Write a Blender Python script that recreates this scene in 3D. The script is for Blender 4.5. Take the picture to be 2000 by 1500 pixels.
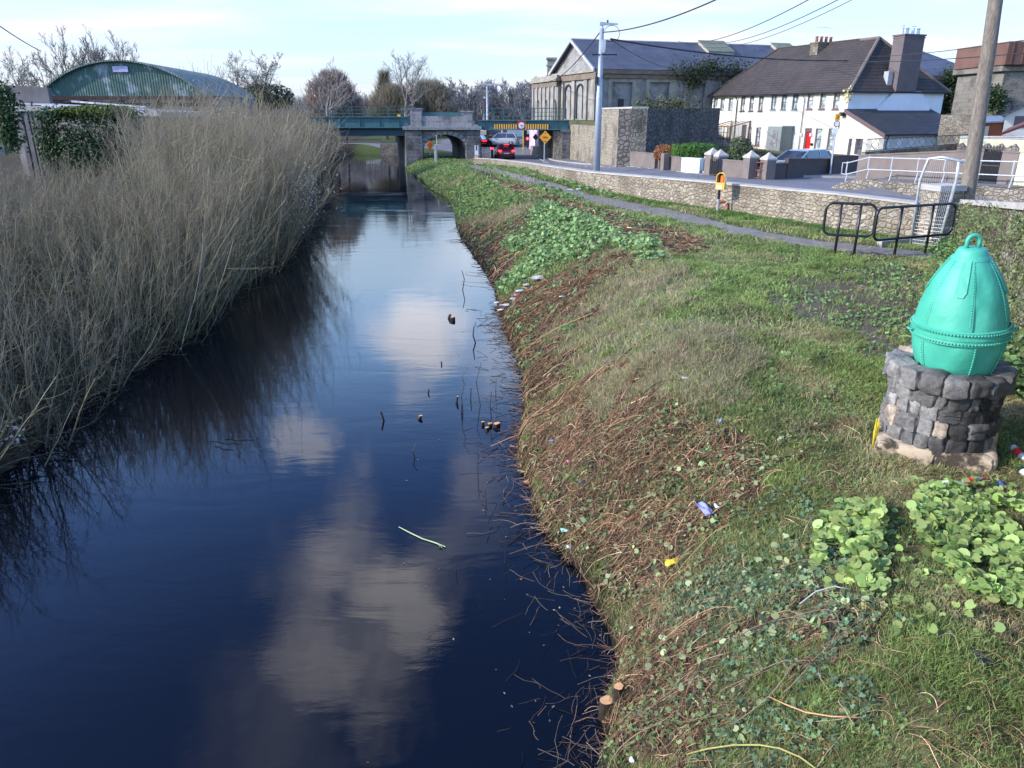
import bpy, math, random
import numpy as np
from mathutils import Vector, Matrix

# ------------------------------------------------------------------ camera, world, sun, exposure
scene = bpy.context.scene
for o in list(bpy.data.objects):
    bpy.data.objects.remove(o)
C = scene.collection
CAMZ, PITCH, FPX = 5.0, math.radians(20.0), 1455.0
cam_d = bpy.data.cameras.new('camera'); cam = bpy.data.objects.new('camera', cam_d); C.objects.link(cam)
cam.location = (0, 0, CAMZ); cam.rotation_euler = (math.radians(90) - PITCH, 0, 0)
cam_d.sensor_width = 36; cam_d.lens = 36 * FPX / 2000; cam_d.clip_end = 5000; cam_d.clip_start = 0.05
scene.camera = cam
scene.render.resolution_x, scene.render.resolution_y = 1024, 768
scene.view_settings.view_transform = 'Standard'; scene.view_settings.look = 'None'
scene.view_settings.exposure = EXPOSURE = 0.74; scene.view_settings.gamma = 1

SUN_DIR = Vector((-0.93, -0.22, 0.0)).normalized()
SUN_EL = math.radians(27)
SUN_AZ = math.atan2(SUN_DIR.x, SUN_DIR.y)
world = bpy.data.worlds.new('World'); scene.world = world; world.use_nodes = True
def build_world():
    nt = world.node_tree; N = nt.nodes; L = nt.links; N.clear()
    out = N.new('ShaderNodeOutputWorld'); bg = N.new('ShaderNodeBackground'); bg.inputs[1].default_value = 0.13
    L.new(bg.outputs[0], out.inputs[0])
    sky = N.new('ShaderNodeTexSky'); sky.sky_type = 'NISHITA'; sky.sun_disc = False
    sky.sun_elevation = SUN_EL; sky.sun_rotation = SUN_AZ; sky.altitude = 20
    sky.air_density = 1.0; sky.dust_density = 0.7; sky.ozone_density = 1.6
    tc = N.new('ShaderNodeTexCoord')
    def vm(op, a, b=None):
        n = N.new('ShaderNodeVectorMath'); n.operation = op
        for i, q in enumerate((a, b)):
            if q is None: continue
            if isinstance(q, (tuple, list)): n.inputs[i].default_value = q
            else: L.new(q, n.inputs[i])
        return n
    def ma(op, a, b=0.0, c=None, clamp=False):
        n = N.new('ShaderNodeMath'); n.operation = op; n.use_clamp = clamp
        for i, q in enumerate((a, b, c)):
            if q is None: continue
            if isinstance(q, (int, float)): n.inputs[i].default_value = q
            else: L.new(q, n.inputs[i])
        return n.outputs[0]
    D = vm('NORMALIZE', tc.outputs['Generated']).outputs[0]
    sep = N.new('ShaderNodeSeparateXYZ'); L.new(D, sep.inputs[0])
    zz = ma('ADD', ma('MAXIMUM', sep.outputs[2], 0.0), 0.09)
    inv = ma('DIVIDE', 1.0, zz)
    pl = N.new('ShaderNodeVectorMath'); pl.operation = 'SCALE'; L.new(D, pl.inputs[0]); L.new(inv, pl.inputs[3])
    # thin high streaks, densest low over the horizon
    n1 = N.new('ShaderNodeTexNoise'); n1.inputs['Scale'].default_value = 0.62; n1.inputs['Detail'].default_value = 7; n1.inputs['Roughness'].default_value = 0.55
    mp = N.new('ShaderNodeMapping'); mp.inputs['Scale'].default_value = (0.75, 1.5, 0.2); mp.inputs['Location'].default_value = (3.2, 1.7, 0)
    L.new(pl.outputs[0], mp.inputs[0]); L.new(mp.outputs[0], n1.inputs[0])
    thin = N.new('ShaderNodeMapRange'); thin.interpolation_type = 'SMOOTHSTEP'
    L.new(n1.outputs[0], thin.inputs[0]); thin.inputs[1].default_value = 0.40; thin.inputs[2].default_value = 0.66
    low = N.new('ShaderNodeMapRange'); low.interpolation_type = 'SMOOTHSTEP'; L.new(sep.outputs[2], low.inputs[0])
    low.inputs[1].default_value = 0.30; low.inputs[2].default_value = 0.11; low.inputs[3].default_value = 0.0; low.inputs[4].default_value = 1.0
    f_thin = ma('MULTIPLY', ma('ADD', ma('MULTIPLY', thin.outputs[0], 0.20), 0.74), low.outputs[0])
    # puffs of cloud higher up
    n2 = N.new('ShaderNodeTexNoise'); n2.inputs['Scale'].default_value = 6.5; n2.inputs['Detail'].default_value = 9; n2.inputs['Roughness'].default_value = 0.58
    L.new(D, n2.inputs[0])
    wob = ma('MULTIPLY', ma('SUBTRACT', n2.outputs[0], 0.5), 0.30)
    cs, sn = math.cos(PITCH), math.sin(PITCH)
    acc = None
    puffs = [(660, 1090, .07, .8), (740, 1165, .06, 1.), (790, 1215, .05, .9), (690, 1290, .075, .85), (620, 1270, .04, .6), (710, 1385, .05, .7), (850, 1080, .05, .3), (840, 680, .05, .8), (810, 760, .035, .5),
             (905, 500, .06, .25), (612, 875, .022, .5), (935, 935, .035, .30), (540, 1470, .09, .28), (960, 715, .05, .35), (715, 915, .02, .2)]
    for (u, v, r, s) in puffs:
        a, b = (u - 1000), -(v - 750)
        d = Vector((a, FPX * cs + b * sn, -(-FPX * sn + b * cs))).normalized()
        dist = vm('DISTANCE', D, tuple(d)).outputs['Value']
        m = N.new('ShaderNodeMapRange'); m.interpolation_type = 'SMOOTHSTEP'
        L.new(ma('ADD', dist, wob), m.inputs[0])
        m.inputs[1].default_value = r * 1.6; m.inputs[2].default_value = -r * 0.1; m.inputs[3].default_value = 0; m.inputs[4].default_value = s
        acc = m.outputs[0] if acc is None else ma('MAXIMUM', acc, m.outputs[0])
    # general scattered cloud elsewhere so the sky holds up from other sides
    # band above the view, boosted and blued to brighten the water and fill light
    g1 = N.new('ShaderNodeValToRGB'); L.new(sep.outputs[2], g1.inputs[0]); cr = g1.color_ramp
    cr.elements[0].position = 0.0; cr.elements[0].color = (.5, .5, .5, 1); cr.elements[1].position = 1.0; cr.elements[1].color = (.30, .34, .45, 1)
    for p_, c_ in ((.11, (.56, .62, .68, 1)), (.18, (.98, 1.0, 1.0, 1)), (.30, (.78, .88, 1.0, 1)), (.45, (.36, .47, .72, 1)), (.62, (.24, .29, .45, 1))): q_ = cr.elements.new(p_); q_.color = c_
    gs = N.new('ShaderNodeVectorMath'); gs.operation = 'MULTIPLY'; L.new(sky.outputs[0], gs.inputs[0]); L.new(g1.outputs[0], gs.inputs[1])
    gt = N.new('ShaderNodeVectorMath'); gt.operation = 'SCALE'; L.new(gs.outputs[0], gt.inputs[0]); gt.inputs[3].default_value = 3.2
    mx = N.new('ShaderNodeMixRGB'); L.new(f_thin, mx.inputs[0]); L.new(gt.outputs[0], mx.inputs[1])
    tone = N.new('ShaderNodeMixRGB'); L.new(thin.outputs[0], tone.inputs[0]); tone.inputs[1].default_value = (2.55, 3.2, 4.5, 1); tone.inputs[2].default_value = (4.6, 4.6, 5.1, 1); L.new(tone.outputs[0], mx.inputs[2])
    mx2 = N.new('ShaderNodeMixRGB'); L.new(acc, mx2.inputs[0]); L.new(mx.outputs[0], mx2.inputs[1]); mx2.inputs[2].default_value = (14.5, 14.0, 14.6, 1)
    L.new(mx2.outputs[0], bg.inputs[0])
build_world()
sun_d = bpy.data.lights.new('sun', 'SUN'); sun = bpy.data.objects.new('sun', sun_d); C.objects.link(sun)
sun_d.energy = 3.3; sun_d.angle = math.radians(0.55); sun_d.color = (1.0, 0.90, 0.77)
sd = Vector((SUN_DIR.x * math.cos(SUN_EL), SUN_DIR.y * math.cos(SUN_EL), math.sin(SUN_EL)))
sun.rotation_euler = sd.to_track_quat('Z', 'Y').to_euler()

# ------------------------------------------------------------------ pixel <-> place geometry
CP, SP = math.cos(PITCH), math.sin(PITCH)
def ray(u, v):
    a, b = (u - 1000) / FPX, -(v - 750) / FPX
    return np.array([a, CP + b * SP, -SP + b * CP])
def at_z(u, v, z):
    d = ray(u, v); t = (z - CAMZ) / d[2]; return np.array([d[0] * t, d[1] * t, z])
def at_Y(u, v, Y):
    d = ray(u, v); t = Y / d[1]; return np.array([d[0] * t, Y, CAMZ + d[2] * t])
def on_line(u, v, A, B):
    """hit of the pixel's ray with the vertical plane through A and B (plan points)"""
    d = ray(u, v); n = np.array([-(B[1] - A[1]), B[0] - A[0]])
    t = (n[0] * A[0] + n[1] * A[1]) / (n[0] * d[0] + n[1] * d[1]); return np.array([d[0] * t, d[1] * t, CAMZ + d[2] * t])
def proj(x, y, z):
    dz = z - CAMZ; dep = y * CP - dz * SP; up = y * SP + dz * CP
    return 1000 + FPX * x / dep, 750 - FPX * up / dep
def z_above(P, v):
    """height of the point straight above/below plan point P that shows at image row v"""
    b = -(v - 750) / FPX; y = P[1]
    # (y*SP + dz*CP) = b*(y*CP - dz*SP)
    return CAMZ + y * (b * CP - SP) / (CP + b * SP)

def ss(t):
    t = np.clip(t, 0, 1); return t * t * (3 - 2 * t)
def vnoise(x, y, s, seed=0):
    x = np.asarray(x, float) / s + 137.3 * seed; y = np.asarray(y, float) / s - 71.7 * seed
    xi, yi = np.floor(x).astype(np.int64), np.floor(y).astype(np.int64); fx, fy = ss(x - xi), ss(y - yi)
    def h(a, b):
        n = (a * 374761393 + b * 668265263 + seed * 1442695) & 0xffffffff
        n = ((n ^ (n >> 13)) * 1274126177) & 0xffffffff
        return ((n ^ (n >> 16)) & 0xffff) / 65535.0
    return (h(xi, yi) * (1 - fx) + h(xi + 1, yi) * fx) * (1 - fy) + (h(xi, yi + 1) * (1 - fx) + h(xi + 1, yi + 1) * fx) * fy
def fbm(x, y, s, seed=0, o=4):
    r = 0; a = 0.5; t = 0
    for k in range(o):
        r = r + a * vnoise(x, y, s / 2 ** k, seed + k); t += a; a *= .5
    return r / t

# ------------------------------------------------------------------ terrain
edge_px = [(1160,1500),(1185,1440),(1172,1400),(1212,1300),(1192,1240),(1155,1175),(1140,1120),(1108,1085),(1062,1035),(1040,985),(1032,945),(1008,900),(1016,850),(1022,790),(1020,740),(1008,690),(985,640),(972,600),(966,560),(935,510),(912,480),(893,450),(886,405),(868,385),(842,372),(818,350),(800,338),(792,330)]
EP = np.array([at_z(u, v, 0.0)[:2] for u, v in edge_px]); EP = EP[np.argsort(EP[:, 1])]
def x_right(y):
    y = np.asarray(y, float)
    r = np.interp(y, EP[:, 1], EP[:, 0])
    return r + np.where(y > 76, -(y - 76) * .18, 0) + 0.10 * (fbm(y, y * 0 + 3.3, .7, 5) - .5)
LY = [-10, 10, 16, 22, 32, 45, 58, 68, 80, 110]; LX = [-7.7, -7.7, -7.9, -8.1, -8.9, -11, -13.5, -15.7, -18, -22]
def x_left(y):
    return np.interp(y, LY, LX) + .5 * (vnoise(y, np.asarray(y) * 0, 3.0, 9) - .5)
BW_Y = [0, 5, 7, 19, 50, 65, 76]; BW = [2.2, 2.3, 2.6, 4.1, 3.9, 3.2, 2.2]
RW_A = at_Y(1628, 360, 33.5)[:2]; RW_B = at_Y(2030, 378, 26.5)[:2]     # rubble wall under the white railing
NW = [(10.75, 18.2), (6.45, 8.7), (4.7, 4.4), (3.9, 0.0)]                # near wall, right edge of the picture
def level(x, y):
    dip = 1.25 * ss((y - 36) / 38.) * (1 - ss((x - 6.0) / 4.)) * (1 - ss((y - 90) / 22.))
    T = 1.9 - 0.3 * ss((11 - y) / 4.) - dip - 0.15 * ss((x - 14) / 6.) * ss((y - 40) / 10.)
    # raised ground behind the rubble wall
    dx, dy = RW_B - RW_A; n = math.hypot(dx, dy)
    side = ((x - RW_A[0]) * (-dy) + (y - RW_A[1]) * dx) / n          # + = behind
    along = ((x - RW_A[0]) * dx + (y - RW_A[1]) * dy) / n
    up = (0.40 + 0.02 * np.clip(along, 0, 30)) * ss((side - .1) / .25) * ss((along + .2) / 1.2) * (1 - ss((side - 16) / 10.))
    T = T + up
    # ramp behind the near wall
    wx = np.interp(y, [q[1] for q in NW][::-1], [q[0] for q in NW][::-1])
    T = T + (0.3 + 1.3 * ss((18 - y) / 16.)) * ss((x - wx - .15) / .2) * (1 - ss((y - 17.6) / 1.2))
    return T
def land(x, y):
    x = np.asarray(x, float); y = np.asarray(y, float)
    xr, xl = x_right(y), x_left(y); w = np.interp(y, BW_Y, BW)
    T = level(x, y); d = x - xr
    t = np.clip(d / w, 0, 1)
    prof = 0.07 * ss(t / .04) + .93 * np.sin(t * np.pi / 2) ** 1.05
    zr = T * prof
    nearb = (1 - ss((x - 11) / 3.)) * ss(t / .1) * (1 - ss((y - 60) / 20.))
    zr = zr + nearb * (0.22 * (fbm(x, y, 1.6, 2) - .5) * (1 - .75 * ss((t - .85) / .3)) + .07 * (fbm(x, y, .35, 7, 2) - .5) * (1 - .6 * ss((t - .9) / .3)))
    dl = xl - x
    zl = 0.1 + 1.1 * ss(dl / 2.2) + 0.9 * ss((dl - 4) / 8.) + .15 * (fbm(x, y, 2.2, 4) - .5)
    mid = np.maximum(-0.9, -1.3 * np.minimum(-d, -dl) - .02)
    z = np.where(d >= 0, zr, np.where(dl >= 0, zl, mid))
    far = ss((y - 97) / 7.)                                     # the canal ends at the cross wall
    z = z * (1 - far) + np.where(x < -10, 1.1 + .6 * ss((y - 105) / 8.), 1.7) * far
    return z
def gnd(u, v):
    d = ray(u, v); lo = 1.0; prev = None
    ts = np.linspace(2, 160, 3000); X, Y, Z = d[0] * ts, d[1] * ts, CAMZ + d[2] * ts
    k = np.argmax(Z < land(X, Y))
    if Z[k] >= land(X[k], Y[k]): return at_z(u, v, 1.8)
    ts = np.linspace(ts[max(k - 1, 0)], ts[k], 60); X, Y, Z = d[0] * ts, d[1] * ts, CAMZ + d[2] * ts
    k = np.argmax(Z < land(X, Y)); return np.array([X[k], Y[k], float(land(X[k], Y[k]))])

# ------------------------------------------------------------------ materials
def _sock(n, name): return n.inputs[name]
class NT:
    def __init__(s, name):
        s.m = bpy.data.materials.new(name); s.m.use_nodes = True; s.t = s.m.node_tree; s.N = s.t.nodes; s.L = s.t.links
        s.b = s.N['Principled BSDF']; s.tc = s.N.new('ShaderNodeTexCoord')
    def n(s, typ, **k):
        q = s.N.new(typ)
        for a, b in k.items(): setattr(q, a, b)
        return q
    def put(s, sock, v):
        if isinstance(v, (int, float)): sock.default_value = v
        elif isinstance(v, (tuple, list)):
            sock.default_value = tuple(v) if len(sock.default_value) == len(v) else tuple(v) + (1,)
        else: s.L.new(v, sock)
    def noise(s, scale, detail=4, rough=.55, vec=None, stretch=None, dist=0):
        q = s.n('ShaderNodeTexNoise'); q.inputs['Scale'].default_value = scale; q.inputs['Detail'].default_value = detail; q.inputs['Roughness'].default_value = rough
        q.inputs['Distortion'].default_value = dist
        v = vec if vec is not None else s.tc.outputs['Object']
        if stretch:
            mp = s.n('ShaderNodeMapping'); mp.inputs['Scale'].default_value = stretch; s.L.new(v, mp.inputs[0]); v = mp.outputs[0]
        s.L.new(v, q.inputs[0]); return q.outputs[0]
    def ramp(s, f, a, b, c0, c1):
        q = s.n('ShaderNodeMapRange'); q.interpolation_type = 'SMOOTHSTEP'; s.put(q.inputs[0], f); q.inputs[1].default_value = a; q.inputs[2].default_value = b
        return s.mix(q.outputs[0], c0, c1)
    def rng(s, f, a, b, c=0., d=1.):
        q = s.n('ShaderNodeMapRange'); q.interpolation_type = 'SMOOTHSTEP'; s.put(q.inputs[0], f)
        for i, w in enumerate((a, b, c, d)): q.inputs[i + 1].default_value = w
        return q.outputs[0]
    def mix(s, f, a, b, mode='MIX'):
        q = s.n('ShaderNodeMixRGB'); q.blend_type = mode; s.put(q.inputs[0], f); s.put(q.inputs[1], a); s.put(q.inputs[2], b); return q.outputs[0]
    def math(s, op, a, b=0.):
        q = s.n('ShaderNodeMath'); q.operation = op; s.put(q.inputs[0], a); s.put(q.inputs[1], b); return q.outputs[0]
    def bump(s, h, strength=.3, dist=.02):
        q = s.n('ShaderNodeBump'); q.inputs['Strength'].default_value = strength; q.inputs['Distance'].default_value = dist; s.L.new(h, q.inputs['Height'])
        s.L.new(q.outputs[0], s.b.inputs['Normal']); return q
    def fin(s, col=None, rough=None, metal=None, spec=None):
        if col is not None: s.put(s.b.inputs['Base Color'], col)
        if rough is not None: s.put(s.b.inputs['Roughness'], rough)
        if metal is not None: s.put(s.b.inputs['Metallic'], metal)
        if spec is not None: s.put(s.b.inputs['Specular IOR Level'], spec)
        return s.m
def k3(c, f): return tuple(min(1, x * f) for x in c)
def plain(name, c, rough=.7, var=.25, scale=4., bump=.15, metal=0., c2=None, fine=30.):
    """painted or natural surface with soft mottling and fine grain"""
    s = NT(name); c2 = c2 or k3(c, 1 - var)
    a = s.ramp(s.noise(scale, 6, .6), .35, .65, c, c2)
    g = s.noise(fine, 3)
    col = s.mix(.22, a, s.ramp(g, .3, .7, k3(c, .7), k3(c, 1.2)))
    if bump: s.bump(g, bump, .01)
    return s.fin(col, rough, metal)
def vcol(name, rough=.7, trans=.0, var=.0, spec=.3):
    s = NT(name); a = s.n('ShaderNodeVertexColor'); a.layer_name = 'Col'
    s.fin(a.outputs[0], rough, spec=spec)
    if trans:
        tr = s.n('ShaderNodeBsdfTranslucent'); s.L.new(a.outputs[0], tr.inputs[0]); mx = s.n('ShaderNodeMixShader'); mx.inputs[0].default_value = trans
        s.L.new(s.b.outputs[0], mx.inputs[1]); s.L.new(tr.outputs[0], mx.inputs[2]); s.L.new(mx.outputs[0], s.N['Material Output'].inputs[0])
    return s.m
def rubble(name, c1, c2, mortar, size=.22, stain=None, gap=.06, uv=True, squash=1.5, hi=None):
    s = NT(name); V = s.tc.outputs['UV' if uv else 'Object']
    mp = s.n('ShaderNodeMapping'); mp.inputs['Scale'].default_value = (1 / size, squash / size, 1 / size); s.L.new(V, mp.inputs[0])
    wob = s.n('ShaderNodeTexNoise'); wob.inputs['Scale'].default_value = .9; s.L.new(mp.outputs[0], wob.inputs[0])
    ad = s.mix(.55, mp.outputs[0], wob.outputs[1], 'ADD')
    vo = s.n('ShaderNodeTexVoronoi', feature='DISTANCE_TO_EDGE'); vo.inputs['Scale'].default_value = 1; vo.inputs['Randomness'].default_value = .85; s.L.new(ad, vo.inputs[0])
    vc = s.n('ShaderNodeTexVoronoi', feature='F1'); vc.inputs['Scale'].default_value = 1; vc.inputs['Randomness'].default_value = .85; s.L.new(ad, vc.inputs[0])
    sp = s.n('ShaderNodeSeparateColor'); s.L.new(vc.outputs['Color'], sp.inputs[0])
    st = s.ramp(sp.outputs[0], .1, .9, c1, c2)
    if hi: st = s.mix(s.rng(sp.outputs[1], .80, .9), st, hi)
    gr = s.noise(16, 5, .65, vec=V)
    st = s.mix(.5, st, s.ramp(gr, .3, .7, k3(c1, .45), k3(c2, 1.3))); st = s.mix(.45, st, s.ramp(s.noise(3.1, 4, .7, vec=V), .35, .65, k3(c1, .7), k3(c2, 1.1)))
    col = s.mix(s.rng(vo.outputs[0], gap * .5, gap * 1.5), mortar, st)
    if stain: col = s.mix(s.rng(s.noise(.55, 6, .6, vec=V), .46, .66, 0, .85), col, stain)
    hgt = s.math('ADD', s.rng(vo.outputs[0], 0, .22), s.math('MULTIPLY', gr, .35))
    s.bump(hgt, .9, .035)
    return s.fin(col, .9)
def ashlar(name, c1, c2, mortar, w=.7, h=.32, stain=None, bump=.7):
    s = NT(name); V = s.tc.outputs['UV']
    br = s.n('ShaderNodeTexBrick'); s.L.new(V, br.inputs[0]); br.inputs['Scale'].default_value = 1; br.inputs['Brick Width'].default_value = w; br.inputs['Row Height'].default_value = h
    br.inputs['Mortar Size'].default_value = .018; br.inputs['Color1'].default_value = c1 + (1,); br.inputs['Color2'].default_value = c2 + (1,); br.inputs['Mortar'].default_value = mortar + (1,)
    gr = s.noise(9, 6, .65, vec=V)
    col = s.mix(.6, br.outputs[0], s.ramp(gr, .3, .7, k3(c1, .5), k3(c2, 1.3)))
    if stain: col = s.mix(s.rng(s.noise(.7, 6, .65, vec=V), .45, .66, 0, .9), col, stain)
    s.bump(s.math('ADD', s.math('MULTIPLY', gr, .5), s.math('SUBTRACT', 1, br.outputs[1])), bump, .03)
    return s.fin(col, .9)
def tiles(name, c, c2, moss, w=.3, h=.3, bump=.8, mossamt=.62, rough=.75):
    s = NT(name); V = s.tc.outputs['UV']
    br = s.n('ShaderNodeTexBrick'); s.L.new(V, br.inputs[0]); br.inputs['Scale'].default_value = 1; br.inputs['Brick Width'].default_value = w; br.inputs['Row Height'].default_value = h
    br.inputs['Mortar Size'].default_value = .014; br.inputs['Color1'].default_value = c + (1,); br.inputs['Color2'].default_value = c2 + (1,); br.inputs['Mortar'].default_value = k3(c, .35) + (1,)
    big = s.noise(.5, 6, .6, vec=V)
    col = s.mix(.4, br.outputs[0], s.ramp(big, .35, .65, k3(c, .7), k3(c2, 1.2)))
    col = s.mix(s.rng(s.noise(1.1, 7, .7, vec=V), mossamt, mossamt + .12, 0, .8), col, moss)
    col = s.mix(s.rng(s.noise(7, 2, .5, vec=V), .70, .76, 0, .55), col, (.42, .42, .36))
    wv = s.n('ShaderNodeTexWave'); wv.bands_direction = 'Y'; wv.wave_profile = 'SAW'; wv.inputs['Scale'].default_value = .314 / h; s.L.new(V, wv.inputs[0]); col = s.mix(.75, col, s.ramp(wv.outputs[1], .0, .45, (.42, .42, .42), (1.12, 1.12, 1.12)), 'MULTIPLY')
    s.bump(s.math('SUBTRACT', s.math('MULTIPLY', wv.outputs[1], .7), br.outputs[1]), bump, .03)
    return s.fin(col, rough)
def corrug(name, c, c2, pitch=.12, rough=.55, patch=.5):
    s = NT(name); V = s.tc.outputs['UV']
    wv = s.n('ShaderNodeTexWave'); wv.bands_direction = 'X'; wv.inputs['Scale'].default_value = 1 / pitch / 3.1416; s.L.new(V, wv.inputs[0])
    pt = s.noise(1.3, 7, .62, vec=V, stretch=(1.2, .7, 1))
    pf = s.rng(pt, patch - .03, patch + .10)
    col = s.mix(pf, c, c2); col = s.mix(s.rng(s.noise(6, 5, .7, vec=V, stretch=(2, .5, 1)), .6, .72, 0, .7), col, k3(c2, 1.25))
    s.bump(wv.outputs[1], .5, .03)
    return s.fin(col, rough)
def glassmat(name, c=(.03, .04, .05), rough=.06):
    s = NT(name); col = s.ramp(s.noise(2.2, 3), .35, .7, c, k3(c, 3.0)); return s.fin(col, rough, spec=.8)
def clearglass(name):
    s = NT(name); s.fin((.35, .38, .38), .05, spec=.8); tr = s.n('ShaderNodeBsdfTransparent'); mx = s.n('ShaderNodeMixShader'); mx.inputs[0].default_value = .72
    s.L.new(s.b.outputs[0], mx.inputs[1]); s.L.new(tr.outputs[0], mx.inputs[2]); s.L.new(mx.outputs[0], s.N['Material Output'].inputs[0]); return s.m
def emis(name, c, e):
    s = NT(name); s.fin(c, .4); s.b.inputs['Emission Color'].default_value = c + (1,); s.b.inputs['Emission Strength'].default_value = e; return s.m

M = {}
def mats():
    M['veg'] = vcol('grass_and_leaf', .6, .42, spec=.25); M['twig'] = vcol('dead_twig', .8, 0, spec=.2); M['bark'] = vcol('bark', .85, 0, spec=.2)
    M['leafy'] = vcol('broad_leaf', .55, .28, spec=.25)
    M['wood_cut'] = plain('fresh_cut_wood', (.62, .34, .17), .7, .25, 20, .2)
    M['bark_dark'] = plain('wet_dark_bark', (.035, .026, .018), .5, .4, 12, .6)
    # terrain
    s = NT('earth_and_turf'); a = s.n('ShaderNodeVertexColor'); a.layer_name = 'Col'
    g = s.noise(9, 8, .7); g2 = s.noise(60, 4, .7)
    col = s.mix(.75, a.outputs[0], s.ramp(g, .25, .75, (.35, .35, .35), (1.6, 1.6, 1.6)), 'MULTIPLY')
    col = s.mix(.6, col, s.ramp(g2, .3, .7, (.35, .33, .3), (1.7, 1.6, 1.5)), 'MULTIPLY')
    s.bump(s.math('ADD', g, s.math('MULTIPLY', g2, .5)), .8, .05); M['ground'] = s.fin(col, .95, spec=.15)
    s = NT('canal_water')
    V = s.tc.outputs['Object']
    n1 = s.noise(1.1, 3, .5, stretch=(.55, 1.6, 1), dist=.6); n2 = s.noise(5.0, 4, .6, stretch=(.6, 1.7, 1), dist=.5); n3 = s.noise(26., 3, .6, stretch=(.7, 1.8, 1))
    patch = s.rng(s.noise(.22, 3, .5, stretch=(.8, .7, 1)), .42, .62, .25, 1.0)
    h = s.math('ADD', s.math('MULTIPLY', n1, .9), s.math('MULTIPLY', s.math('ADD', s.math('MULTIPLY', n2, .42), s.math('MULTIPLY', n3, .07)), patch))
    s.bump(h, .26, .015)
    # drifting scum and weed far down the canal, dull and rougher
    sep = s.n('ShaderNodeSeparateXYZ'); s.L.new(V, sep.inputs[0])
    reach = s.math('MULTIPLY', s.rng(sep.outputs[1], 27, 38), s.rng(s.noise(.35, 7, .62, stretch=(.45, 1.5, 1), dist=1.2), .55, .63))
    s.fin(s.mix(reach, (.0014, .0032, .0085), (.03, .035, .035)), s.mix(reach, (.015,) * 3, (.12,) * 3)); s.b.inputs['IOR'].default_value = 1.38; M['water'] = s.m
    s = NT('gravel_path'); g = s.noise(2.2, 6, .7); g2 = s.noise(55, 3, .6)
    col = s.mix(.5, s.ramp(g, .3, .7, (.155, .14, .13), (.23, .21, .20)), s.ramp(g2, .35, .65, (.09, .08, .075), (.32, .30, .28)))
    col = s.mix(s.rng(s.noise(1.2, 5, .6), .55, .68, 0, .55), col, (.16, .13, .10)); s.bump(g2, .5, .02); M['path'] = s.fin(col, .95)
    s = NT('asphalt'); g = s.noise(.6, 6, .6); g2 = s.noise(40, 3, .6)
    col = s.mix(.35, s.ramp(g, .35, .65, (.115, .12, .145), (.17, .175, .20)), s.ramp(g2, .3, .7, (.07, .07, .08), (.26, .26, .28))); s.bump(g2, .25, .01); M['asphalt'] = s.fin(col, .8)
    M['concrete'] = plain('pale_concrete', (.46, .44, .41), .9, .3, 1.6, .3)
    M['kerb'] = plain('kerb_concrete', (.36, .35, .34), .9, .2, 2, .2)
    M['line'] = plain('road_paint', (.62, .62, .62), .7, .35, 5, .1)
    M['stonewall'] = rubble('rubble_limestone', (.17, .145, .11), (.42, .36, .275), (.15, .13, .10), .18, stain=(.17, .145, .11), gap=.028, hi=(.58, .56, .51))
    M['tanwall'] = rubble('weathered_tan_masonry', (.25, .22, .165), (.36, .32, .25), (.17, .15, .11), .30, stain=(.085, .08, .065), gap=.05, squash=1.4)
    M['darkwall'] = rubble('dark_limestone_masonry', (.06, .06, .065), (.15, .145, .145), (.035, .033, .03), .42, stain=(.035, .035, .03), gap=.07, squash=1.4)
    M['nearwall'] = rubble('grey_rubble_with_moss', (.24, .21, .16), (.42, .38, .31), (.09, .085, .06), .21, stain=(.07, .08, .035), gap=.07)
    M['brokenwall'] = rubble('low_rubble_wall', (.16, .145, .12), (.38, .34, .28), (.10, .09, .075), .22, stain=(.06, .055, .05), gap=.05)
    M['pierstone'] = ashlar('blue_grey_ashlar', (.095, .10, .11), (.19, .195, .205), (.03, .03, .035), .62, .33, stain=(.04, .04, .045), bump=1.)
    M['pierblock'] = ashlar('big_grey_blocks', (.20, .205, .22), (.30, .305, .32), (.06, .06, .07), 1.0, .6, stain=(.09, .09, .10))
    M['shedstone'] = ashlar('pale_limestone_ashlar', (.23, .235, .235), (.31, .31, .305), (.19, .18, .17), 1.1, .48, stain=(.14, .135, .125), bump=.35)
    M['shedtrim'] = plain('limestone_trim', (.32, .30, .26), .9, .35, 1.2, .3, c2=(.18, .17, .15))
    M['browntrim'] = plain('brown_stained_cornice', (.20, .16, .125), .9, .4, 1.5, .3, c2=(.12, .10, .08))
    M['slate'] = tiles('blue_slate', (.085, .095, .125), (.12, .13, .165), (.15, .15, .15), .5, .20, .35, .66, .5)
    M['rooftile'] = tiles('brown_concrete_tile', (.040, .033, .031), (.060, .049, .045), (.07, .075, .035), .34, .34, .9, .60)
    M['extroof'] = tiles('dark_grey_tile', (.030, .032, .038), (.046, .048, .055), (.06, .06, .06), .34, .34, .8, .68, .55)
    for nm, c in (('cream', (.66, .635, .54)), ('white', (.66, .63, .58)), ('palegrey', (.50, .51, .48)), ('offwhite', (.58, .55, .49)), ('gableshade', (.70, .75, .80))):  # gable ends: white render with bluish shade mixed into the colour
        M[nm] = plain(nm + '_render', c, .85, .10, 1.2, .12)
    M['brownrender'] = plain('brown_render', (.19, .158, .145), .9, .25, 1.4, .2)
    M['shaderender'] = plain('shaded_brown_render', (.085, .070, .068), .9, .25, 1.4, .2)  # brown render with shade put into its colour, for the turned wall run
    M['whiterender'] = plain('white_block_render', (.74, .75, .74), .85, .1, 2, .1)
    M['creamwall'] = plain('cream_roughcast', (.62, .58, .42), .9, .2, 2, .3)
    M['girder'] = plain('teal_bridge_paint', (.055, .15, .165), .5, .3, .8, .1, c2=(.03, .10, .125))
    M['girderdark'] = plain('dark_teal_paint', (.02, .065, .095), .5, .3, .8, .1)
    M['railgreen'] = plain('green_rail_paint', (.04, .12, .12), .5)
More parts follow.
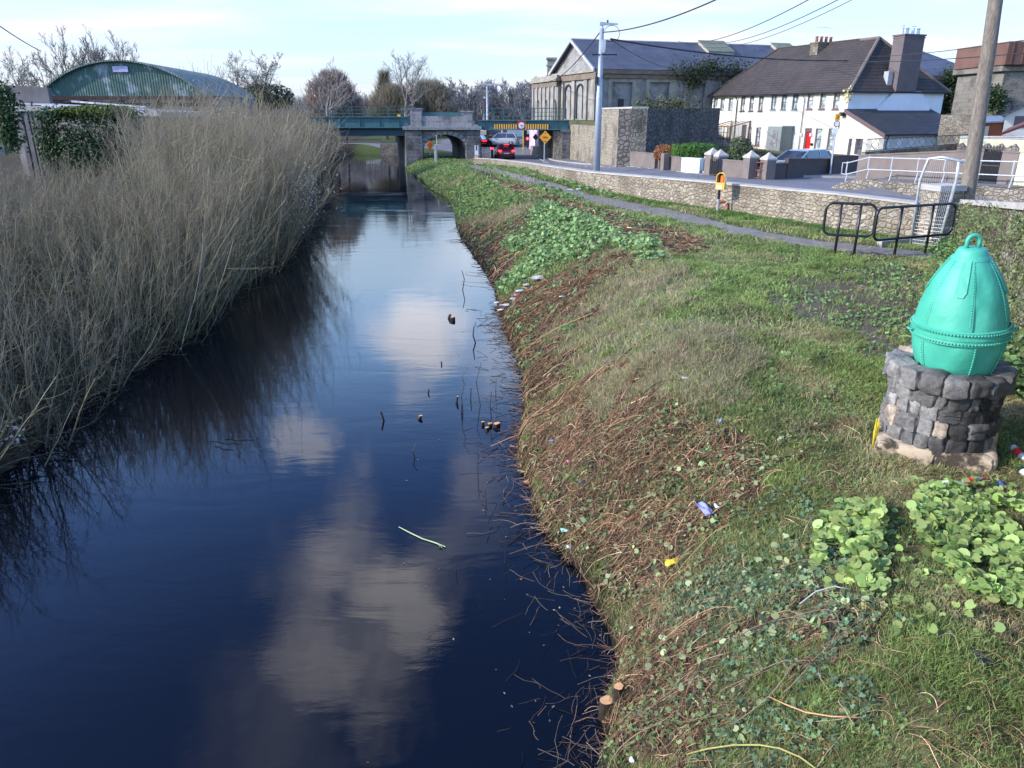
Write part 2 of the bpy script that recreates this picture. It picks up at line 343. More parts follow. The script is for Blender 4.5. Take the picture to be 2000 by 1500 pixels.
    M['black'] = plain('black_paint', (.016, .018, .024), .35, .3, 6, .05)
    M['blackpanel'] = plain('black_boarding', (.03, .032, .04), .7)
    M['yellow'] = plain('hazard_yellow', (.75, .42, .06), .5, .15); M['orange'] = plain('diamond_sign_orange', (.85, .36, .02), .4, .1, bump=0)
    M['signwhite'] = plain('sign_white', (.80, .80, .82), .4, .08, bump=0); M['signred'] = plain('sign_red', (.48, .04, .05), .4, .1, bump=0)
    M['galv'] = plain('galvanised_steel', (.56, .60, .64), .38, .25, 9, .05, metal=.35)
    M['polegalv'] = plain('pale_blue_grey_steel', (.34, .39, .46), .45, .15, 3, .05, metal=.15)
    M['polewood'] = NT('weathered_pole_timber')
    s = M['polewood']; g = s.noise(3, 6, .65, stretch=(6, 6, .5)); f = s.noise(20, 4, .7, stretch=(5, 5, .35))
    col = s.mix(.5, s.ramp(g, .35, .65, (.115, .090, .070), (.25, .21, .175)), s.ramp(f, .35, .65, (.05, .042, .036), (.34, .31, .27))); s.bump(f, .7, .02); M['polewood'] = s.fin(col, .9)
    M['buoy'] = NT('sea_green_paint'); s = M['buoy']
    g = s.noise(2.6, 4, .5); f = s.noise(14, 4, .6); d = s.noise(5, 3, .5)
    col = s.ramp(g, .3, .7, (.042, .35, .245), (.068, .43, .315)); col = s.mix(s.rng(f, .70, .78, 0, .35), col, (.03, .33, .25))
    sp_ = s.n('ShaderNodeSeparateXYZ'); s.L.new(s.tc.outputs['Object'], sp_.inputs[0])
    col = s.mix(s.math('MULTIPLY', s.rng(s.noise(22, 3, .6, stretch=(1, 1, .2)), .62, .75), s.rng(sp_.outputs[2], .45, .0, 0, .7)), col, (.02, .30, .19))
    col = s.mix(s.rng(s.noise(3.5, 6, .7, stretch=(1, 1, .35)), .60, .74, 0, .30), col, (.10, .24, .16)); s.bump(s.math('ADD', s.math('MULTIPLY', d, 1.0), s.math('MULTIPLY', f, .12)), .35, .05); M['buoy'] = s.fin(col, .55)
    M['pedstone'] = NT('soot_stained_fieldstone'); s = M['pedstone']
    g = s.noise(4, 6, .7); f = s.noise(22, 5, .7); big = s.noise(1.5, 3, .5)
    vc = s.n('ShaderNodeVertexColor'); vc.layer_name = 'Col'
    col = s.mix(.75, vc.outputs[0], s.ramp(g, .3, .7, (.35, .35, .38), (1.4, 1.4, 1.4)), 'MULTIPLY'); col = s.mix(.5, col, s.ramp(f, .3, .7, (.45, .45, .45), (1.5, 1.5, 1.5)), 'MULTIPLY')
    s.bump(s.math('ADD', g, f), .7, .02); M['pedstone'] = s.fin(col, .75)
    M['mortar'] = plain('dark_mortar', (.085, .08, .075), .9, .3, 8, .5)
    M['plinth'] = NT('scorched_plinth_stone'); s = M['plinth']; g = s.noise(3.2, 7, .65)
    col = s.ramp(g, .44, .56, (.045, .035, .025), (.52, .42, .30)); col = s.mix(s.rng(s.noise(14, 5, .7), .5, .75, 0, .5), col, (.22, .18, .12)); s.bump(g, .8, .03); M['plinth'] = s.fin(col, .9)
    M['brownwood'] = plain('varnished_timber', (.17, .075, .035), .5, .3, 6, .1); M['upvcbrown'] = plain('brown_window_frame', (.085, .045, .038), .5, .2, 5, .05)
    M['pvcdark'] = plain('dark_window_frame', (.05, .045, .06), .45, .2, 5, .05); M['mauve'] = plain('mauve_brown_frame', (.13, .085, .095), .5, .2, 5, .05)
    M['porchglass'] = clearglass('clear_porch_glass'); M['glass'] = glassmat('window_glass', (.05, .06, .07)); M['netglass'] = glassmat('window_with_net_curtain', (.16, .19, .20), .12)
    M['reddoor'] = plain('red_door_paint', (.50, .012, .012), .35, .1, 4, .03); M['greydoor'] = plain('grey_green_porch', (.20, .24, .235), .5, .1, 4, .05)
    M['chimbrown'] = plain('brown_chimney_render', (.135, .112, .118), .9, .2, 1.3, .15); M['pot'] = plain('terracotta', (.30, .12, .08), .8)
    M['gutter'] = plain('black_gutter', (.02, .02, .024), .45); M['lead'] = plain('lead_flashing', (.42, .44, .46), .6)
    M['barngreen'] = corrug('weathered_green_sheet', (.022, .085, .075), (.20, .27, .30), .15, .6, .54)
    M['barnroof'] = corrug('faded_green_roof_sheet', (.10, .15, .14), (.20, .25, .24), .15, .75, .5)
    M['rust'] = plain('rusty_dark_beam', (.045, .025, .022), .8, .5, 5, .3)
    M['oldwhite'] = plain('peeling_white_board', (.55, .57, .60), .8, .5, 3, .2, c2=(.16, .17, .20))
    M['greyblock'] = plain('grey_blockwork', (.19, .18, .185), .9, .4, 1.2, .3)
    M['shopwhite'] = plain('white_shop_wall', (.78, .80, .84), .8, .1, 1, .05); M['shopgreen'] = plain('green_shop_sign', (.06, .36, .20), .5, .1, bump=0)
    M['shopmint'] = plain('mint_sign_lettering', (.45, .72, .50), .5, .1, bump=0)
    M['banner'] = NT('lilac_banner'); s = M['banner']; sepb = s.n('ShaderNodeSeparateXYZ'); s.L.new(s.tc.outputs['Object'], sepb.inputs[0])
    s.fin(s.ramp(s.noise(1.6, 4, .6), .4, .6, (.50, .36, .62), (.66, .50, .72)), .6); M['banner'] = s.m
    M['bluepanel'] = plain('blue_panel', (.20, .25, .42), .6); M['orangepanel'] = plain('orange_panel', (.62, .25, .14), .6)
    M['tyre'] = plain('tyre_rubber', (.02, .02, .022), .85); M['rim'] = plain('wheel_rim', (.35, .36, .38), .35, metal=.6)
    M['carglass'] = glassmat('car_glass', (.015, .018, .024), .04)
    for nm, c in (('red', (.38, .012, .02)), ('navy', (.035, .04, .085)), ('silver', (.38, .40, .43)), ('ice', (.42, .50, .62)), ('skyblue', (.16, .28, .42)), ('darkcar', (.03, .035, .045)), ('whitecar', (.66, .68, .70))):
        s = NT(nm + '_car_paint'); s.fin(s.ramp(s.noise(2, 3), .3, .7, c, k3(c, .92)), .28); s.b.inputs['Coat Weight'].default_value = .6; s.b.inputs['Coat Roughness'].default_value = .06; M['car_' + nm] = s.m
    M['tail'] = emis('lit_tail_light', (1.0, .03, .04), 3.0); M['tailoff'] = plain('tail_lens', (.30, .01, .015), .3); M['amber'] = emis('lit_red_signal', (1.0, .05, .06), 4.0)
    M['plate'] = plain('number_plate', (.70, .70, .66), .5); M['head'] = plain('headlamp_glass', (.7, .72, .75), .15)
    M['ringred'] = plain('lifebuoy_orange', (.45, .11, .06), .5, .15, 6, .05); M['boxyellow'] = plain('yellow_housing', (.86, .50, .09), .45, .08, 3, .03)
    M['toporange'] = plain('bright_orange', (.85, .22, .05), .5)
    M['bluebag'] = plain('blue_plastic_bag', (.36, .38, .72), .35, .3, 8, .5); M['whitepl'] = plain('white_plastic', (.78, .80, .80), .35, .15, 10, .3)
    M['yellowpl'] = plain('yellow_wrapper', (.85, .66, .05), .35, .2, 10, .3); M['redpl'] = plain('red_plastic', (.60, .03, .04), .35, .2)
    M['bottlegreen'] = plain('green_bottle_glass', (.01, .06, .03), .08, .2, bump=0); M['clearpl'] = plain('clear_plastic', (.45, .50, .52), .15, .2, 12, .1)
    M['bluepl'] = plain('blue_plastic', (.10, .17, .42), .3, .25, 9, .3); M['pinkpl'] = plain('pink_plastic', (.70, .16, .25), .4); M['mintpl'] = plain('mint_plastic', (.50, .78, .66), .4)
    M['yellowcord'] = plain('yellow_rope', (.60, .48, .03), .7)
    M['redwood'] = plain('red_brown_boards', (.14, .045, .03), .7); M['solar'] = plain('blue_grey_shed_roof', (.16, .20, .27), .4)
    M['tankbrown'] = plain('rusty_water_tank', (.16, .085, .065), .8, .3, .6, .2, c2=(.10, .05, .04))
    M['tower'] = ashlar('grey_tower_stone', (.16, .15, .13), (.24, .225, .20), (.09, .085, .075), .9, .4, stain=(.09, .085, .075))
    M['rail'] = plain('white_galvanised_rail', (.46, .50, .55), .4, .15, 6, .05, metal=.1)
    M['cable'] = plain('black_cable', (.02, .022, .028), .6)
    M['gatered'] = plain('dull_red_gate', (.13, .035, .04), .6)
    M['tarp'] = plain('crumpled_grey_cloth', (.50, .48, .47), .8, .35, 9, .6)
mats()

# ------------------------------------------------------------------ mesh builders
ORG = {}
def mesh_np(name, V, F, mat, col=None, smooth=False, parent=None, loc=(0, 0, 0)):
    """V (n,3), F list of (m,k) index arrays, col (n,3) albedo; linked as ONE object"""
    V = np.asarray(V, np.float32) - np.asarray(loc if parent is None else ORG.get(parent.name, (0, 0, 0)), np.float32)
    me = bpy.data.meshes.new(name); me.vertices.add(len(V)); me.vertices.foreach_set('co', V.ravel())
    idx = np.concatenate([f.ravel() for f in F]).astype(np.int32)
    tot = np.concatenate([np.full(len(f), f.shape[1]) for f in F]).astype(np.int32); st = np.concatenate([[0], np.cumsum(tot)[:-1]]).astype(np.int32)
    me.loops.add(len(idx)); me.loops.foreach_set('vertex_index', idx); me.polygons.add(len(tot)); me.polygons.foreach_set('loop_start', st)
    if smooth: me.polygons.foreach_set('use_smooth', np.ones(len(tot), bool))
    me.update(calc_edges=True)
    if col is not None:
        a = me.color_attributes.new('Col', 'FLOAT_COLOR', 'POINT'); c4 = np.ones((len(V), 4), np.float32); c4[:, :3] = np.clip(col, 0, 1); a.data.foreach_set('color', c4.ravel())
    for mm in (mat if isinstance(mat, list) else [mat]): me.materials.append(mm)
    o = bpy.data.objects.new(name, me); C.objects.link(o)
    if parent is None: o.location = tuple(float(q) for q in loc); ORG[o.name] = loc
    else: o.parent = parent; ORG[o.name] = ORG.get(parent.name, (0, 0, 0))
    return o
def tag(o, label=None, cat=None, group=None, kind=None):
    if label: o['label'] = label
    if cat: o['category'] = cat
    if group: o['group'] = group
    if kind: o['kind'] = kind
    return o
def thing(name, label, cat, loc=(0, 0, 0), group=None):
    o = bpy.data.objects.new(name, None); C.objects.link(o); o.empty_display_size = .2
    o.location = tuple(float(q) for q in loc); ORG[o.name] = tuple(float(q) for q in loc); return tag(o, label, cat, group)
def copy_tree(o, loc=None, rz=None, scale=None, label=None, parent=None):
    c = o.copy(); C.objects.link(c)
    if parent: c.parent = parent
    if loc is not None: c.location = tuple(float(q) for q in loc)
    if rz is not None: c.rotation_euler = (0, 0, rz)
    if scale is not None: c.scale = scale if isinstance(scale, tuple) else (scale,) * 3
    if label: c['label'] = label
    for ch in o.children: copy_tree(ch, parent=c)
    return c
class MB:
    def __init__(s): s.v, s.f, s.m, s.mi = [], [], [], 0
    def add(s, vs, fs, mi=0):
        n = len(s.v); s.v += [tuple(map(float, p)) for p in vs]; s.f += [tuple(n + i for i in f) for f in fs]; s.m += [mi] * len(fs); return s
    def hexa(s, P, mi=0):      # P: 4 bottom + 4 top, ccw
        return s.add(P, [(3, 2, 1, 0), (4, 5, 6, 7), (0, 1, 5, 4), (1, 2, 6, 5), (2, 3, 7, 6), (3, 0, 4, 7)], mi)
    def box(s, c, d, rz=0, mi=0, rx=0, ry=0):   # centre, full size
        x, y, z = d[0] / 2, d[1] / 2, d[2] / 2; R = Matrix.Rotation(rz, 3, 'Z') @ Matrix.Rotation(ry, 3, 'Y') @ Matrix.Rotation(rx, 3, 'X')
        return s.hexa([Vector(c) + R @ Vector(p) for p in ((-x, -y, -z), (x, -y, -z), (x, y, -z), (-x, y, -z), (-x, -y, z), (x, -y, z), (x, y, z), (-x, y, z))], mi)
    def wall(s, A, B, z0, z1, th, mi=0, off=0., z0b=None, z1b=None):
        """upright slab from plan point A to B; front face on the line, thickness th to the left-hand side of A->B moved by off"""
        d = np.array(B[:2], float) - np.array(A[:2], float); d /= max(1e-6, np.hypot(*d)); n = np.array([-d[1], d[0]])
        a, b = np.array(A[:2]) + n * off, np.array(B[:2]) + n * off; z0b = z0 if z0b is None else z0b; z1b = z1 if z1b is None else z1b
        P = [(*a, z0), (*b, z0b), (*(b + n * th), z0b), (*(a + n * th), z0)]; Q = [(*a, z1), (*b, z1b), (*(b + n * th), z1b), (*(a + n * th), z1)]
        return s.hexa(P + Q, mi)
    def prism(s, poly, z0, z1, mi=0):
        n = len(poly); return s.add([(p[0], p[1], z0) for p in poly] + [(p[0], p[1], z1) for p in poly], [tuple(range(n))[::-1], tuple(range(n, 2 * n))] + [(i, (i + 1) % n, n + (i + 1) % n, n + i) for i in range(n)], mi)
    def extrude(s, poly3, vec, mi=0):
        n = len(poly3); v = Vector(vec); P = [Vector(p) for p in poly3]
        return s.add(P + [p + v for p in P], [tuple(range(n))[::-1], tuple(range(n, 2 * n))] + [(i, (i + 1) % n, n + (i + 1) % n, n + i) for i in range(n)], mi)
    def tube(s, pts, r, sides=6, mi=0, cap=True):
        pts = [Vector(p) for p in pts]; rs = r if isinstance(r, (list, tuple)) else [r] * len(pts); V = []; prev = None
        for i, p in enumerate(pts):
            t = (pts[min(i + 1, len(pts) - 1)] - pts[max(i - 1, 0)]).normalized()
            a = t.orthogonal().normalized() if prev is None else (prev - t * prev.dot(t)).normalized(); prev = a; b = t.cross(a)
            V += [p + (a * math.cos(2 * math.pi * k / sides) + b * math.sin(2 * math.pi * k / sides)) * rs[i] for k in range(sides)]
        F = [(i * sides + k, i * sides + (k + 1) % sides, (i + 1) * sides + (k + 1) % sides, (i + 1) * sides + k) for i in range(len(pts) - 1) for k in range(sides)]
        if cap: F += [tuple(range(sides))[::-1], tuple(range((len(pts) - 1) * sides, len(pts) * sides))]
        return s.add(V, F, mi)
    def lathe(s, prof, n=24, c=(0, 0, 0), mi=0, R=None, a0=0., a1=2 * math.pi):
        full = abs(a1 - a0 - 2 * math.pi) < 1e-6; m = n if full else n + 1; V = []
        for (r, z) in prof:
            for k in range(m):
                a = a0 + (a1 - a0) * k / n; p = Vector((r * math.cos(a), r * math.sin(a), z)); V.append((R @ p if R else p) + Vector(c))
        F = [(i * m + k, i * m + (k + 1) % m, (i + 1) * m + (k + 1) % m, (i + 1) * m + k) for i in range(len(prof) - 1) for k in range(n)]
        return s.add(V, F, mi)
    def torus(s, c, R, r, rot=None, n=20, k=8, mi=0):
        V = []
        for i in range(n):
            a = 2 * math.pi * i / n
            for j in range(k):
                b = 2 * math.pi * j / k; p = Vector(((R + r * math.cos(b)) * math.cos(a), (R + r * math.cos(b)) * math.sin(a), r * math.sin(b))); V.append((rot @ p if rot else p) + Vector(c))
        return s.add(V, [(i * k + j, ((i + 1) % n) * k + j, ((i + 1) % n) * k + (j + 1) % k, i * k + (j + 1) % k) for i in range(n) for j in range(k)], mi)
    def build(s, name, mat, parent=None, loc=None, smooth=False, bevel=0, local=False):
        base = (0, 0, 0) if local else (ORG.get(parent.name, (0, 0, 0)) if parent else (tuple(loc) if loc is not None else (0, 0, 0)))
        me = bpy.data.meshes.new(name); me.from_pydata([(x - base[0], y - base[1], z - base[2]) for x, y, z in s.v], [], s.f)
        for mm in (mat if isinstance(mat, list) else [mat]): me.materials.append(M[mm] if isinstance(mm, str) else mm)
        me.polygons.foreach_set('material_index', s.m); me.update()
        uv = me.uv_layers.new(name='UVMap'); W = Vector(base)
        for p in me.polygons:
            n = p.normal
            if abs(n.z) > .93: ax, ay = Vector((1, 0, 0)), Vector((0, 1, 0))
            else:
                ax = Vector((-n.y, n.x, 0)).normalized(); ay = n.cross(ax)
                if ay.z < 0: ay = -ay
            for li in p.loop_indices:
                q = me.vertices[me.loops[li].vertex_index].co + W; uv.data[li].uv = (q.dot(ax), q.dot(ay))
        if smooth:
            me.polygons.foreach_set('use_smooth', [True] * len(me.polygons))
        o = bpy.data.objects.new(name, me); C.objects.link(o)
        if parent: o.parent = parent; ORG[o.name] = ORG.get(parent.name, (0, 0, 0)) if not local else (0, 0, 0)
        else: o.location = tuple(float(q) for q in base); ORG[o.name] = base
        if bevel:
            b = o.modifiers.new('bevel', 'BEVEL'); b.width = bevel; b.segments = 2; b.limit_method = 'ANGLE'
        return o
def build_each(s, name, mat, parent):
    for i in range(len(s.v) // 8):
        m = MB(); m.hexa(s.v[i * 8:i * 8 + 8]); m.build(name, mat, parent)
def tubes_np(P, R, sides=3):
    """P (n,k,3) polylines, R (n,k) radii -> verts, quads"""
    n, k, _ = P.shape; T = np.empty_like(P); T[:, 1:-1] = P[:, 2:] - P[:, :-2]; T[:, 0] = P[:, 1] - P[:, 0]; T[:, -1] = P[:, -1] - P[:, -2]
    T /= np.linalg.norm(T, axis=2, keepdims=True) + 1e-9
    ref = np.zeros_like(T); ref[..., 0] = .31; ref[..., 1] = .87; ref[..., 2] = .38
    A = np.cross(T, ref); A /= np.linalg.norm(A, axis=2, keepdims=True) + 1e-9; B = np.cross(T, A)
    an = 2 * np.pi * np.arange(sides) / sides
    V = P[:, :, None, :] + R[:, :, None, None] * (A[:, :, None, :] * np.cos(an)[None, None, :, None] + B[:, :, None, :] * np.sin(an)[None, None, :, None])
    base = (np.arange(n) * k * sides)[:, None, None] + (np.arange(k - 1) * sides)[None, :, None]; j = np.arange(sides)[None, None, :]; j2 = (j + 1) % sides
    F = np.stack([base + j, base + j2, base + sides + j2, base + sides + j], -1).reshape(-1, 4)
    return V.reshape(-1, 3), F
class Bag:
    """collects numpy pieces into one mesh"""
    def __init__(s): s.V, s.F, s.C, s.n = [], {}, [], 0
    def add(s, V, F, col):
        V = np.asarray(V).reshape(-1, 3); s.V.append(V); s.C.append(np.broadcast_to(col, V.shape)); F = F if isinstance(F, list) else [F]
        for f in F: s.F.setdefault(f.shape[1], []).append(f + s.n)
        s.n += len(V)
    def build(s, name, mat, **k):
        return mesh_np(name, np.concatenate(s.V), [np.concatenate(v) for v in s.F.values()], mat, np.concatenate(s.C), **k)
def blades(P, h, w, rng, lean=.5, dirn=None, col0=None, col1=None):
    n = len(P); a = rng.uniform(0, 2 * np.pi, n); s = np.stack([np.cos(a), np.sin(a), 0 * a], 1)
    b = rng.uniform(0, 2 * np.pi, n) if dirn is None else dirn + rng.normal(0, .6, n); ln = np.abs(rng.normal(lean, .3, n))[:, None] * h[:, None]
    L = np.stack([np.cos(b), np.sin(b), 0 * b], 1) * ln; up = np.array([0, 0, 1.]); hh = h[:, None]; ww = w[:, None] / 2
    m = P + up * hh * .6 + L * .35; t = P + up * hh * (1 - .25 * lean) + L
    V = np.stack([P - s * ww, P + s * ww, m + s * ww * .8, m - s * ww * .8, t], 1)
    base = (np.arange(n) * 5)[:, None]
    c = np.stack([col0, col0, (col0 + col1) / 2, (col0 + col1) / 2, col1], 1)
    return V.reshape(-1, 3), [base + np.array([[0, 1, 2, 3]]), base + np.array([[3, 2, 4]])], c.reshape(-1, 3)
SH_ROUND = np.array([(0, -.30), (.30, -.48), (.52, -.15), (.45, .28), (.16, .50), (-.16, .50), (-.45, .28), (-.52, -.15), (-.30, -.48)])
SH_IVY = np.array([(0, -.35), (.28, -.42), (.50, -.05), (.22, .08), (.0, .55), (-.22, .08), (-.50, -.05), (-.28, -.42)])
SH_LEAF = np.array([(0, -.5), (.22, -.2), (.24, .15), (0, .5), (-.24, .15), (-.22, -.2)])
def leaves(P, Nv, size, shape, rng, cup=.12, col=None):
    n = len(P); m = len(shape); Nv = Nv / (np.linalg.norm(Nv, axis=1, keepdims=True) + 1e-9)
    r = rng.normal(size=(n, 3)); A = np.cross(Nv, r); A /= np.linalg.norm(A, axis=1, keepdims=True) + 1e-9; B = np.cross(Nv, A)
    rr = (shape ** 2).sum(1)
    V = P[:, None] + size[:, None, None] * (A[:, None] * shape[None, :, 0, None] + B[:, None] * shape[None, :, 1, None] + Nv[:, None] * (rr[None, :, None] * cup * 4 * rng.uniform(-.3, 1, (n, 1, 1))))
    return V.reshape(-1, 3), (np.arange(n) * m)[:, None] + np.arange(m)[None], np.repeat(col, m, 0)
def jit(c, n, rng, s=.2, h=.06):
    c = np.asarray(c, float); return np.clip(c[None] * (1 + rng.normal(0, s, (n, 1))) * (1 + rng.normal(0, h, (n, 3))), .004, 1)
def inpoly(u, v, poly):
    r = np.zeros(u.shape, bool); n = len(poly); j = n - 1
    for i in range(n):
        xi, yi = poly[i]; xj, yj = poly[j]
        c = ((yi > v) != (yj > v)) & (u < (xj - xi) * (v - yi) / (yj - yi + 1e-9) + xi); r ^= c; j = i
    return r

# ------------------------------------------------------------------ ground cover map of the right bank (patches of real soil, turf, weed, brush)
Z_PATH = [(880,321),(945,333),(1000,351),(1050,364),(1150,396),(1300,426),(1450,462),(1620,491),(1750,502),(1860,514),(1850,494),(1760,486),(1620,474),(1450,445),(1300,408),(1150,380),(1050,349),(1000,338),(945,325),(900,317)]
ZONES = [
 ('grass', None),
 ('hay', [(1130,560),(1180,500),(1290,480),(1340,540),(1320,640),(1480,640),(1500,700),(1400,790),(1230,800),(1120,780),(1100,700)]),
 ('farweed', [(800,335),(820,315),(900,318),(1000,350),(1050,380),(1045,405),(990,425),(930,440),(890,430),(878,385),(840,365)]),
 ('hay', [(890,430),(990,415),(1040,395),(1045,420),(1000,445),(930,480),(900,470)]),
 ('soil', [(880,440),(960,440),(1040,415),(1060,430),(1010,500),(975,560),(985,640),(920,560),(870,470)]),
 ('debris', [(975,590),(1050,545),(1130,520),(1190,475),(1200,520),(1130,600),(1110,690),(1040,760),(960,770),(950,600)]),
 ('brush', [(940,770),(1040,750),(1250,800),(1480,820),(1500,900),(1470,1010),(1420,1100),(1330,1180),(1280,1290),(1260,1400),(1250,1500),(1100,1500),(1150,1250),(1000,1080),(960,900)]),
 ('brush', [(1240,1310),(1330,1270),(1560,1270),(1640,1330),(1560,1380),(1450,1400),(1360,1440),(1250,1400)]),
 ('ivy', [(1540,980),(1600,960),(1760,1000),(1700,1150),(1640,1250),(1600,1300),(1500,1290),(1300,1260),(1400,1130),(1480,1050)]),
 ('ivy', [(1250,1400),(1440,1400),(1640,1340),(1730,1380),(1780,1500),(1250,1500)]),
 ('weed', [(1045,405),(1110,392),(1200,420),(1300,485),(1300,515),(1235,515),(1195,470),(1150,505),(1080,520),(1040,545),(980,578),(968,562),(1010,520),(1040,480),(1000,500),(975,480),(1020,440)]),
 ('soil', [(925,326),(1000,358),(1100,391),(1200,416),(1280,440),(1375,472),(1385,490),(1330,503),(1230,462),(1150,428),(1060,396),(1000,374),(960,352),(915,332)]),
 ('dirt', [(1540,560),(1600,545),(1770,500),(1800,560),(1790,640),(1760,720),(1690,720),(1640,650),(1560,600)]),
 ('path', Z_PATH),
]
ZN = ['grass', 'hay', 'farweed', 'soil', 'debris', 'brush', 'ivy', 'weed', 'dirt', 'path']
ZCOL = {'grass': (.13, .135, .065), 'hay': (.20, .175, .115), 'farweed': (.11, .14, .055), 'soil': (.065, .050, .042), 'debris': (.065, .050, .042), 'brush': (.060, .048, .038), 'ivy': (.085, .095, .05), 'weed': (.07, .075, .045), 'dirt': (.135, .12, .095), 'path': (.22, .20, .185)}
def zone(x, y, jitter=1.0):
    """zone index per plan point; patch edges are ragged"""
    x = np.asarray(x, float); y = np.asarray(y, float)
    jx = (fbm(x, y, 1.0, 21) - .5) * 2.2 * jitter + (vnoise(x, y, .16, 25) - .5) * .9 * jitter; jy = (fbm(x, y, 1.0, 22) - .5) * 2.2 * jitter + (vnoise(x, y, .16, 26) - .5) * .9 * jitter
    xx, yy = x + jx, np.maximum(y + jy, 1.5); u, v = proj(xx, yy, land(xx, yy)); u0, v0 = proj(x + .2 * jx, np.maximum(y + .2 * jy, 1.5), land(x, y))
    r = np.zeros(x.shape, int)
    for nm, poly in ZONES:
        if poly is None: continue
        uu, vv = (u0, v0) if nm in ('path', 'weed', 'soil') else (u, v)
        r = np.where(inpoly(uu, vv, poly), ZN.index(nm), r)
    return r

def lines(a, b, s): return np.arange(a, b, s)
def build_ground():
    xs = np.concatenate([[-2500, -900, -400, -200, -120, -80, -60, -45, -35], lines(-28, -9, 1.0), lines(-9, -2, .35), lines(-2, 9.5, .11), lines(9.5, 24, .30), lines(24, 60, 2.5), [70, 90, 130, 220, 500, 1200, 2500]])
    ys = np.concatenate([[-60, -20, -5], lines(0, 2.4, .4), lines(2.4, 14, .11), lines(14, 30, .18), lines(30, 90, .5), lines(90, 120, 1.), [125, 135, 150, 180, 240, 400, 900, 2500]])
    X, Y = np.meshgrid(xs, ys, indexing='ij'); Z = land(X, Y)
    nx, ny = X.shape; V = np.stack([X, Y, Z], -1).reshape(-1, 3)
    i = (np.arange(nx - 1)[:, None] * ny + np.arange(ny - 1)[None]).ravel(); F = np.stack([i, i + ny, i + ny + 1, i + 1], 1)
    x, y = V[:, 0], V[:, 1]; zi = zone(x, np.maximum(y, 1.5)); pal = np.array([ZCOL[n] for n in ZN]); col = pal[zi]
    xl, xr = x_left(y), x_right(y)
    left = x < xl + .3; col = np.where(left[:, None], np.array([.06, .052, .032]), col)
    wet = (x > xl) & (x < xr + .25); col = np.where(wet[:, None], np.array([.028, .022, .016]), col)
    farr = (y > 80) & ~left; col = np.where(farr[:, None], np.array([.07, .10, .035]), col)
    col = col * (0.75 + .5 * fbm(x, y, 1.3, 31))[:, None]
    m = mesh_np('ground', V, [F], M['ground'], col, smooth=True); tag(m, kind='structure')
    W = MB(); W.add([(-60, -12, 0), (2.2, -12, 0), (2.2, 112, 0), (-60, 112, 0)], [(0, 1, 2, 3)]); tag(W.build('water', 'water'), kind='structure')
build_ground()

def strip(name, Lp, Rp, mat, nu=80, nv=8, lift=.03, kind='structure', raggy=0.):
    """sheet draped on the land between two plan polylines of equal length"""
    Lp, Rp = np.array(Lp, float), np.array(Rp, float); t = np.linspace(0, len(Lp) - 1, nu); q = np.arange(len(Lp))
    L = np.stack([np.interp(t, q, Lp[:, k]) for k in (0, 1)], 1); R = np.stack([np.interp(t, q, Rp[:, k]) for k in (0, 1)], 1)
    if raggy: L += (np.stack([fbm(L[:, 0], L[:, 1], .8, 3), fbm(L[:, 0], L[:, 1], .8, 4)], 1) - .5) * raggy; R += (np.stack([fbm(R[:, 0], R[:, 1], .8, 5), fbm(R[:, 0], R[:, 1], .8, 6)], 1) - .5) * raggy
    s = np.linspace(0, 1, nv)[None, :, None]; P = L[:, None] * (1 - s) + R[:, None] * s; Z = land(P[..., 0], P[..., 1]) + lift
    V = np.concatenate([P, Z[..., None]], -1).reshape(-1, 3); i = (np.arange(nu - 1)[:, None] * nv + np.arange(nv - 1)[None]).ravel(); F = np.stack([i, i + 1, i + nv + 1, i + nv], 1)
    o = mesh_np(name, V, [F], M[mat], smooth=True); tag(o, kind=kind); return o
# towpath
pl = [(880,321),(945,332),(1000,350),(1050,363),(1150,395),(1300,425),(1450,461),(1620,490),(1750,501),(1850,513)]; pr = [(900,317),(945,326),(1000,339),(1050,350),(1150,381),(1300,409),(1450,446),(1620,475),(1760,487),(1860,497)]
def smoothpoly(P, n):
    P = np.array(P)[:, :2]; t = np.linspace(0, len(P) - 1, n); q = np.arange(len(P)); return np.stack([np.interp(t, q, P[:, 0]), np.interp(t, q, P[:, 1])], 1)
strip('footpath', [gnd(*p)[:2] for p in pl], [gnd(*p)[:2] for p in pr], 'path', 220, 7, .022, raggy=.35)
# front stone wall beside the road: base and top measured
WB = [(925,322),(965,325),(1020,333),(1080,349),(1150,371),(1250,389),(1400,411),(1520,431),(1620,448),(1778,468)]; WT = [308.5,310.5,316.5,325,335,343.5,356,368,377,396]
WP = [gnd(*p) for p in WB]; WZ = [z_above(P, t) for P, t in zip(WP, WT)]
# plan line of the garden walls across the road
GWpx = [(1110,312),(1230,325),(1275,327),(1297,332),(1329,336),(1365,339),(1383,340.5),(1403,346),(1461,349),(1494,351.5)]
GW = [gnd(*p) for p in GWpx]

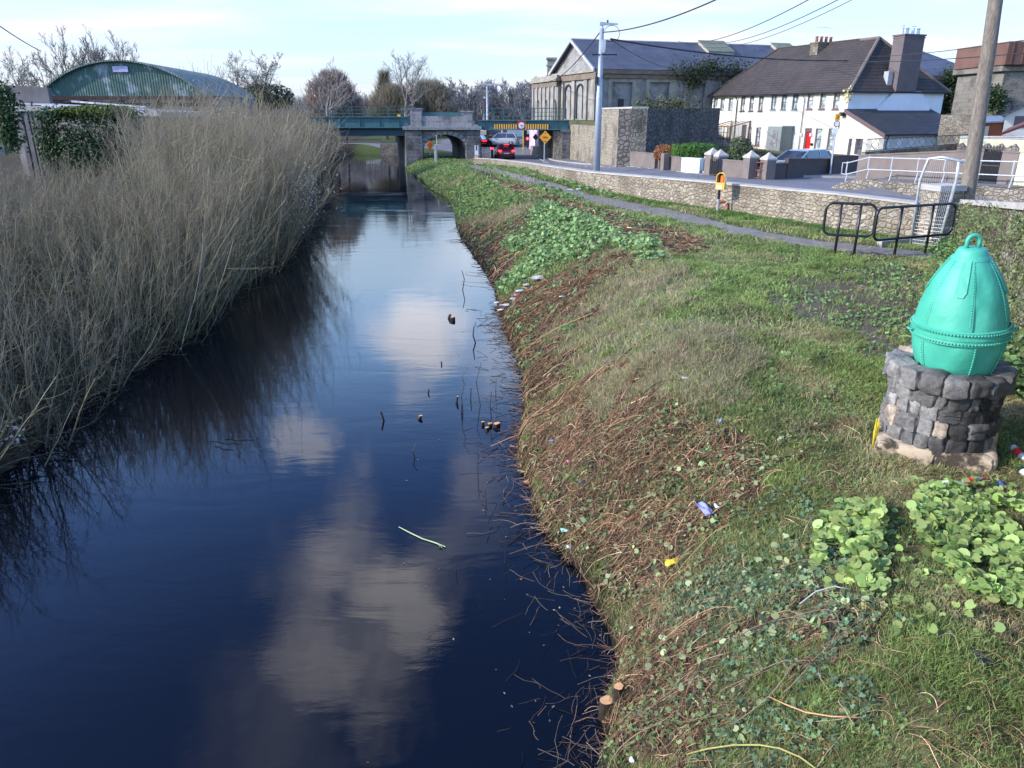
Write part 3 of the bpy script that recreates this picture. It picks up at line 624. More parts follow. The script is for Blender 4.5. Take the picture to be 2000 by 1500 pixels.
def front_wall():
    for i in range(len(WP) - 1):
        pass
    t = thing('stone_wall', 'low pale rubble stone wall with a smooth capping running along the towpath towards the railway bridge', 'stone wall', WP[4])
    def mitre(off):
        P = np.array([p[:2] for p in WP]); out = []
        for i in range(len(P)):
            d = P[min(i + 1, len(P) - 1)] - P[max(i - 1, 0)]; d /= np.hypot(*d); out.append(P[i] + np.array([-d[1], d[0]]) * off)
        return out
    F, B = mitre(0), mitre(.42); CF, CB = mitre(-.03), mitre(.45)
    m, c = MB(), MB()
    for i in range(len(WP) - 1):
        n = max(2, int(np.hypot(*(F[i + 1] - F[i])) / .8)); 
        for k in range(n):
            a, b = k / n, (k + 1) / n; q = []
            f0, f1, b0, b1 = [X[i] * (1 - s) + X[i + 1] * s for X, s in ((F, a), (F, b), (B, a), (B, b))]
            g0, g1, h0, h1 = [X[i] * (1 - s) + X[i + 1] * s for X, s in ((CF, a), (CF, b), (CB, a), (CB, b))]
            z0, z1 = WZ[i] * (1 - a) + WZ[i + 1] * a, WZ[i] * (1 - b) + WZ[i + 1] * b
            m.add([(*f0, .3), (*f1, .3), (*f1, z1 - .05), (*f0, z0 - .05)], [(0, 1, 2, 3)])
            m.add([(*b0, .3), (*b1, .3), (*b1, z1 - .05), (*b0, z0 - .05)], [(3, 2, 1, 0)])
            c.hexa([(*g0, z0 - .05), (*g1, z1 - .05), (*h1, z1 - .05), (*h0, z0 - .05), (*g0, z0), (*g1, z1), (*h1, z1), (*h0, z0)])
    for i in (0, -1): m.add([(*F[i], .3), (*B[i], .3), (*B[i], WZ[i] - .05), (*F[i], WZ[i] - .05)], [(0, 1, 2, 3) if i else (3, 2, 1, 0)])
    m.build('rubble_face', 'stonewall', t); c.build('capping', 'concrete', t)
front_wall()

# road, pavements, markings
BR_Y = 76.0
wl = [p[:2] + np.array([.5, .15]) for p in WP][::-1]
Lroad = [(13.0, 20.5), *[tuple(p) for p in wl], (-3.3, 72), (-3.4, 84), (-7, 92), (-14, 100), (-24, 106)]
def resample(P, n):
    P = np.array(P, float); s = np.concatenate([[0], np.cumsum(np.hypot(*np.diff(P, axis=0).T))]); t = np.linspace(0, s[-1], n)
    return np.stack([np.interp(t, s, P[:, 0]), np.interp(t, s, P[:, 1])], 1)
def dist_line(P, off):
    P = np.array(P, float); out = []
    for i in range(len(P)):
        d = P[min(i + 1, len(P) - 1)] - P[max(i - 1, 0)]; d /= np.hypot(*d) + 1e-9; out.append(P[i] + np.array([-d[1], d[0]]) * off)
    return np.array(out)
Rroad = [(31, 36), (19.5, 38.0), (14.2, 39.2), (11.6, 40.2), (9.6, 44.5), (8.8, 50.0), (7.9, 58.5), (6.0, 68), (3.9, 75), (3.7, 84), (5, 92), (8, 100), (14, 108)]
Lr, Rr = resample(Lroad, 60), resample(Rroad, 60)
strip('road', Lr, Rr, 'asphalt', 160, 18, .02)
# pavement in front of the garden walls, one kerb higher
KR = resample([(31, 36), (19.5, 38.0), (14.2, 39.2), (11.6, 40.2), (9.6, 44.5), (8.8, 50.0), (7.9, 58.5), (6.0, 68), (3.9, 75), (3.3, 80), (4.2, 88), (8, 97)], 70)
KO = resample([(31, 38.5), (19.8, 41.5), (15, 42.5), (12.6, 42.6), (11.2, 46), (10.6, 52), (10.0, 62), (7.5, 72), (5.7, 76), (5.3, 84), (7, 92), (11, 99)], 70)
def kerbed(name, A, B, h, mat):
    P = np.concatenate([A, B]); zA = land(A[:, 0], A[:, 1]); zB = land(B[:, 0], B[:, 1]); m = MB(); n = len(A)
    for i in range(n - 1):
        m.add([(*A[i], zA[i] + h), (*A[i + 1], zA[i + 1] + h), (*B[i + 1], zB[i + 1] + h), (*B[i], zB[i] + h)], [(3, 2, 1, 0)], 0)
        m.add([(*A[i], zA[i] - .1), (*A[i + 1], zA[i + 1] - .1), (*A[i + 1], zA[i + 1] + h), (*A[i], zA[i] + h)], [(0, 1, 2, 3)], 1)
    tag(m.build(name, [mat, 'kerb']), kind='structure')
kerbed('pavement', KR, KO, .13, 'asphalt')
def paint(name, P, w, dash=None, lift=.035):
    P = resample(P, 200); Q = dist_line(P, w); s = np.concatenate([[0], np.cumsum(np.hypot(*np.diff(P, axis=0).T))]); m = MB()
    for i in range(len(P) - 1):
        if dash and (s[i] % dash[0]) > dash[1]: continue
        q = [P[i], P[i + 1], Q[i + 1], Q[i]]; m.add([(a[0], a[1], float(land(a[0], a[1])) + lift) for a in q], [(0, 1, 2, 3)])
    tag(m.build(name, 'line'), kind='structure')
paint('road_marking', [(13, 38.2), (9.8, 41.5), (8.6, 46), (7.3, 54), (5.6, 64), (4.0, 72)], .10)
paint('road_marking', [(3.4, 70), (2.9, 76), (2.6, 82), (3.2, 87), (6, 92)], .14)
paint('road_marking', [(12.5, 30), (7.5, 37), (5.0, 46), (3.0, 56), (1.0, 66), (.3, 74)], .10, (4, 2.0))

# ---------------------------------------------------------------- generic wall with window openings
def wall_open(m, A, B, z0, z1, th, openings, mi=0):
    """front skin from A to B with real holes (a0,a1,h0,h1 in metres along/up) and reveals of depth th"""
    A, B = np.array(A[:2], float), np.array(B[:2], float); L = np.hypot(*(B - A)); d = (B - A) / L; n = np.array([-d[1], d[0]])
    xs = sorted({0, L} | {round(q, 4) for o in openings for q in o[:2]}); zs = sorted({z0, z1} | {round(q, 4) for o in openings for q in o[2:4]})
    P = lambda a, z, k=0: (*(A + d * a + n * k), z)
    for i in range(len(xs) - 1):
        for j in range(len(zs) - 1):
            cx, cz = (xs[i] + xs[i + 1]) / 2, (zs[j] + zs[j + 1]) / 2
            if any(o[0] < cx < o[1] and o[2] < cz < o[3] for o in openings): continue
            m.add([P(xs[i], zs[j]), P(xs[i + 1], zs[j]), P(xs[i + 1], zs[j + 1]), P(xs[i], zs[j + 1])], [(0, 1, 2, 3)], mi)
    for (a0, a1, h0, h1) in [o[:4] for o in openings]:
        m.add([P(a0, h0), P(a1, h0), P(a1, h1), P(a0, h1), P(a0, h0, th), P(a1, h0, th), P(a1, h1, th), P(a0, h1, th)], [(0, 4, 5, 1), (1, 5, 6, 2), (2, 6, 7, 3), (3, 7, 4, 0)], mi)
    return d, n
def window(parent, A, d, n, o, fm, gm, depth=.12, bars='mid', sill=None, name='window'):
    a0, a1, h0, h1 = o; A = np.array(A[:2]); f, g = MB(), MB(); w = .07
    def slab(mb, x0, x1, z0, z1, k0, k1):
        p, q = A + d * x0, A + d * x1; mb.wall(p, q, z0, z1, k1 - k0, 0, k0)
    slab(f, a0, a0 + w, h0, h1, depth, depth + .06); slab(f, a1 - w, a1, h0, h1, depth, depth + .06); slab(f, a0 + w, a1 - w, h1 - w, h1, depth, depth + .06); slab(f, a0 + w, a1 - w, h0, h0 + w, depth, depth + .06)
    if bars in ('mid', 'grid'): slab(f, a0 + w, a1 - w, (h0 + h1) / 2 - .03, (h0 + h1) / 2 + .03, depth, depth + .06)
    if bars == 'grid': slab(f, (a0 + a1) / 2 - .02, (a0 + a1) / 2 + .02, h0 + w, (h0 + h1) / 2 - .03, depth, depth + .06); slab(f, (a0 + a1) / 2 - .02, (a0 + a1) / 2 + .02, (h0 + h1) / 2 + .03, h1 - w, depth, depth + .06)
    fo = f.build(name, fm, parent); slab(g, a0 + w * .5, a1 - w * .5, h0 + w * .5, h1 - w * .5, depth + .025, depth + .035); g.build('pane', gm, fo)
    if sill:
        s = MB(); slab(s, a0 - .06, a1 + .06, h0 - .10, h0 - .002, -.06, depth); s.build('sill', sill, fo)

# ---------------------------------------------------------------- terrace of four houses
TL, TR = np.array([20.9, 83.0]), np.array([27.45, 65.0])
TD = (TR - TL) / np.hypot(*(TR - TL)); TN = np.array([-TD[1], TD[0]]); TLEN = np.hypot(*(TR - TL)); TW = 10.2; TG, TE, TRZ = 1.7, 6.72, 11.0
def t_of(u, v): return float(np.dot(on_line(u, v, TL, TR)[:2] - TL, TD))
def z_of(u, v): return float(on_line(u, v, TL, TR)[2])
def tp(a, b): return TL + TD * a + TN * b
def opening(u0, u1, vt, vb): 
    uc = (u0 + u1) / 2; return (t_of(u0, vt), t_of(u1, vt), z_of(uc, vb), z_of(uc, vt))
bounds = [0, t_of(1438, 250), t_of(1496.5, 250), t_of(1566, 250), TLEN]
ups = [[(1394.5,1402.5),(1408,1416),(1424,1432.5)], [(1448,1457),(1465,1474),(1483,1492.5)], [(1508,1518),(1528,1538.5),(1549.5,1560.5)], [(1579,1590.5),(1603.5,1615),(1630,1642)]]
upv = [(192,217),(188,217),(184,214.5),(180,213)]
lows = [[(1390,1396.5),(1402.5,1411),(1420,1426)], [(1461.5,1468.5),(1477.5,1487)], [(1500,1511)], [(1594,1607),(1619,1633)]]
lowv = [(249,279),(249,284),(250,286),(251,294)]
specs = [('cream', 'mauve', 'netglass', None, 'cream', 'end terraced house in cream render with narrow brown windows beside the dark stone retaining wall'),
         ('white', 'upvcbrown', 'netglass', 'grid', 'brown', 'bright white terraced house with brown frames and a glazed timber porch'),
         ('palegrey', 'pvcdark', 'netglass', 'grid', 'grey', 'pale grey terraced house with a boxy grey-green porch'),
         ('offwhite', 'mauve', 'netglass', 'mid', 'red', 'off-white end house with a red front door, big brown chimney and side extension')]
EL = 4.3   # length of the side extension
def terrace():
    ridge0, ridge1 = 3.0, TLEN - 3.0
    for k in range(4):
        wm, fm, gm, bars, feat, lab = specs[k]; b0, b1 = bounds[k], bounds[k + 1]
        t = thing('terraced_house', lab, 'house', (*tp((b0 + b1) / 2, 0), TG), 'terraced houses behind the garden walls')
        ops = [opening(u0, u1, *upv[k]) for u0, u1 in ups[k]] + [opening(u0, u1, *lowv[k]) for u0, u1 in lows[k]]
        door = None
        if k == 3: door = opening(1573, 1586.5, 250.5, 297)
        if k == 1: door = (t_of(1447, 270), t_of(1456, 270), TG, 3.9)
        allo = ops + ([door] if door else [])
        A = tp(b0, 0); ro = [(o[0] - b0, o[1] - b0, o[2], o[3]) for o in allo]
        m = MB(); d, n = wall_open(m, A, tp(b1, 0), TG - .3, TE - .02, .22, ro)
        # back and ends
        m.add([(*tp(b0, TW), TG - .3), (*tp(b1, TW), TG - .3), (*tp(b1, TW), TE - .02), (*tp(b0, TW), TE - .02)], [(3, 2, 1, 0)])
        if k == 0: m.add([(*tp(0, 0), TG - .3), (*tp(0, TW), TG - .3), (*tp(0, TW), TE - .02), (*tp(0, 0), TE - .02)], [(3, 2, 1, 0)])
        m.build('wall', wm, t)
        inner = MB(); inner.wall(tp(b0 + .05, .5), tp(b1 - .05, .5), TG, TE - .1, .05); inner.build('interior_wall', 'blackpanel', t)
        if k == 3:
            g = MB(); g.add([(*tp(TLEN, 0), TG - .3), (*tp(TLEN, TW), TG - .3), (*tp(TLEN, TW), TE - .02), (*tp(TLEN, 0), TE - .02)], [(0, 1, 2, 3)])
            # chimney breast on the gable, sloping shoulders
            za, zb = z_of(1690, 203), TE - .03
            c0, c1 = 2.9, 8.6
            P = [(c0, 4.6), (c1, 4.6), (c1 - .1, 5.4), (c1 - 1.3, zb), (c0 + 1.5, zb), (c0 + .1, 5.3)]
            g.extrude([(*(tp(TLEN + .01, q)), z) for q, z in P], (TD[0] * .30, TD[1] * .30, 0)); g.build('gable_wall', 'gableshade', t)
        for o in ops: window(t, tp(0, 0), TD, TN, o, fm, gm, .13, bars, {0: 'signwhite', 1: 'upvcbrown', 2: 'greydoor', 3: 'mauve'}[k] if o[2] > 4 or k != 3 else None)
        if door:
            dm = MB(); dm.wall(tp(door[0] + .05, 0), tp(door[1] - .05, 0), door[2], door[3] - .35 if k == 3 else door[3], .06, 0, .16); do = dm.build('door', 'reddoor' if k == 3 else 'upvcbrown', t)
            h = MB(); h.box((*tp(door[1] - .18, .13), door[2] + 1.0), (.04, .04, .16)); h.build('handle', 'galv', do)
            if k == 3:
                fr = MB(); fr.wall(tp(door[0], 0), tp(door[0] + .12, 0), door[2], door[3], .05, 0, .10); fr.wall(tp(door[1] - .06, 0), tp(door[1], 0), door[2], door[3], .05, 0, .10); fr.wall(tp(door[0] + .12, 0), tp(door[1] - .06, 0), door[3] - .30, door[3] - .0, .05, 0, .10); fr.build('door_frame', 'mauve', t)
                for u in (1567, 1585.5):   # wall lanterns
                    p = on_line(u, 263, TL, TR); q = MB(); q.box((*(p[:2] - TN * .1), p[2]), (.14, .16, .26), math.atan2(TD[1], TD[0])); q.build('wall_lantern', 'signwhite', t)
                p = on_line(1586, 282, TL, TR); q = MB(); q.box((*(p[:2] - TN * .04), p[2]), (.30, .05, .2), math.atan2(TD[1], TD[0])); q.build('house_sign', 'black', t)
        # roof
        r = MB(); ov = .35; zc = TE; mid = TW / 2
        def RP(a, b, z): return (*tp(a, b), z)
        ra0, ra1 = max(b0, ridge0), min(b1, ridge1); e0 = -ov if k == 0 else b0; e1 = TLEN + ov if k == 3 else b1; ze = zc - .10
        lowbit = lambda a: ze
        fr_ = [RP(e0, -ov, ze), RP(e1, -ov, ze), RP(ra1, mid, TRZ), RP(ra0, mid, TRZ)]; bk = [RP(e1, TW + ov, ze), RP(e0, TW + ov, ze), RP(ra0, mid, TRZ), RP(ra1, mid, TRZ)]
        r.add(fr_, [(0, 1, 2, 3)]); r.add(bk, [(0, 1, 2, 3)])
        if k == 0: r.add([RP(-ov, TW + ov, ze), RP(-ov, -ov, ze), RP(ridge0, mid, TRZ)], [(0, 1, 2)])
        if k == 3: r.add([RP(TLEN + ov, -ov, ze), RP(TLEN + ov, TW + ov, ze), RP(ridge1, mid, TRZ)], [(0, 1, 2)])
        r.add([RP(e0, -ov, ze - .04), RP(e1, -ov, ze - .04), RP(e1, .02, ze - .04), RP(e0, .02, ze - .04)], [(3, 2, 1, 0)])
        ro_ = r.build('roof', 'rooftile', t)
        rc = MB(); pts = [RP(ra0, mid, TRZ + .02), RP(ra1, mid, TRZ + .02)]
        rc.tube(pts, .11, 6)
        if k == 0: rc.tube([RP(-ov, -ov, ze + .02), RP(ridge0, mid, TRZ + .02)], .10, 6)
        if k == 3: rc.tube([RP(TLEN + ov, -ov, ze + .02), RP(ridge1, mid, TRZ + .02)], .13, 6); rc.tube([RP(TLEN + ov, TW + ov, ze + .02), RP(ridge1, mid, TRZ + .02)], .11, 6)
        rc.build('ridge_tiles', 'brownrender' if k == 3 else 'rooftile', ro_)
        g = MB(); g.tube([RP(e0, -ov - .05, ze - .02), RP(e1, -ov - .05, ze - .02)], .07, 6)
        if k == 3: g.tube([RP(TLEN + ov + .05, -ov, ze - .02), RP(TLEN + ov + .05, TW + ov, ze - .02)], .07, 6)
        g.build('gutter', 'gutter', t)
        if k in (0, 3):
            g = MB(); a = b1 - .12 if k == 0 else b0 + .02; g.tube([RP(a, -ov, ze - .1), RP(a, -.10, ze - .5), RP(a, -.10, TG)], .05 if k == 0 else .03, 6); g.build('downpipe', 'gutter', t)
        # chimneys
        def chimney(a, b, sa, sb, z0, z1, mat, capm, pots, potm, flare=.08):
            rz = math.atan2(TD[1], TD[0]); c = tp(a, b); m = MB(); m.box((*c, (z0 + z1) / 2), (sa, sb, z1 - z0), rz); o = m.build('chimney', mat, ro_)
            q = MB(); q.box((*c, z1 + .06), (sa + 2 * flare, sb + 2 * flare, .12), rz); q.box((*c, z1 - .12), (sa + flare, sb + flare, .10), rz); q.build('chimney_cap', capm, t)
            for i in range(pots):
                p = tp(a + (0 if sb > sa else (i - (pots - 1) / 2) * sa * .8 / max(1, pots - 1)), b + ((i - (pots - 1) / 2) * sb * .8 / max(1, pots - 1) if sb > sa else 0))
                m = MB(); m.lathe([(.15, 0), (.12, .40), (.15, .42), (.15, .5), (.10, .5)], 10, (*p, z1 + .12))
                if i % 2 == 0 and potm == 'galv': m.lathe([(.17, .62), (.17, .66), (0, .67)], 8, (*p, z1 + .12))
                m.build('chimney_pot', potm, t)
        if k == 2:
            a = t_of(1590, 190) + .2; a = bounds[2] + .6; chimney(bounds[2] + .55, mid - .2, 1.0, 2.0, TRZ - 1.5, z_above(tp(bounds[2] + .55, mid), 86), 'tanwall', 'browntrim', 4, 'pot')
            an = MB(); p = tp(bounds[2] + .3, mid - .2); zz = z_above(p, 84); an.tube([(*p, zz - .6), (*p, zz + 1.4)], .03, 5); an.tube([(p[0] - .6, p[1], zz + 1.35), (p[0] + .7, p[1], zz + 1.25)], .025, 4)
            for q in (-.5, -.2, .15, .5): an.tube([(p[0] + q, p[1] - .25, zz + 1.30), (p[0] + q, p[1] + .25, zz + 1.30)], .015, 4)
            an.build('aerial', 'galv', t)
        if k == 0: chimney(ridge0 - .8, mid + 1.6, .8, 1.3, 8.2, z_above(tp(ridge0 - 1.5, mid), 110), 'creamwall', 'kerb', 1, 'pot')
        if k == 3:
            c = tp(TLEN - .15, mid + .35); zt = z_above(c, 71); chimney(TLEN - .15, mid + .35, 1.15, 2.15, TE - .05, zt, 'chimbrown', 'chimbrown', 4, 'galv')
            f = MB(); f.box((*tp(TLEN - .3, mid - 1.05), TE + .75), (.5, .5, 1.5), math.atan2(TD[1], TD[0]), 0, 0, 0); f.build('flashing', 'lead', t)
            extension(t)
            fl = Bag(); rng = np.random.default_rng(5); p = on_line(1660, 182, TL, TR)
            P = rng.normal(0, 1, (60, 3)) * np.array([.16, .16, .32]) + np.array([p[0] - .25, p[1] - .25, p[2] - .1]); fl.add(*leaves(P, rng.normal(size=(60, 3)), np.full(60, .16), SH_ROUND, rng, col=jit((.60, .56, .30), 60, rng)))
            ho = fl.build('hanging_flower_basket', M['leafy'], parent=t)
        if k == 1: timber_porch(t)
        if k == 2: grey_porch(t)
def extension(t):
    A = tp(TLEN, 0.02); B = tp(TLEN + EL, 0.02); zt, ze = 5.15, 3.42
    m = MB(); ops = []
    L = lambda u, v: float(np.dot(on_line(u, v, TL, TR)[:2] - TL, TD)) - TLEN
    ops = [(L(1656, 285), L(1662.5, 285), TG, z_of(1660, 271)), (L(1669.5, 285), L(1684, 285), TG + .1, z_of(1677, 271))]
    d, n = wall_open(m, A, B, TG - .3, ze, .2, ops)
    m.add([(*A, ze), (*B, ze), (*A, zt)], [(0, 1, 2)]); e = 8.6
    q = lambda a, b, z: (*tp(TLEN + a, b), z)
    m.add([q(EL, 0.02, TG - .3), q(EL, e, TG - .3), q(EL, e, ze), q(EL, 0.02, ze)], [(0, 1, 2, 3)], 1)
    m.build('extension_wall', ['offwhite', 'gableshade'], t)
    r = MB(); r.hexa([q(.02, -.25, zt + .02), q(EL + .3, -.25, ze - .10), q(EL + .3, e + .4, ze - .10), q(.02, e + .4, zt + .02), q(.02, -.25, zt + .16), q(EL + .3, -.25, ze + .04), q(EL + .3, e + .4, ze + .04), q(.02, e + .4, zt + .16)]); ro = r.build('extension_roof', 'extroof', t)
    b = MB(); b.hexa([q(.0, -.31, zt - .14), q(EL + .35, -.31, ze - .28), q(EL + .35, -.26, ze - .28), q(.0, -.26, zt - .14), q(.0, -.31, zt + .18), q(EL + .35, -.31, ze + .05), q(EL + .35, -.26, ze + .05), q(.0, -.26, zt + .18)]); b.build('barge_board', 'mauve', ro)
    g = MB(); g.tube([q(EL + .36, -.2, ze - .03), q(EL + .36, e + .3, ze - .03)], .07, 6); g.tube([q(EL + .36, .1, ze - .05), q(EL + .06, .25, ze - .6), q(EL + .06, .25, TG)], .05, 6); g.build('extension_gutter', 'gutter', t)
    for o in ops: window(t, A, TD, TN, o, 'mauve', 'glass', .12, 'mid', name='extension_window')
    p = q(-.25, -.22, z_of(1648, 223)); l = MB(); l.box(p, (.4, .3, .3), math.atan2(TD[1], TD[0])); l.build('security_lamp', 'black', t)
def timber_porch(t):
    a0, a1, dp = t_of(1418, 262), t_of(1440, 262), 2.3; zf, zb = 3.75, 4.25; z0 = TG; m = MB(); q = lambda a, b, z: (*tp(a, b), z); g = MB()
    a0, a1 = a1 - 1.0, a1 + 2.0
    for a in (a0, a1):
        for b in (-dp, -.12): m.tube([q(a, b, z0), q(a, b, zf if b < -1 else zb)], .07, 4)
        m.tube([q(a, -dp, zf), q(a, -.05, zb)], .06, 4); m.tube([q(a, -dp, z0 + .9), q(a, -.05, z0 + .9)], .05, 4)
    for f in (.33, .66): m.tube([q(a0 + (a1 - a0) * f, -dp, z0), q(a0 + (a1 - a0) * f, -dp, zf)], .05, 4); m.tube([q(a0 + (a1 - a0) * f, -dp, zf), q(a0 + (a1 - a0) * f, -.05, zb)], .04, 4)
    m.tube([q(a0, -dp, zf), q(a1, -dp, zf)], .07, 4); m.tube([q(a0, -dp, z0 + .9), q(a1, -dp, z0 + .9)], .05, 4); m.tube([q(a0, -dp, zf - .55), q(a1, -dp, zf - .55)], .04, 4)
    po = m.build('porch', 'brownwood', t)
    g.add([q(a0, -dp, z0), q(a1, -dp, z0), q(a1, -dp, zf), q(a0, -dp, zf)], [(0, 1, 2, 3)]); g.add([q(a1, -dp, z0), q(a1, -.05, z0), q(a1, -.05, zb), q(a1, -dp, zf)], [(0, 1, 2, 3)]); g.add([q(a0, -dp, zf + .02), q(a1, -dp, zf + .02), q(a1, -.05, zb + .02), q(a0, -.05, zb + .02)], [(0, 1, 2, 3)])
    g.build('porch_glass', 'porchglass', po)
def grey_porch(t):
    a0, a1 = t_of(1521, 270), t_of(1545, 270) ; a1 = a0 + 1.9; z1 = z_of(1530, 247); m = MB(); dp = 1.3
    rz = math.atan2(TD[1], TD[0]); m.box((*tp((a0 + a1) / 2, -dp / 2 - .01), (TG + z1) / 2), (a1 - a0, dp, z1 - TG), rz); po = m.build('porch', 'greydoor', t)
    d = MB(); d.box((*tp((a0 + a1) / 2, -dp - .03), (TG + z1) / 2 - .1), (.95, .04, z1 - TG - .4), rz); d.build('porch_door', 'pierblock', po)
    c = MB(); c.box((*tp((a0 + a1) / 2, -dp / 2), z1 + .05), (a1 - a0 + .2, dp + .1, .10), rz); c.build('porch_roof', 'palegrey', po)
terrace()

# ---------------------------------------------------------------- garden walls, piers and gates
def seg(name, label, u0, v0, u1, v1, top0, top1, mat, th=.22, cat='garden wall', group='brown rendered garden walls beside the road', cap=True, stand=None):
    P, Q = stand if stand else (gnd(u0, v0), gnd(u1, v1)); z0, z1 = z_above(P, top0), z_above(Q, top1)
    t = thing(name, label, cat, ((P[0] + Q[0]) / 2, (P[1] + Q[1]) / 2, min(P[2], Q[2])), group)
    m = MB(); m.wall(P, Q, P[2] - .3, z0 - .06, th, z0b=Q[2] - .3, z1b=z1 - .06); m.build('wall_face', mat, t)
    d = (Q - P)[:2]; d = d / np.hypot(*d); n = np.array([-d[1], d[0]])
    if cap: c = MB(); c.wall(P[:2] - d * .02, Q[:2] + d * .02, z0 - .06, z0, th + .06, 0, -.03, z0b=z1 - .06, z1b=z1); c.build('wall_cap', mat if mat != 'stonewall' else 'concrete', t)
    return P, Q
seg('garden_wall', 'brown rendered garden wall starting at the corner of the tall retaining wall', 1229.5, 325.2, 1275, 327.5, 296, 299, 'brownrender')
seg('garden_wall', 'short brown rendered wall stub between two narrow dark gateways', 1281, 328.5, 1292, 330, 301, 303, 'brownrender')
seg('garden_wall', 'brown rendered garden wall under the orange shrub, joining the white block wall', 1298, 332, 1329, 336, 304, 307, 'brownrender')
seg('garden_wall', 'bright white painted garden wall below the green hedge', 1329.5, 336, 1365, 339, 307.5, 310, 'whiterender', .5)
seg('garden_wall', 'narrow white painted gatepost wall beside the taller brown pier', 1374, 340, 1384, 341, 306, 306.5, 'whiterender', .45)
seg('garden_wall', 'brown garden wall between two white-capped piers in front of the timber porch', 1409, 346.4, 1458, 349.2, 311, 315, 'brownrender')
P0, Q0 = gnd(1506, 351.5), gnd(1624, 343.5)
seg('garden_wall', 'dark stepped garden wall in front of the parked blue car', 0, 0, 0, 0, 320, 318, 'shaderender', .22, stand=(P0, P0 * .78 + Q0 * .22))
seg('garden_wall', 'dark higher garden wall hiding the lower half of the blue car', 0, 0, 0, 0, 309.5, 309.5, 'shaderender', .22, stand=(P0 * .76 + Q0 * .24, Q0))
seg('garden_wall', 'dark tall garden wall behind the parking sign post', 1625, 345, 1672, 340, 303.5, 303.5, 'shaderender', .22)
def pier(label, u, v, top, w=.5, cap=True, mat='brownrender'):
    P = gnd(u, v); z = z_above(P, top); t = thing('gate_pier', label, 'gate pier', P, 'rendered gate piers along the garden walls'); m = MB(); rz = .35
    m.box((P[0], P[1] + w / 2, (P[2] - .3 + z) / 2), (w, w, z - P[2] + .3), rz); m.build('shaft', mat, t)
    if cap:
        c = MB(); R = Matrix.Rotation(rz + math.pi / 4, 3, 'Z'); c.lathe([(w * .80, 0), (w * .80, .08), (w * .25, .26), (w * .10, .34), (0, .36)], 4, (P[0], P[1] + w / 2, z), R=R); c.build('pyramid_cap', 'concrete', t)
pier('brown gate pier standing against the narrow white wall stub', 1391, 342.5, 303, .55)
pier('white-capped brown pier nearest the yellow lifebuoy housing', 1406, 345.5, 306.5, .55)
pier('white-capped brown pier on the left of the dull red gate', 1466, 350, 309, .52)
pier('white-capped brown pier on the right of the dull red gate', 1500, 352, 313, .52)
pier('small rounded pier between the narrow dark gateways nearest the tan wall', 1281, 329.5, 299, .35, False)
pier('small rounded pier where the brown wall begins left of the orange shrub', 1298.5, 333, 300, .35, False)
def bar_gate(name, label, u0, v0, u1, v1, top, mat, rails=3, bars=8, panel=False, stand=None):
    P, Q = stand if stand else (gnd(u0, v0), gnd(u1, v1)); z = z_above(P, top); t = thing(name, label, 'gate', P); m = MB(); z0 = P[2] + .08
    for k in range(rails):
        h = z0 + (z - z0) * k / (rails - 1); m.tube([(P[0], P[1], h), (Q[0], Q[1], h)], .03, 4)
    m.build('gate_rails', mat, t); b = MB()
    for k in range(bars):
        f = k / (bars - 1); p = P * (1 - f) + Q * f; b.tube([(p[0], p[1], z0), (p[0], p[1], z + (.12 if bars > 8 and k % 2 else 0))], .018 if bars > 4 else .03, 4)
    b.build('gate_bars', mat, t)
    if panel: q = MB(); q.wall(P, Q, z0, z - .1, .02); q.build('gate_panel', mat, t)
bar_gate('garden_gate', 'dull red metal gate between the two white-capped piers', 1474, 350, 1493, 351.5, 317, 'gatered', 3, 3)
bar_gate('garden_gate', 'narrow dark gate nearest the tan retaining wall', 1276, 328, 1280.5, 328.5, 300, 'black', 2, 4, True)
bar_gate('garden_gate', 'narrow dark gate just left of the wall under the orange shrub', 1292.5, 331, 1297.5, 332, 304, 'black', 2, 4, True)
bar_gate('garden_gate', 'dark metal gate behind the brown pier beside the white wall stub', 1385, 344, 1400, 345, 310, 'black', 2, 5, True)

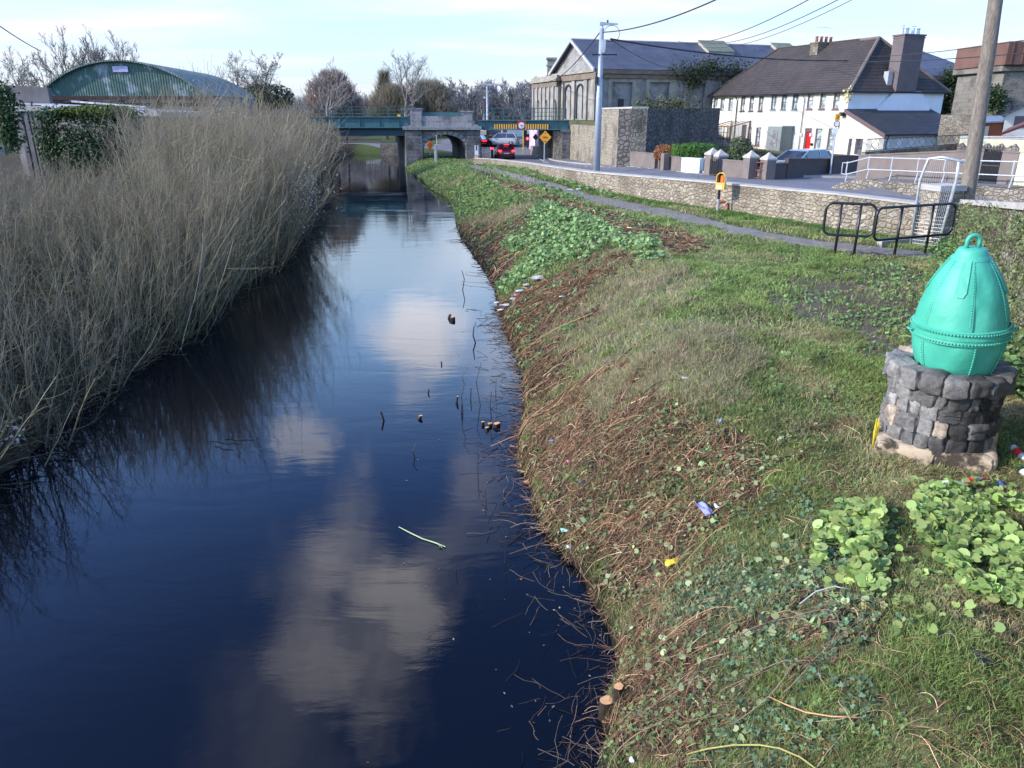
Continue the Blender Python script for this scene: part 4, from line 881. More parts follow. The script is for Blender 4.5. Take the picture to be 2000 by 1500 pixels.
# ---------------------------------------------------------------- raised ground at the right: rubble wall, white railing, brown wall
RD = (RW_B - RW_A) / np.hypot(*(RW_B - RW_A)); RN = np.array([-RD[1], RD[0]]); RLEN = np.hypot(*(RW_B - RW_A))
def rp(a, b, dz=0.0, base=True):
    p = RW_A + RD * a + RN * b; return np.array([p[0], p[1], float(land(p[0] + RN[0] * .5, p[1] + RN[1] * .5)) + dz])
def ralong(u, v=360): return float(np.dot(on_line(u, v, RW_A, RW_B)[:2] - RW_A, RD))
def right_side():
    t = thing('rubble_wall', 'low broken rubble wall with dark top below the white tube railing', 'stone wall', rp(RLEN / 2, 0)); m = MB(); n = 18
    for k in range(n):
        a, b = RLEN * k / n, RLEN * (k + 1) / n; p, q = rp(a, 0), rp(b, 0); j0, j1 = .05 * math.sin(k * 2.3), .05 * math.sin((k + 1) * 2.3); m.wall(p, q, 1.3, p[2] + .03 + j0, .34, 0, -.1, z1b=q[2] + .03 + j1)
    m.build('rubble_face', 'brokenwall', t)
    # white railing
    us = [1640, 1681, 1726, 1777, 1829, 1893, 1963, 2040]; pts = [rp(ralong(u), .32) for u in us]; H = .92
    t = thing('tube_railing', 'white two-rail tube railing along the top of the low rubble wall', 'railing', pts[3])
    for p in pts: q = MB(); q.tube([p, p + np.array([.05, -.03, .45]), p + np.array([0, 0, .5]), p + np.array([0, 0, H + .06])], .028, 6); q.build('post', 'rail', t)
    e = pts[0] - np.array([RD[0], RD[1], 0]) * .22
    r = MB(); r.tube([e + np.array([0, 0, H * .5]), e + np.array([0, 0, H])] + [p + np.array([0, 0, H]) for p in pts], .026, 6); r.build('top_rail', 'rail', t, smooth=True)
    r = MB(); r.tube([e + np.array([0, 0, H * .5])] + [p + np.array([0, 0, H * .48]) for p in pts], .024, 6); r.build('middle_rail', 'rail', t, smooth=True)
    # brown wall behind with a gate
    off = 1.75
    W0 = RW_A + RN * off; W1 = RW_B + RN * off
    al = lambda u, v=340: on_line(u, v, W0, W1)
    def w(name, label, u0, u1, v0, v1, mat, th=.25):
        P, Q = al(u0), al(u1); P[2] = float(land(P[0], P[1])); Q[2] = float(land(Q[0], Q[1])); seg(name, label, 0, 0, 0, 0, v0, v1, mat, th, stand=(P, Q))
    w('garden_wall', 'long brown rendered wall behind the white railing, left of the black side gate', 1672, 1913, 302, 291, 'brownrender')
    w('garden_wall', 'brown wall piece between the black side gate and the cream wall', 1950, 1982, 294, 296, 'brownrender')
    w('garden_wall', 'cream roughcast wall end at the right edge of the picture', 1983, 2060, 294, 290, 'creamwall', .6)
    P, Q = al(1915), al(1948); P[2] = Q[2] = float(land(P[0], P[1])); bar_gate('garden_gate', 'black barred side gate in the long brown wall on the right', 0, 0, 0, 0, 290, 'black', 3, 12, True, stand=(P, Q))
    # front yard wall with diamond-pattern railing in front of the extension
    A = np.array([*tp(TLEN + EL + 1.2, -1.5)]); 
    A = at_Y(1690, 300, 50)[:2]; B = at_Y(1905, 300, 54)[:2]
    za = lambda u, v: on_line(u, v, A, B)
    p, q = za(1690, 296), za(1905, 281); m = MB(); t = thing('yard_wall', 'dark stone yard wall with a pale ragged top below the diamond-pattern railing', 'stone wall', (*((A + B) / 2), 1.8))
    m.wall(A, B, 1.4, za(1690, 297)[2], .3, z1b=za(1905, 279)[2]); m.build('wall_face', 'brokenwall', t)
    t = thing('patterned_railing', 'dark green railing with diamond and bar panels in front of the side extension', 'railing', (*((A + B) / 2), 2.8)); m = MB(); nb = 9
    f = lambda s, h: np.array([*(A * (1 - s) + B * s), (za(1690, 296)[2] * (1 - s) + za(1905, 279)[2] * s) + h * (1.0 - .25 * s) * .75])
    for h in (.05, 1.0): m.tube([f(0, h), f(.93, h)], .035, 4)
    m.build('rails', 'girderdark', t); m = MB()
    for k in range(nb):
        s0, s1 = .93 * k / nb, .93 * (k + 1) / nb; w_ = s1 - s0
        for j in range(5): s = s0 + w_ * .38 * j / 4; m.tube([f(s, .05), f(s, 1.0)], .016, 3)
        c = s0 + w_ * .69; hw = w_ * .30
        m.tube([f(c - hw, .52), f(c, .95), f(c + hw, .52), f(c, .1), f(c - hw, .52)], .018, 3)
    m.build('panels', 'girderdark', t)
    # near wall at the right edge with a sloping top and pale capping
    t = thing('approach_wall', 'tall overgrown stone wall with a wide pale capping rising at the right edge of the picture', 'stone wall', (*NW[1], 1.9))
    zt = [3.06, 4.0, 4.35, 4.6]; m, c = MB(), MB()
    for i in range(3):
        P, Q = np.array(NW[i + 1]), np.array(NW[i]); n = 8
        for k in range(n):
            a, b = k / n, (k + 1) / n; p, q = P * (1 - a) + Q * a, P * (1 - b) + Q * b; z0, z1 = zt[i + 1] * (1 - a) + zt[i] * a, zt[i + 1] * (1 - b) + zt[i] * b
            m.wall(q, p, 1.3, z1 - .10, .55, z1b=z0 - .10); c.wall(q, p, z1 - .10, z1, .75, 0, -.06, z0b=z0 - .10, z1b=z0)
    m.build('rubble_face', 'nearwall', t); c.build('capping', 'concrete', t)
    # end pillar by the gap
    P = at_Y(1838, 420, 19.3); zt_ = z_above(P, 372); t = thing('wall_pillar', 'squat pale stone pillar at the end of the towpath wall by the steel gate frame', 'pillar', (P[0], P[1], 1.9)); m = MB(); m.box((P[0] + .1, P[1] + .3, (1.7 + zt_) / 2), (.72, .6, zt_ - 1.7), .25); m.build('shaft', 'stonewall', t); c = MB(); c.box((P[0] + .1, P[1] + .3, zt_ + .05), (.80, .68, .14), .25); c.build('cap', 'concrete', t)
right_side()

# ---------------------------------------------------------------- goods shed, tower building, retaining walls
SH_L = at_Y(1166, 133, 80.)[:2]; SH_R = at_Y(1926, 152, 97.)[:2]
SD = (SH_R - SH_L) / np.hypot(*(SH_R - SH_L)); SN = np.array([-SD[1], SD[0]]); SLEN = np.hypot(*(SH_R - SH_L))
def sp_(a, b): return SH_L + SD * a + SN * b
def so(u, v): return float(np.dot(on_line(u, v, SH_L, SH_R)[:2] - SH_L, SD))
def sz(u, v): return float(on_line(u, v, SH_L, SH_R)[2])
def shed():
    ez = sz(1166, 133); t = thing('goods_shed', 'long pale limestone goods shed with a blue slate roof and a gable facing the bridge', 'stone building', (*sp_(SLEN / 2, 0), 2))
    SW = 11.0; rz_ = z_above(sp_(0, SW / 2), 79)
    # gable pulled towards the camera's left: front gable wall
    m = MB(); blind = [(1195,1243,161,211),(1268,1316,161,211),(1342,1388,163,215)]
    ops = [(so(a, 180), so(b, 180), sz((a + b) / 2, d), sz((a + b) / 2, c)) for a, b, c, d in blind]
    n0 = 6; step = (ops[1][0] - ops[0][0])
    ops += [(ops[2][0] + step * k, ops[2][1] + step * k, ops[2][2], ops[2][3]) for k in range(1, 5)]
    wall_open(m, SH_L, SH_R, .6, ez - .5, .22, ops)
    for o in ops: m.wall(sp_(o[0], 0), sp_(o[1], 0), o[2], o[3], .05, 0, .22)
    m.add([(*sp_(0, SW), .6), (*sp_(0, 0), .6), (*sp_(0, 0), ez), (*sp_(0, SW / 2), rz_), (*sp_(0, SW), ez)], [(0, 1, 2, 3, 4)]); m.add([(*sp_(SLEN, 0), .6), (*sp_(SLEN, SW), .6), (*sp_(SLEN, SW), ez), (*sp_(SLEN, 0), ez)], [(0, 1, 2, 3)]); m.add([(*sp_(SLEN, SW), .6), (*sp_(0, SW), .6), (*sp_(0, SW), ez), (*sp_(SLEN, SW), ez)], [(0, 1, 2, 3)])
    m.build('wall', 'shedstone', t)
    tr = MB()
    for o in ops:
        tr.wall(sp_(o[0] - .45, 0), sp_(o[0] - .02, 0), o[2] - .3, o[3] + .35, .12, 0, -.12); tr.wall(sp_(o[1] + .02, 0), sp_(o[1] + .45, 0), o[2] - .3, o[3] + .35, .12, 0, -.12); tr.wall(sp_(o[0] - .02, 0), sp_(o[1] + .02, 0), o[3] + .02, o[3] + .35, .12, 0, -.12)
    for k in range(9):
        a = ops[0][0] - 1.55 + step * k; 
        if a + .9 < SLEN: tr.wall(sp_(a - .45, 0), sp_(a + .45, 0), 4.2, ez - .95, .17, 0, -.17)
    build_each(tr, 'pilaster', 'shedtrim', t)
    c = MB(); c.wall(sp_(-.15, 0), sp_(SLEN + .1, 0), ez - .90, ez - .52, .30, 0, -.28); c.wall(sp_(-.3, 0), sp_(SLEN + .3, 0), ez - .50, ez - .12, .6, 0, -.5); c.wall(sp_(-.003, SW + .2), sp_(-.003, -.3), ez - .95, ez - .35, .25, 0, -.25); c.build('cornice', 'browntrim', t)
    # gable features: pilasters, arches, oculus
    g = MB()
    for b in (.5, 2.2, 5.3, 8.4, 10.4): g.wall(sp_(0, b + .45), sp_(0, b - .3), 1.0, ez - 1.0, .2, 0, -.2)
    g.wall(sp_(0, SW + .05), sp_(0, -.05), ez - .34, ez - .1, .42, 0, -.42)
    build_each(g, 'pilaster', 'shedtrim', t)
    g = MB()
    for b0 in (3.0, 6.1):
        pts = [(*(sp_(-.08, b0)), 4.4)] + [(*(sp_(-.08, b0 + .8 - .8 * math.cos(q))), 7.0 + .8 * math.sin(q)) for q in np.linspace(0, math.pi, 9)] + [(*(sp_(-.08, b0 + 1.6)), 4.4)]; g.tube(pts, .10, 4)
    g.tube([(*(sp_(-.06, 5.3 + .28 * math.cos(q))), 8.3 + .45 * math.sin(q)) for q in np.linspace(0, 2 * math.pi, 10)], .12, 4)
    g.build('gable_arches', 'blackpanel', t)
    w = MB(); a0, a1 = so(1209, 200), so(1220, 200); w.wall(sp_(a0, 0), sp_(a1, 0), sz(1215, 210), sz(1215, 193), .03, 0, .18); w.build('dark_opening', 'blackpanel', t)
    # roof, hipped at the far end
    r = MB(); ov = .45; hip = so(1875, 98); hip = min(hip, SLEN - 3.5); q = lambda a, b, z: (*sp_(a, b), z); ze = ez - .08
    r.add([q(-.5, -ov, ze), q(SLEN + ov, -ov, ze), q(hip, SW / 2, rz_ + .1), q(-.5, SW / 2, rz_ + .1)], [(0, 1, 2, 3)]); r.add([q(SLEN + ov, SW + ov, ze), q(-.5, SW + ov, ze), q(-.5, SW / 2, rz_ + .1), q(hip, SW / 2, rz_ + .1)], [(0, 1, 2, 3)]); r.add([q(SLEN + ov, -ov, ze), q(SLEN + ov, SW + ov, ze), q(hip, SW / 2, rz_ + .1)], [(0, 1, 2)])
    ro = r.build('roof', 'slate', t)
    e = MB(); 
    for b, z in ((-ov, ze), (SW + ov, ze)): e.hexa([q(-.62, b, z - .25), q(-.62, SW / 2, rz_ - .15), q(-.45, SW / 2, rz_ - .15), q(-.45, b, z - .25), q(-.62, b, z + .06), q(-.62, SW / 2, rz_ + .16), q(-.45, SW / 2, rz_ + .16), q(-.45, b, z + .06)])
    e.tube([q(-.5, SW / 2, rz_ + .12), q(hip, SW / 2, rz_ + .12)], .09, 5); e.build('verge_and_ridge', 'lead', ro)
    # two raised rooflights near the ridge
    for u0, u1 in ((1400, 1452), (1541, 1580)):
        d = MB(); a0, a1 = so(u0 + 4, 95) * 1.0, so(u1, 95); b = SW / 2; sl = (rz_ - ze) / (SW / 2 + ov)
        lo, hi = 3.1, 5.35; Z = lambda b_: ze + (b_ + ov) * sl
        a0 *= 1.06; a1 *= 1.06
        d.hexa([q(a0, lo, Z(lo) + .02), q(a1, lo, Z(lo) + .02), q(a1, hi, Z(hi) + .02), q(a0, hi, Z(hi) + .02), q(a0, lo, Z(lo) + .32), q(a1, lo, Z(lo) + .32), q(a1, hi, Z(hi) + .45), q(a0, hi, Z(hi) + .45)]); rl = d.build('rooflight', 'kerb', ro)
        f = MB(); f.hexa([q(a0 - .1, lo - .1, Z(lo) + .33), q(a1 + .1, lo - .1, Z(lo) + .33), q(a1 + .1, hi, Z(hi) + .46), q(a0 - .1, hi, Z(hi) + .46), q(a0 - .1, lo - .1, Z(lo) + .38), q(a1 + .1, lo - .1, Z(lo) + .38), q(a1 + .1, hi, Z(hi) + .51), q(a0 - .1, hi, Z(hi) + .51)]); f.build('rooflight_cover', plain('mossy_plastic_sheet', (.22, .24, .16), .6, .4, 1.4), rl)
shed()
def tower_building():
    P = at_Y(1040, 205, 97.)[:2]; Q = at_Y(1088, 150, 88.)[:2]; R = at_Y(1121, 150, 89.5)[:2]; z = z_above(Q, 149); zP = z
    t = thing('stone_station_building', 'small tan stone building with arched recesses and a tall chimney behind the road bridge', 'stone building', (*Q, 1))
    S = P + (R - Q); m = MB(); m.prism([P, Q, R, S], .3, z - 1.0, 0); m.build('wall', ['shedstone'], t)
    c = MB(); d = (Q - P) / np.hypot(*(Q - P)); e = (R - Q) / np.hypot(*(R - Q))
    f = lambda k: [P - e * k - d * k, Q + d * k - e * k, R + d * k + e * k, S + e * k - d * k]
    c.prism(f(.12), z - 1.0, z - .45); c.build('frieze', 'browntrim', t); c = MB(); c.prism(f(.35), z - .45, z - .2); c.prism(f(.1), z - .2, z + .15); c.build('cornice', 'shedtrim', t)
    g = MB(); L = np.hypot(*(Q - P))
    for k in range(6): a = P + d * (L * (k + .15) / 6); b = a + d * .55; g.wall(a, b, .6, z - 1.0, .15, 0, -.15)
    g.wall(Q + e * .03, Q + e * .5, .6, z - 1.0, .15, 0, -.15); g.wall(R - e * .5, R, .6, z - 1.0, .15, 0, -.15)
    build_each(g, 'pilaster', 'shedtrim', t); g = MB()
    for k in (1, 3, 5):
        c0 = P + d * (L * (k + .0 + .05) / 6 + .9); nn = np.array([d[1], -d[0]]) * .06; pts = [(*(c0 - d * .5 + nn), 3.2)] + [(*(c0 - d * .5 * math.cos(q) + nn), z - 3.2 + .8 * math.sin(q)) for q in np.linspace(0, math.pi, 7)] + [(*(c0 + d * .5 + nn), 3.2)]; g.tube(pts, .10, 4)
    g.build('arch_recesses', 'blackpanel', t)
    p = at_Y(1077, 130, 92.)[:2]; zc = z_above(p, 113); m = MB(); m.box((*p, (z + zc) / 2 - .3), (.95, .95, zc - z + .3)); m.box((*p, zc - .8), (1.15, 1.15, .16)); m.box((*p, zc - .1), (1.2, 1.2, .22)); m.box((*p, zc - 1.9), (1.15, 1.15, .16)); m.build('chimney', 'shedtrim', t)
tower_building()

RT0, RT1, RT2 = GW[0][:2], GW[1][:2], at_Y(1400, 290, 64.)[:2]
def retaining():
    z1 = z_above(RT1, 212); a = RT0 * .42 + RT1 * .58; zl = z_above(RT0, 243)
    t = thing('retaining_wall', 'high tan masonry retaining wall stained with moss beside the road, below the goods shed', 'retaining wall', (*RT1, 1.5))
    m = MB(); m.wall(RT0, a, 0, zl, 1.0, z1b=z_above(a, 246)); m.wall(a, RT1, 0, z_above(a, 214), 1.0, z1b=z1); m.build('masonry', 'tanwall', t); c = MB(); c.wall(a, RT1, z_above(a, 214), z_above(a, 214) + .12, 1.1, 0, -.06, z0b=z1, z1b=z1 + .12); c.build('capping', 'concrete', t)
    n = MB(); p = on_line(1223, 279, RT0, RT1); d = (RT1 - RT0) / np.hypot(*(RT1 - RT0)); q = p[:2]; n.wall(q - d * .4, q + d * .4, p[2] - .25, p[2] + .22, .04, 0, -.045); tag(n.build('notice_plate', 'signwhite', loc=(*q, p[2])), 'small blank white plate fixed to the tan retaining wall', 'notice')
    t = thing('retaining_wall', 'high dark limestone retaining wall in shade behind the hedge and garden walls', 'retaining wall', (*((RT1 + RT2) / 2), 1.7))
    m = MB(); m.wall(RT1, RT2, 1.0, z1 - .02, 1.0, 0, .004, z1b=z_above(RT2, 211)); m.build('masonry', 'darkwall', t)
    # railway yard ground behind them
    e = MB(); e.prism([RT0 + [.95, .2], RT1 + [.55, .9], RT2 + [0, 1.], (19.5, 86), (58, 99), (75, 130), (4.7, 130), (4.7, 84)], .0, 4.3); o = e.build('railway_embankment', 'ground', loc=(30, 90, 0)); tag(o, kind='structure')
    a_ = o.data.color_attributes.new('Col', 'FLOAT_COLOR', 'POINT'); a_.data.foreach_set('color', [.09, .10, .05, 1] * len(o.data.vertices))
retaining()

# ---------------------------------------------------------------- railway bridge
PX0, PX1 = at_Y(793, 290, BR_Y)[0], at_Y(938, 290, BR_Y)[0]
def zb(v, y=BR_Y): return z_above((0, y), v)
def bx(u, y=BR_Y, v=240): return at_Y(u, v, y)[0]
def bridge():
    t = thing('railway_bridge', 'green iron railway bridge on a grey stone arched pier crossing the canal and the road', 'bridge', ((PX0 + PX1) / 2, BR_Y, .5)); D = 8.0
    # arched pier
    a0, a1 = bx(826), bx(910); zt = zb(253); zs = .7; crown = zb(263); cx, hw = (a0 + a1) / 2, (a1 - a0) / 2; m = MB(); sk = -2.0; N = 22
    zar = lambda x: zs + 1.0 + (crown - zs - 1.0) * math.sqrt(max(0, 1 - ((x - cx) / hw) ** 2))
    def P(x, y, z): return (x + sk * (y - BR_Y) / D, y, z)
    for f, (yy, fl) in enumerate(((BR_Y, 0), (BR_Y + D, 1))):
        def quad(*p):
            q = [P(x, yy, z) for x, z in p]; m.add(q, [(0, 1, 2, 3) if not fl else (3, 2, 1, 0)])
        quad((PX0, -1), (a0, -1), (a0, zt), (PX0, zt)); quad((a1, -1), (PX1, -1), (PX1, zt), (a1, zt))
        for k in range(N):
            x0, x1 = a0 + (a1 - a0) * k / N, a0 + (a1 - a0) * (k + 1) / N; quad((x0, zar(x0)), (x1, zar(x1)), (x1, zt), (x0, zt))
    pts = [(a0, -1), (a0, zs + 1.0)] + [(a0 + (a1 - a0) * k / N, zar(a0 + (a1 - a0) * k / N)) for k in range(N + 1)] + [(a1, -1)]
    for (x0, z0), (x1, z1) in zip(pts[:-1], pts[1:]): m.add([P(x0, BR_Y, z0), P(x1, BR_Y, z1), P(x1, BR_Y + D, z1), P(x0, BR_Y + D, z0)], [(3, 2, 1, 0)])
    m.add([P(PX0, BR_Y, -1), P(PX0, BR_Y, zt), P(PX0, BR_Y + D, zt), P(PX0, BR_Y + D, -1)], [(3, 2, 1, 0)]); m.add([P(PX1, BR_Y, -1), P(PX1, BR_Y, zt), P(PX1, BR_Y + D, zt), P(PX1, BR_Y + D, -1)], [(0, 1, 2, 3)])
    pr = m.build('pier', 'pierstone', t)
    b = MB()
    for u0, u1 in ((793, 824), (911, 938)): b.box(((bx(u0) + bx(u1)) / 2, BR_Y - .12, (-1 + zt) / 2), (bx(u1) - bx(u0), .24, zt + 1.0))
    build_each(b, 'pilaster', 'pierstone', pr)
    v = MB()      # arch ring of long voussoirs
    for k in range(13):
        q0, q1 = math.pi * k / 13 + .02, math.pi * (k + 1) / 13 - .02; rx, rz = hw, crown - zs - 1.0; o = []
        for q, s in ((q0, 0), (q1, 0), (q1, 1), (q0, 1)): 
            kx = 1 + s * .22; kz = 1 + s * .28; o.append((cx - rx * kx * math.cos(q), BR_Y - .0, min(zt - .02, zs + 1.0 + rz * kz * math.sin(q))))
        v.extrude(o[::-1], (0, -.07, 0))
    v.build('arch_ring', 'pierblock', pr)
    s = MB(); s.box(((PX0 + PX1) / 2, BR_Y + D / 2 - .15, zt + .15), (PX1 - PX0 + .35, D + .7, .32)); s.build('string_course', 'pierblock', pr)
    pa = MB(); z2 = zb(226.5); pa.box(((bx(804) + bx(924)) / 2, BR_Y + .35, (zt + .31 + z2) / 2), (bx(924) - bx(804), .7, z2 - zt - .31)); pa.build('parapet', 'pierblock', pr)
    for u0, u1, vt in ((802, 824, 213.5), (902, 923, 219)):
        q = MB(); zz = zb(vt); q.box(((bx(u0) + bx(u1)) / 2, BR_Y + .40, (zt + .31 + zz) / 2), (bx(u1) - bx(u0), 1.0, zz - zt - .31)); q.box(((bx(u0) + bx(u1)) / 2, BR_Y + .40, zz + .06), (bx(u1) - bx(u0) + .2, 1.2, .12)); q.build('parapet_block', 'pierblock', pr)
    g = MB(); g.box(((bx(824) + bx(902)) / 2, BR_Y + .5, (z2 + zb(220)) / 2 + .02), (bx(902) - bx(824) - .06, .08, zb(220) - z2)); g.build('middle_girder', 'girder', t)
    # canal span
    xl = -24.; x1 = PX0 + .3; zt1, zm, zb1 = zb(229), zb(248.5), zb(264)
    g = MB(); g.box(((xl + x1) / 2, BR_Y + .25, (zt1 + zm) / 2), (x1 - xl, .12, zt1 - zm)); g.box(((xl + x1) / 2, BR_Y + .22, zt1 + .03), (x1 - xl, .5, .09)); g.box(((xl + x1) / 2, BR_Y + .22, zm - .03), (x1 - xl, .5, .09))
    for k in range(12): g.box((x1 - .9 - k * 1.9, BR_Y + .14, (zt1 + zm) / 2), (.09, .12, zt1 - zm - .02))
    g.build('canal_girder', 'girder', t); g = MB(); g.box(((xl + x1) / 2, BR_Y + 4, (zm + zb1) / 2 - .08), (x1 - xl, 7.0, zm - zb1)); g.build('canal_deck', 'girderdark', t)
    g = MB(); g.box(((xl + x1) / 2, BR_Y + 7.7, (zt1 + zb1) / 2), (x1 - xl, .12, zt1 - zb1)); g.build('far_girder', 'girderdark', t)
    # road span
    x0, x2 = PX1 - .2, bx(1112); zt2, zb2 = zb(236), zb(252)
    g = MB(); g.box(((x0 + x2) / 2, BR_Y + .25, (zt2 + zb2) / 2), (x2 - x0, .12, zt2 - zb2)); g.box(((x0 + x2) / 2, BR_Y + .2, zt2 + .04), (x2 - x0, .5, .09)); g.box(((x0 + x2) / 2, BR_Y + .2, zb2 - .04), (x2 - x0, .5, .09))
    for k in range(10): g.box((x0 + .6 + k * 1.0, BR_Y + .14, (zt2 + zb2) / 2), (.08, .12, zt2 - zb2 - .02))
    g.build('road_girder', 'girder', t); g = MB(); g.box(((x0 + x2) / 2, BR_Y + 4.1, zb2 + .18), (x2 - x0, 7.2, .3)); g.build('road_deck', 'girderdark', t); g = MB(); g.box(((x0 + x2) / 2, BR_Y + 7.8, (zt2 + zb2) / 2), (x2 - x0, .12, zt2 - zb2)); g.build('far_girder', 'girderdark', t)
    # railings
    def rail(xa, xb, z0, h, n, y, curve=0):
        r = MB(); 
        for k in range(n): x = xa + (xb - xa) * k / (n - 1); r.tube([(x, y, z0), (x, y, z0 + h)], .045, 4)
        for f in (.35, .68, 1.0): r.tube([(xa, y, z0 + h * f), (xb, y, z0 + h * f)], .025, 4)
        r.build('railing', 'railgreen', t)
    rail(xl, x1 - .2, zt1, .95, 9, BR_Y + .3); rail(xl, x1 - .2, zt1, 1.0, 11, BR_Y + 7.6); rail(x0 + .4, x2 - .3, zt2, 1.15, 9, BR_Y + .3); rail(x0 + .4, x2 - .3, zt2, 1.15, 9, BR_Y + 7.6)
    w = MB(); w.tube([(xl, BR_Y + 5, zb(202)), (-8, BR_Y + 5, zb(208)), (bx(925), BR_Y + 5, zb(212))], .02, 4); w.build('signal_wire', 'cable', t)
    y = MB(); p = at_Y(779, 226, BR_Y + .2); y.box(p, (.30, .05, .25)); y.build('yellow_marker', 'yellow', t)
    # abutment
    ab = MB(); xa = bx(1078); ab.box(((xa + bx(1118)) / 2 + .2, BR_Y + 4.4, (zb2 - .2) / 2), (bx(1118) - xa, 8.2, zb2 - .1)); ab.build('abutment', 'tanwall', t)
    ab = MB(); ab.box(((bx(1098) + bx(1114)) / 2, BR_Y + .1, (zb2 - .22) / 2), (bx(1113) - bx(1097), .9, zb2 - .15)); ab.box(((bx(1098) + bx(1114)) / 2, BR_Y + .1, zb2 - .18), (bx(1116) - bx(1095), 1.1, .25)); ab.build('abutment_pier', 'pierstone', t)
    # hazard boards and height roundel
    for u0, u1, n in ((965, 1011, 10), (1026, 1073, 10)):
        h = MB(); z0, z1 = zb(252.5), zb(241.8); xa, xb = bx(u0), bx(u1); h.box(((xa + xb) / 2, BR_Y + .02, (z0 + z1) / 2), (xb - xa, .06, z1 - z0)); ho = h.build('hazard_board', 'black', t)
        s = MB(); w_ = (xb - xa) / n
        for k in range(n): s.box((xa + w_ * (k + .32), BR_Y - .015, (z0 + z1) / 2), (w_ * .56, .01, z1 - z0 - .05))
        s.build('yellow_stripes', 'yellow', ho)
    c = (bx(1018.5), BR_Y - .03, (zb(237) + zb(253)) / 2); R = Matrix.Rotation(math.pi / 2, 3, 'X')
    q = MB(); q.box((c[0], BR_Y + .02, c[2]), (.82, .05, .86)); bo = q.build('height_sign', 'signred', t)
    q = MB(); q.lathe([(0, 0), (.36, 0), (.36, .03), (0, .03)], 20, (c[0], c[1] + .02, c[2]), R=R); q.build('sign_ring', 'signred', bo); q = MB(); q.lathe([(0, .035), (.28, .035), (.28, .05), (0, .05)], 20, (c[0], c[1] + .02, c[2]), R=R); q.build('sign_disc', 'signwhite', bo)
    lettering("3.8m", .20, (c[0], c[1] - .05, c[2] - .04), bo); lettering("12'6\"", .11, (c[0], c[1] - .05, c[2] - .17), bo)
def lettering(txt, size, loc, parent, mat='black', rz=0., align='CENTER', name='lettering'):
    cu = bpy.data.curves.new('t', 'FONT'); cu.body = txt; cu.size = size; cu.align_x = align; cu.extrude = .004; o = bpy.data.objects.new('t', cu); C.objects.link(o)
    me = bpy.data.meshes.new_from_object(o.evaluated_get(bpy.context.evaluated_depsgraph_get())); bpy.data.objects.remove(o); Rm = Matrix.Rotation(rz, 4, 'Z') @ Matrix.Rotation(math.pi / 2, 4, 'X'); me.transform(Rm)
    og = ORG.get(parent.name, (0, 0, 0)); me.transform(Matrix.Translation(Vector(loc) - Vector(og))); me.materials.clear(); me.materials.append(M[mat]); q = bpy.data.objects.new(name, me); C.objects.link(q); q.parent = parent; ORG[q.name] = og; return q
bridge()

# ---------------------------------------------------------------- lamp posts, signs, cables, telegraph pole
def lamp_post(label, u, v, Y, top_v, r0, arm_u, arm_v, old=False):
    P = gnd(u, v) if Y is None else np.array([at_Y(u, v, Y)[0], Y, at_Y(u, v, Y)[2]]); zt = z_above(P, top_v); t = thing('street_lamp', label, 'street lamp', P, 'street lamps along the road')
    m = MB(); h = zt - P[2]; m.tube([P - np.array([0, 0, .3]), P + np.array([0, 0, h * .55]), P + np.array([0, 0, h * .56]), P + np.array([0, 0, h * .97])], [r0, r0 * .86, r0 * .72, r0 * .60], 14); m.build('pole', 'polegalv', t, smooth=True)
    e = at_Y(arm_u, arm_v, P[1]); s = 1 if arm_u > u else -1; L = abs(e[0] - P[0]); z = zt
    b = MB(); b.tube([(P[0], P[1], z - .5), (P[0], P[1], z - .02)], r0 * .4, 8); b.build('spigot', 'galv', t)
    a = MB(); a.hexa([(P[0] - .12, P[1] - .1, z - .10), (P[0] + L, P[1] - .12, z - .05), (P[0] + L, P[1] + .12, z - .05), (P[0] - .12, P[1] + .1, z - .10), (P[0] - .12, P[1] - .08, z + .08), (P[0] + L, P[1] - .1, z + .0), (P[0] + L, P[1] + .1, z + .0), (P[0] - .12, P[1] + .08, z + .08)]); a.build('lamp_head', 'polegalv', t)
    if not old: c = MB(); c.lathe([(.05, 0), (.05, .12), (0, .14)], 8, (P[0] + L * .35, P[1], z + .05)); c.build('light_sensor', 'black', t)
    return t, P, zt
LT, LP, LZ = lamp_post('tall pale blue-grey lamp post carrying black cables, standing behind the low towpath wall', 1165, 336, None, 46, .20, 1207, 44)
def lamp_extras():
    m = MB(); x, y = LP[0], LP[1]; zz = lambda v: z_above(LP, v); m.box((x + .12, y - .15, zz(88)), (.20, .18, .5)); m.box((x + .12, y - .15, zz(99)), (.14, .16, .2)); m.build('control_box', 'galv', LT)
    m = MB(); m.tube([(x - .5, y - .1, zz(107)), (x + .9, y - .1, zz(107))], .035, 5); m.tube([(x - .2, y - .1, zz(150)), (x - .2, y - .1, zz(165))], .10, 6); m.tube([(x + .22, y - .1, zz(146)), (x + .22, y - .1, zz(154))], .06, 6); m.build('cable_bracket', 'black', LT)
    m = MB(); m.tube([(x + .05 + .45 * math.cos(a) + .5, y - .1, zz(66) + .42 * math.sin(a)) for a in np.linspace(2.8, -2.2, 12)], .018, 4); m.build('cable_loop', 'cable', LT)
lamp_extras()
lamp_post('shorter grey lamp post in front of the railway bridge with its arm pointing right', 953, 309, None, 165, .15, 987, 165, True)
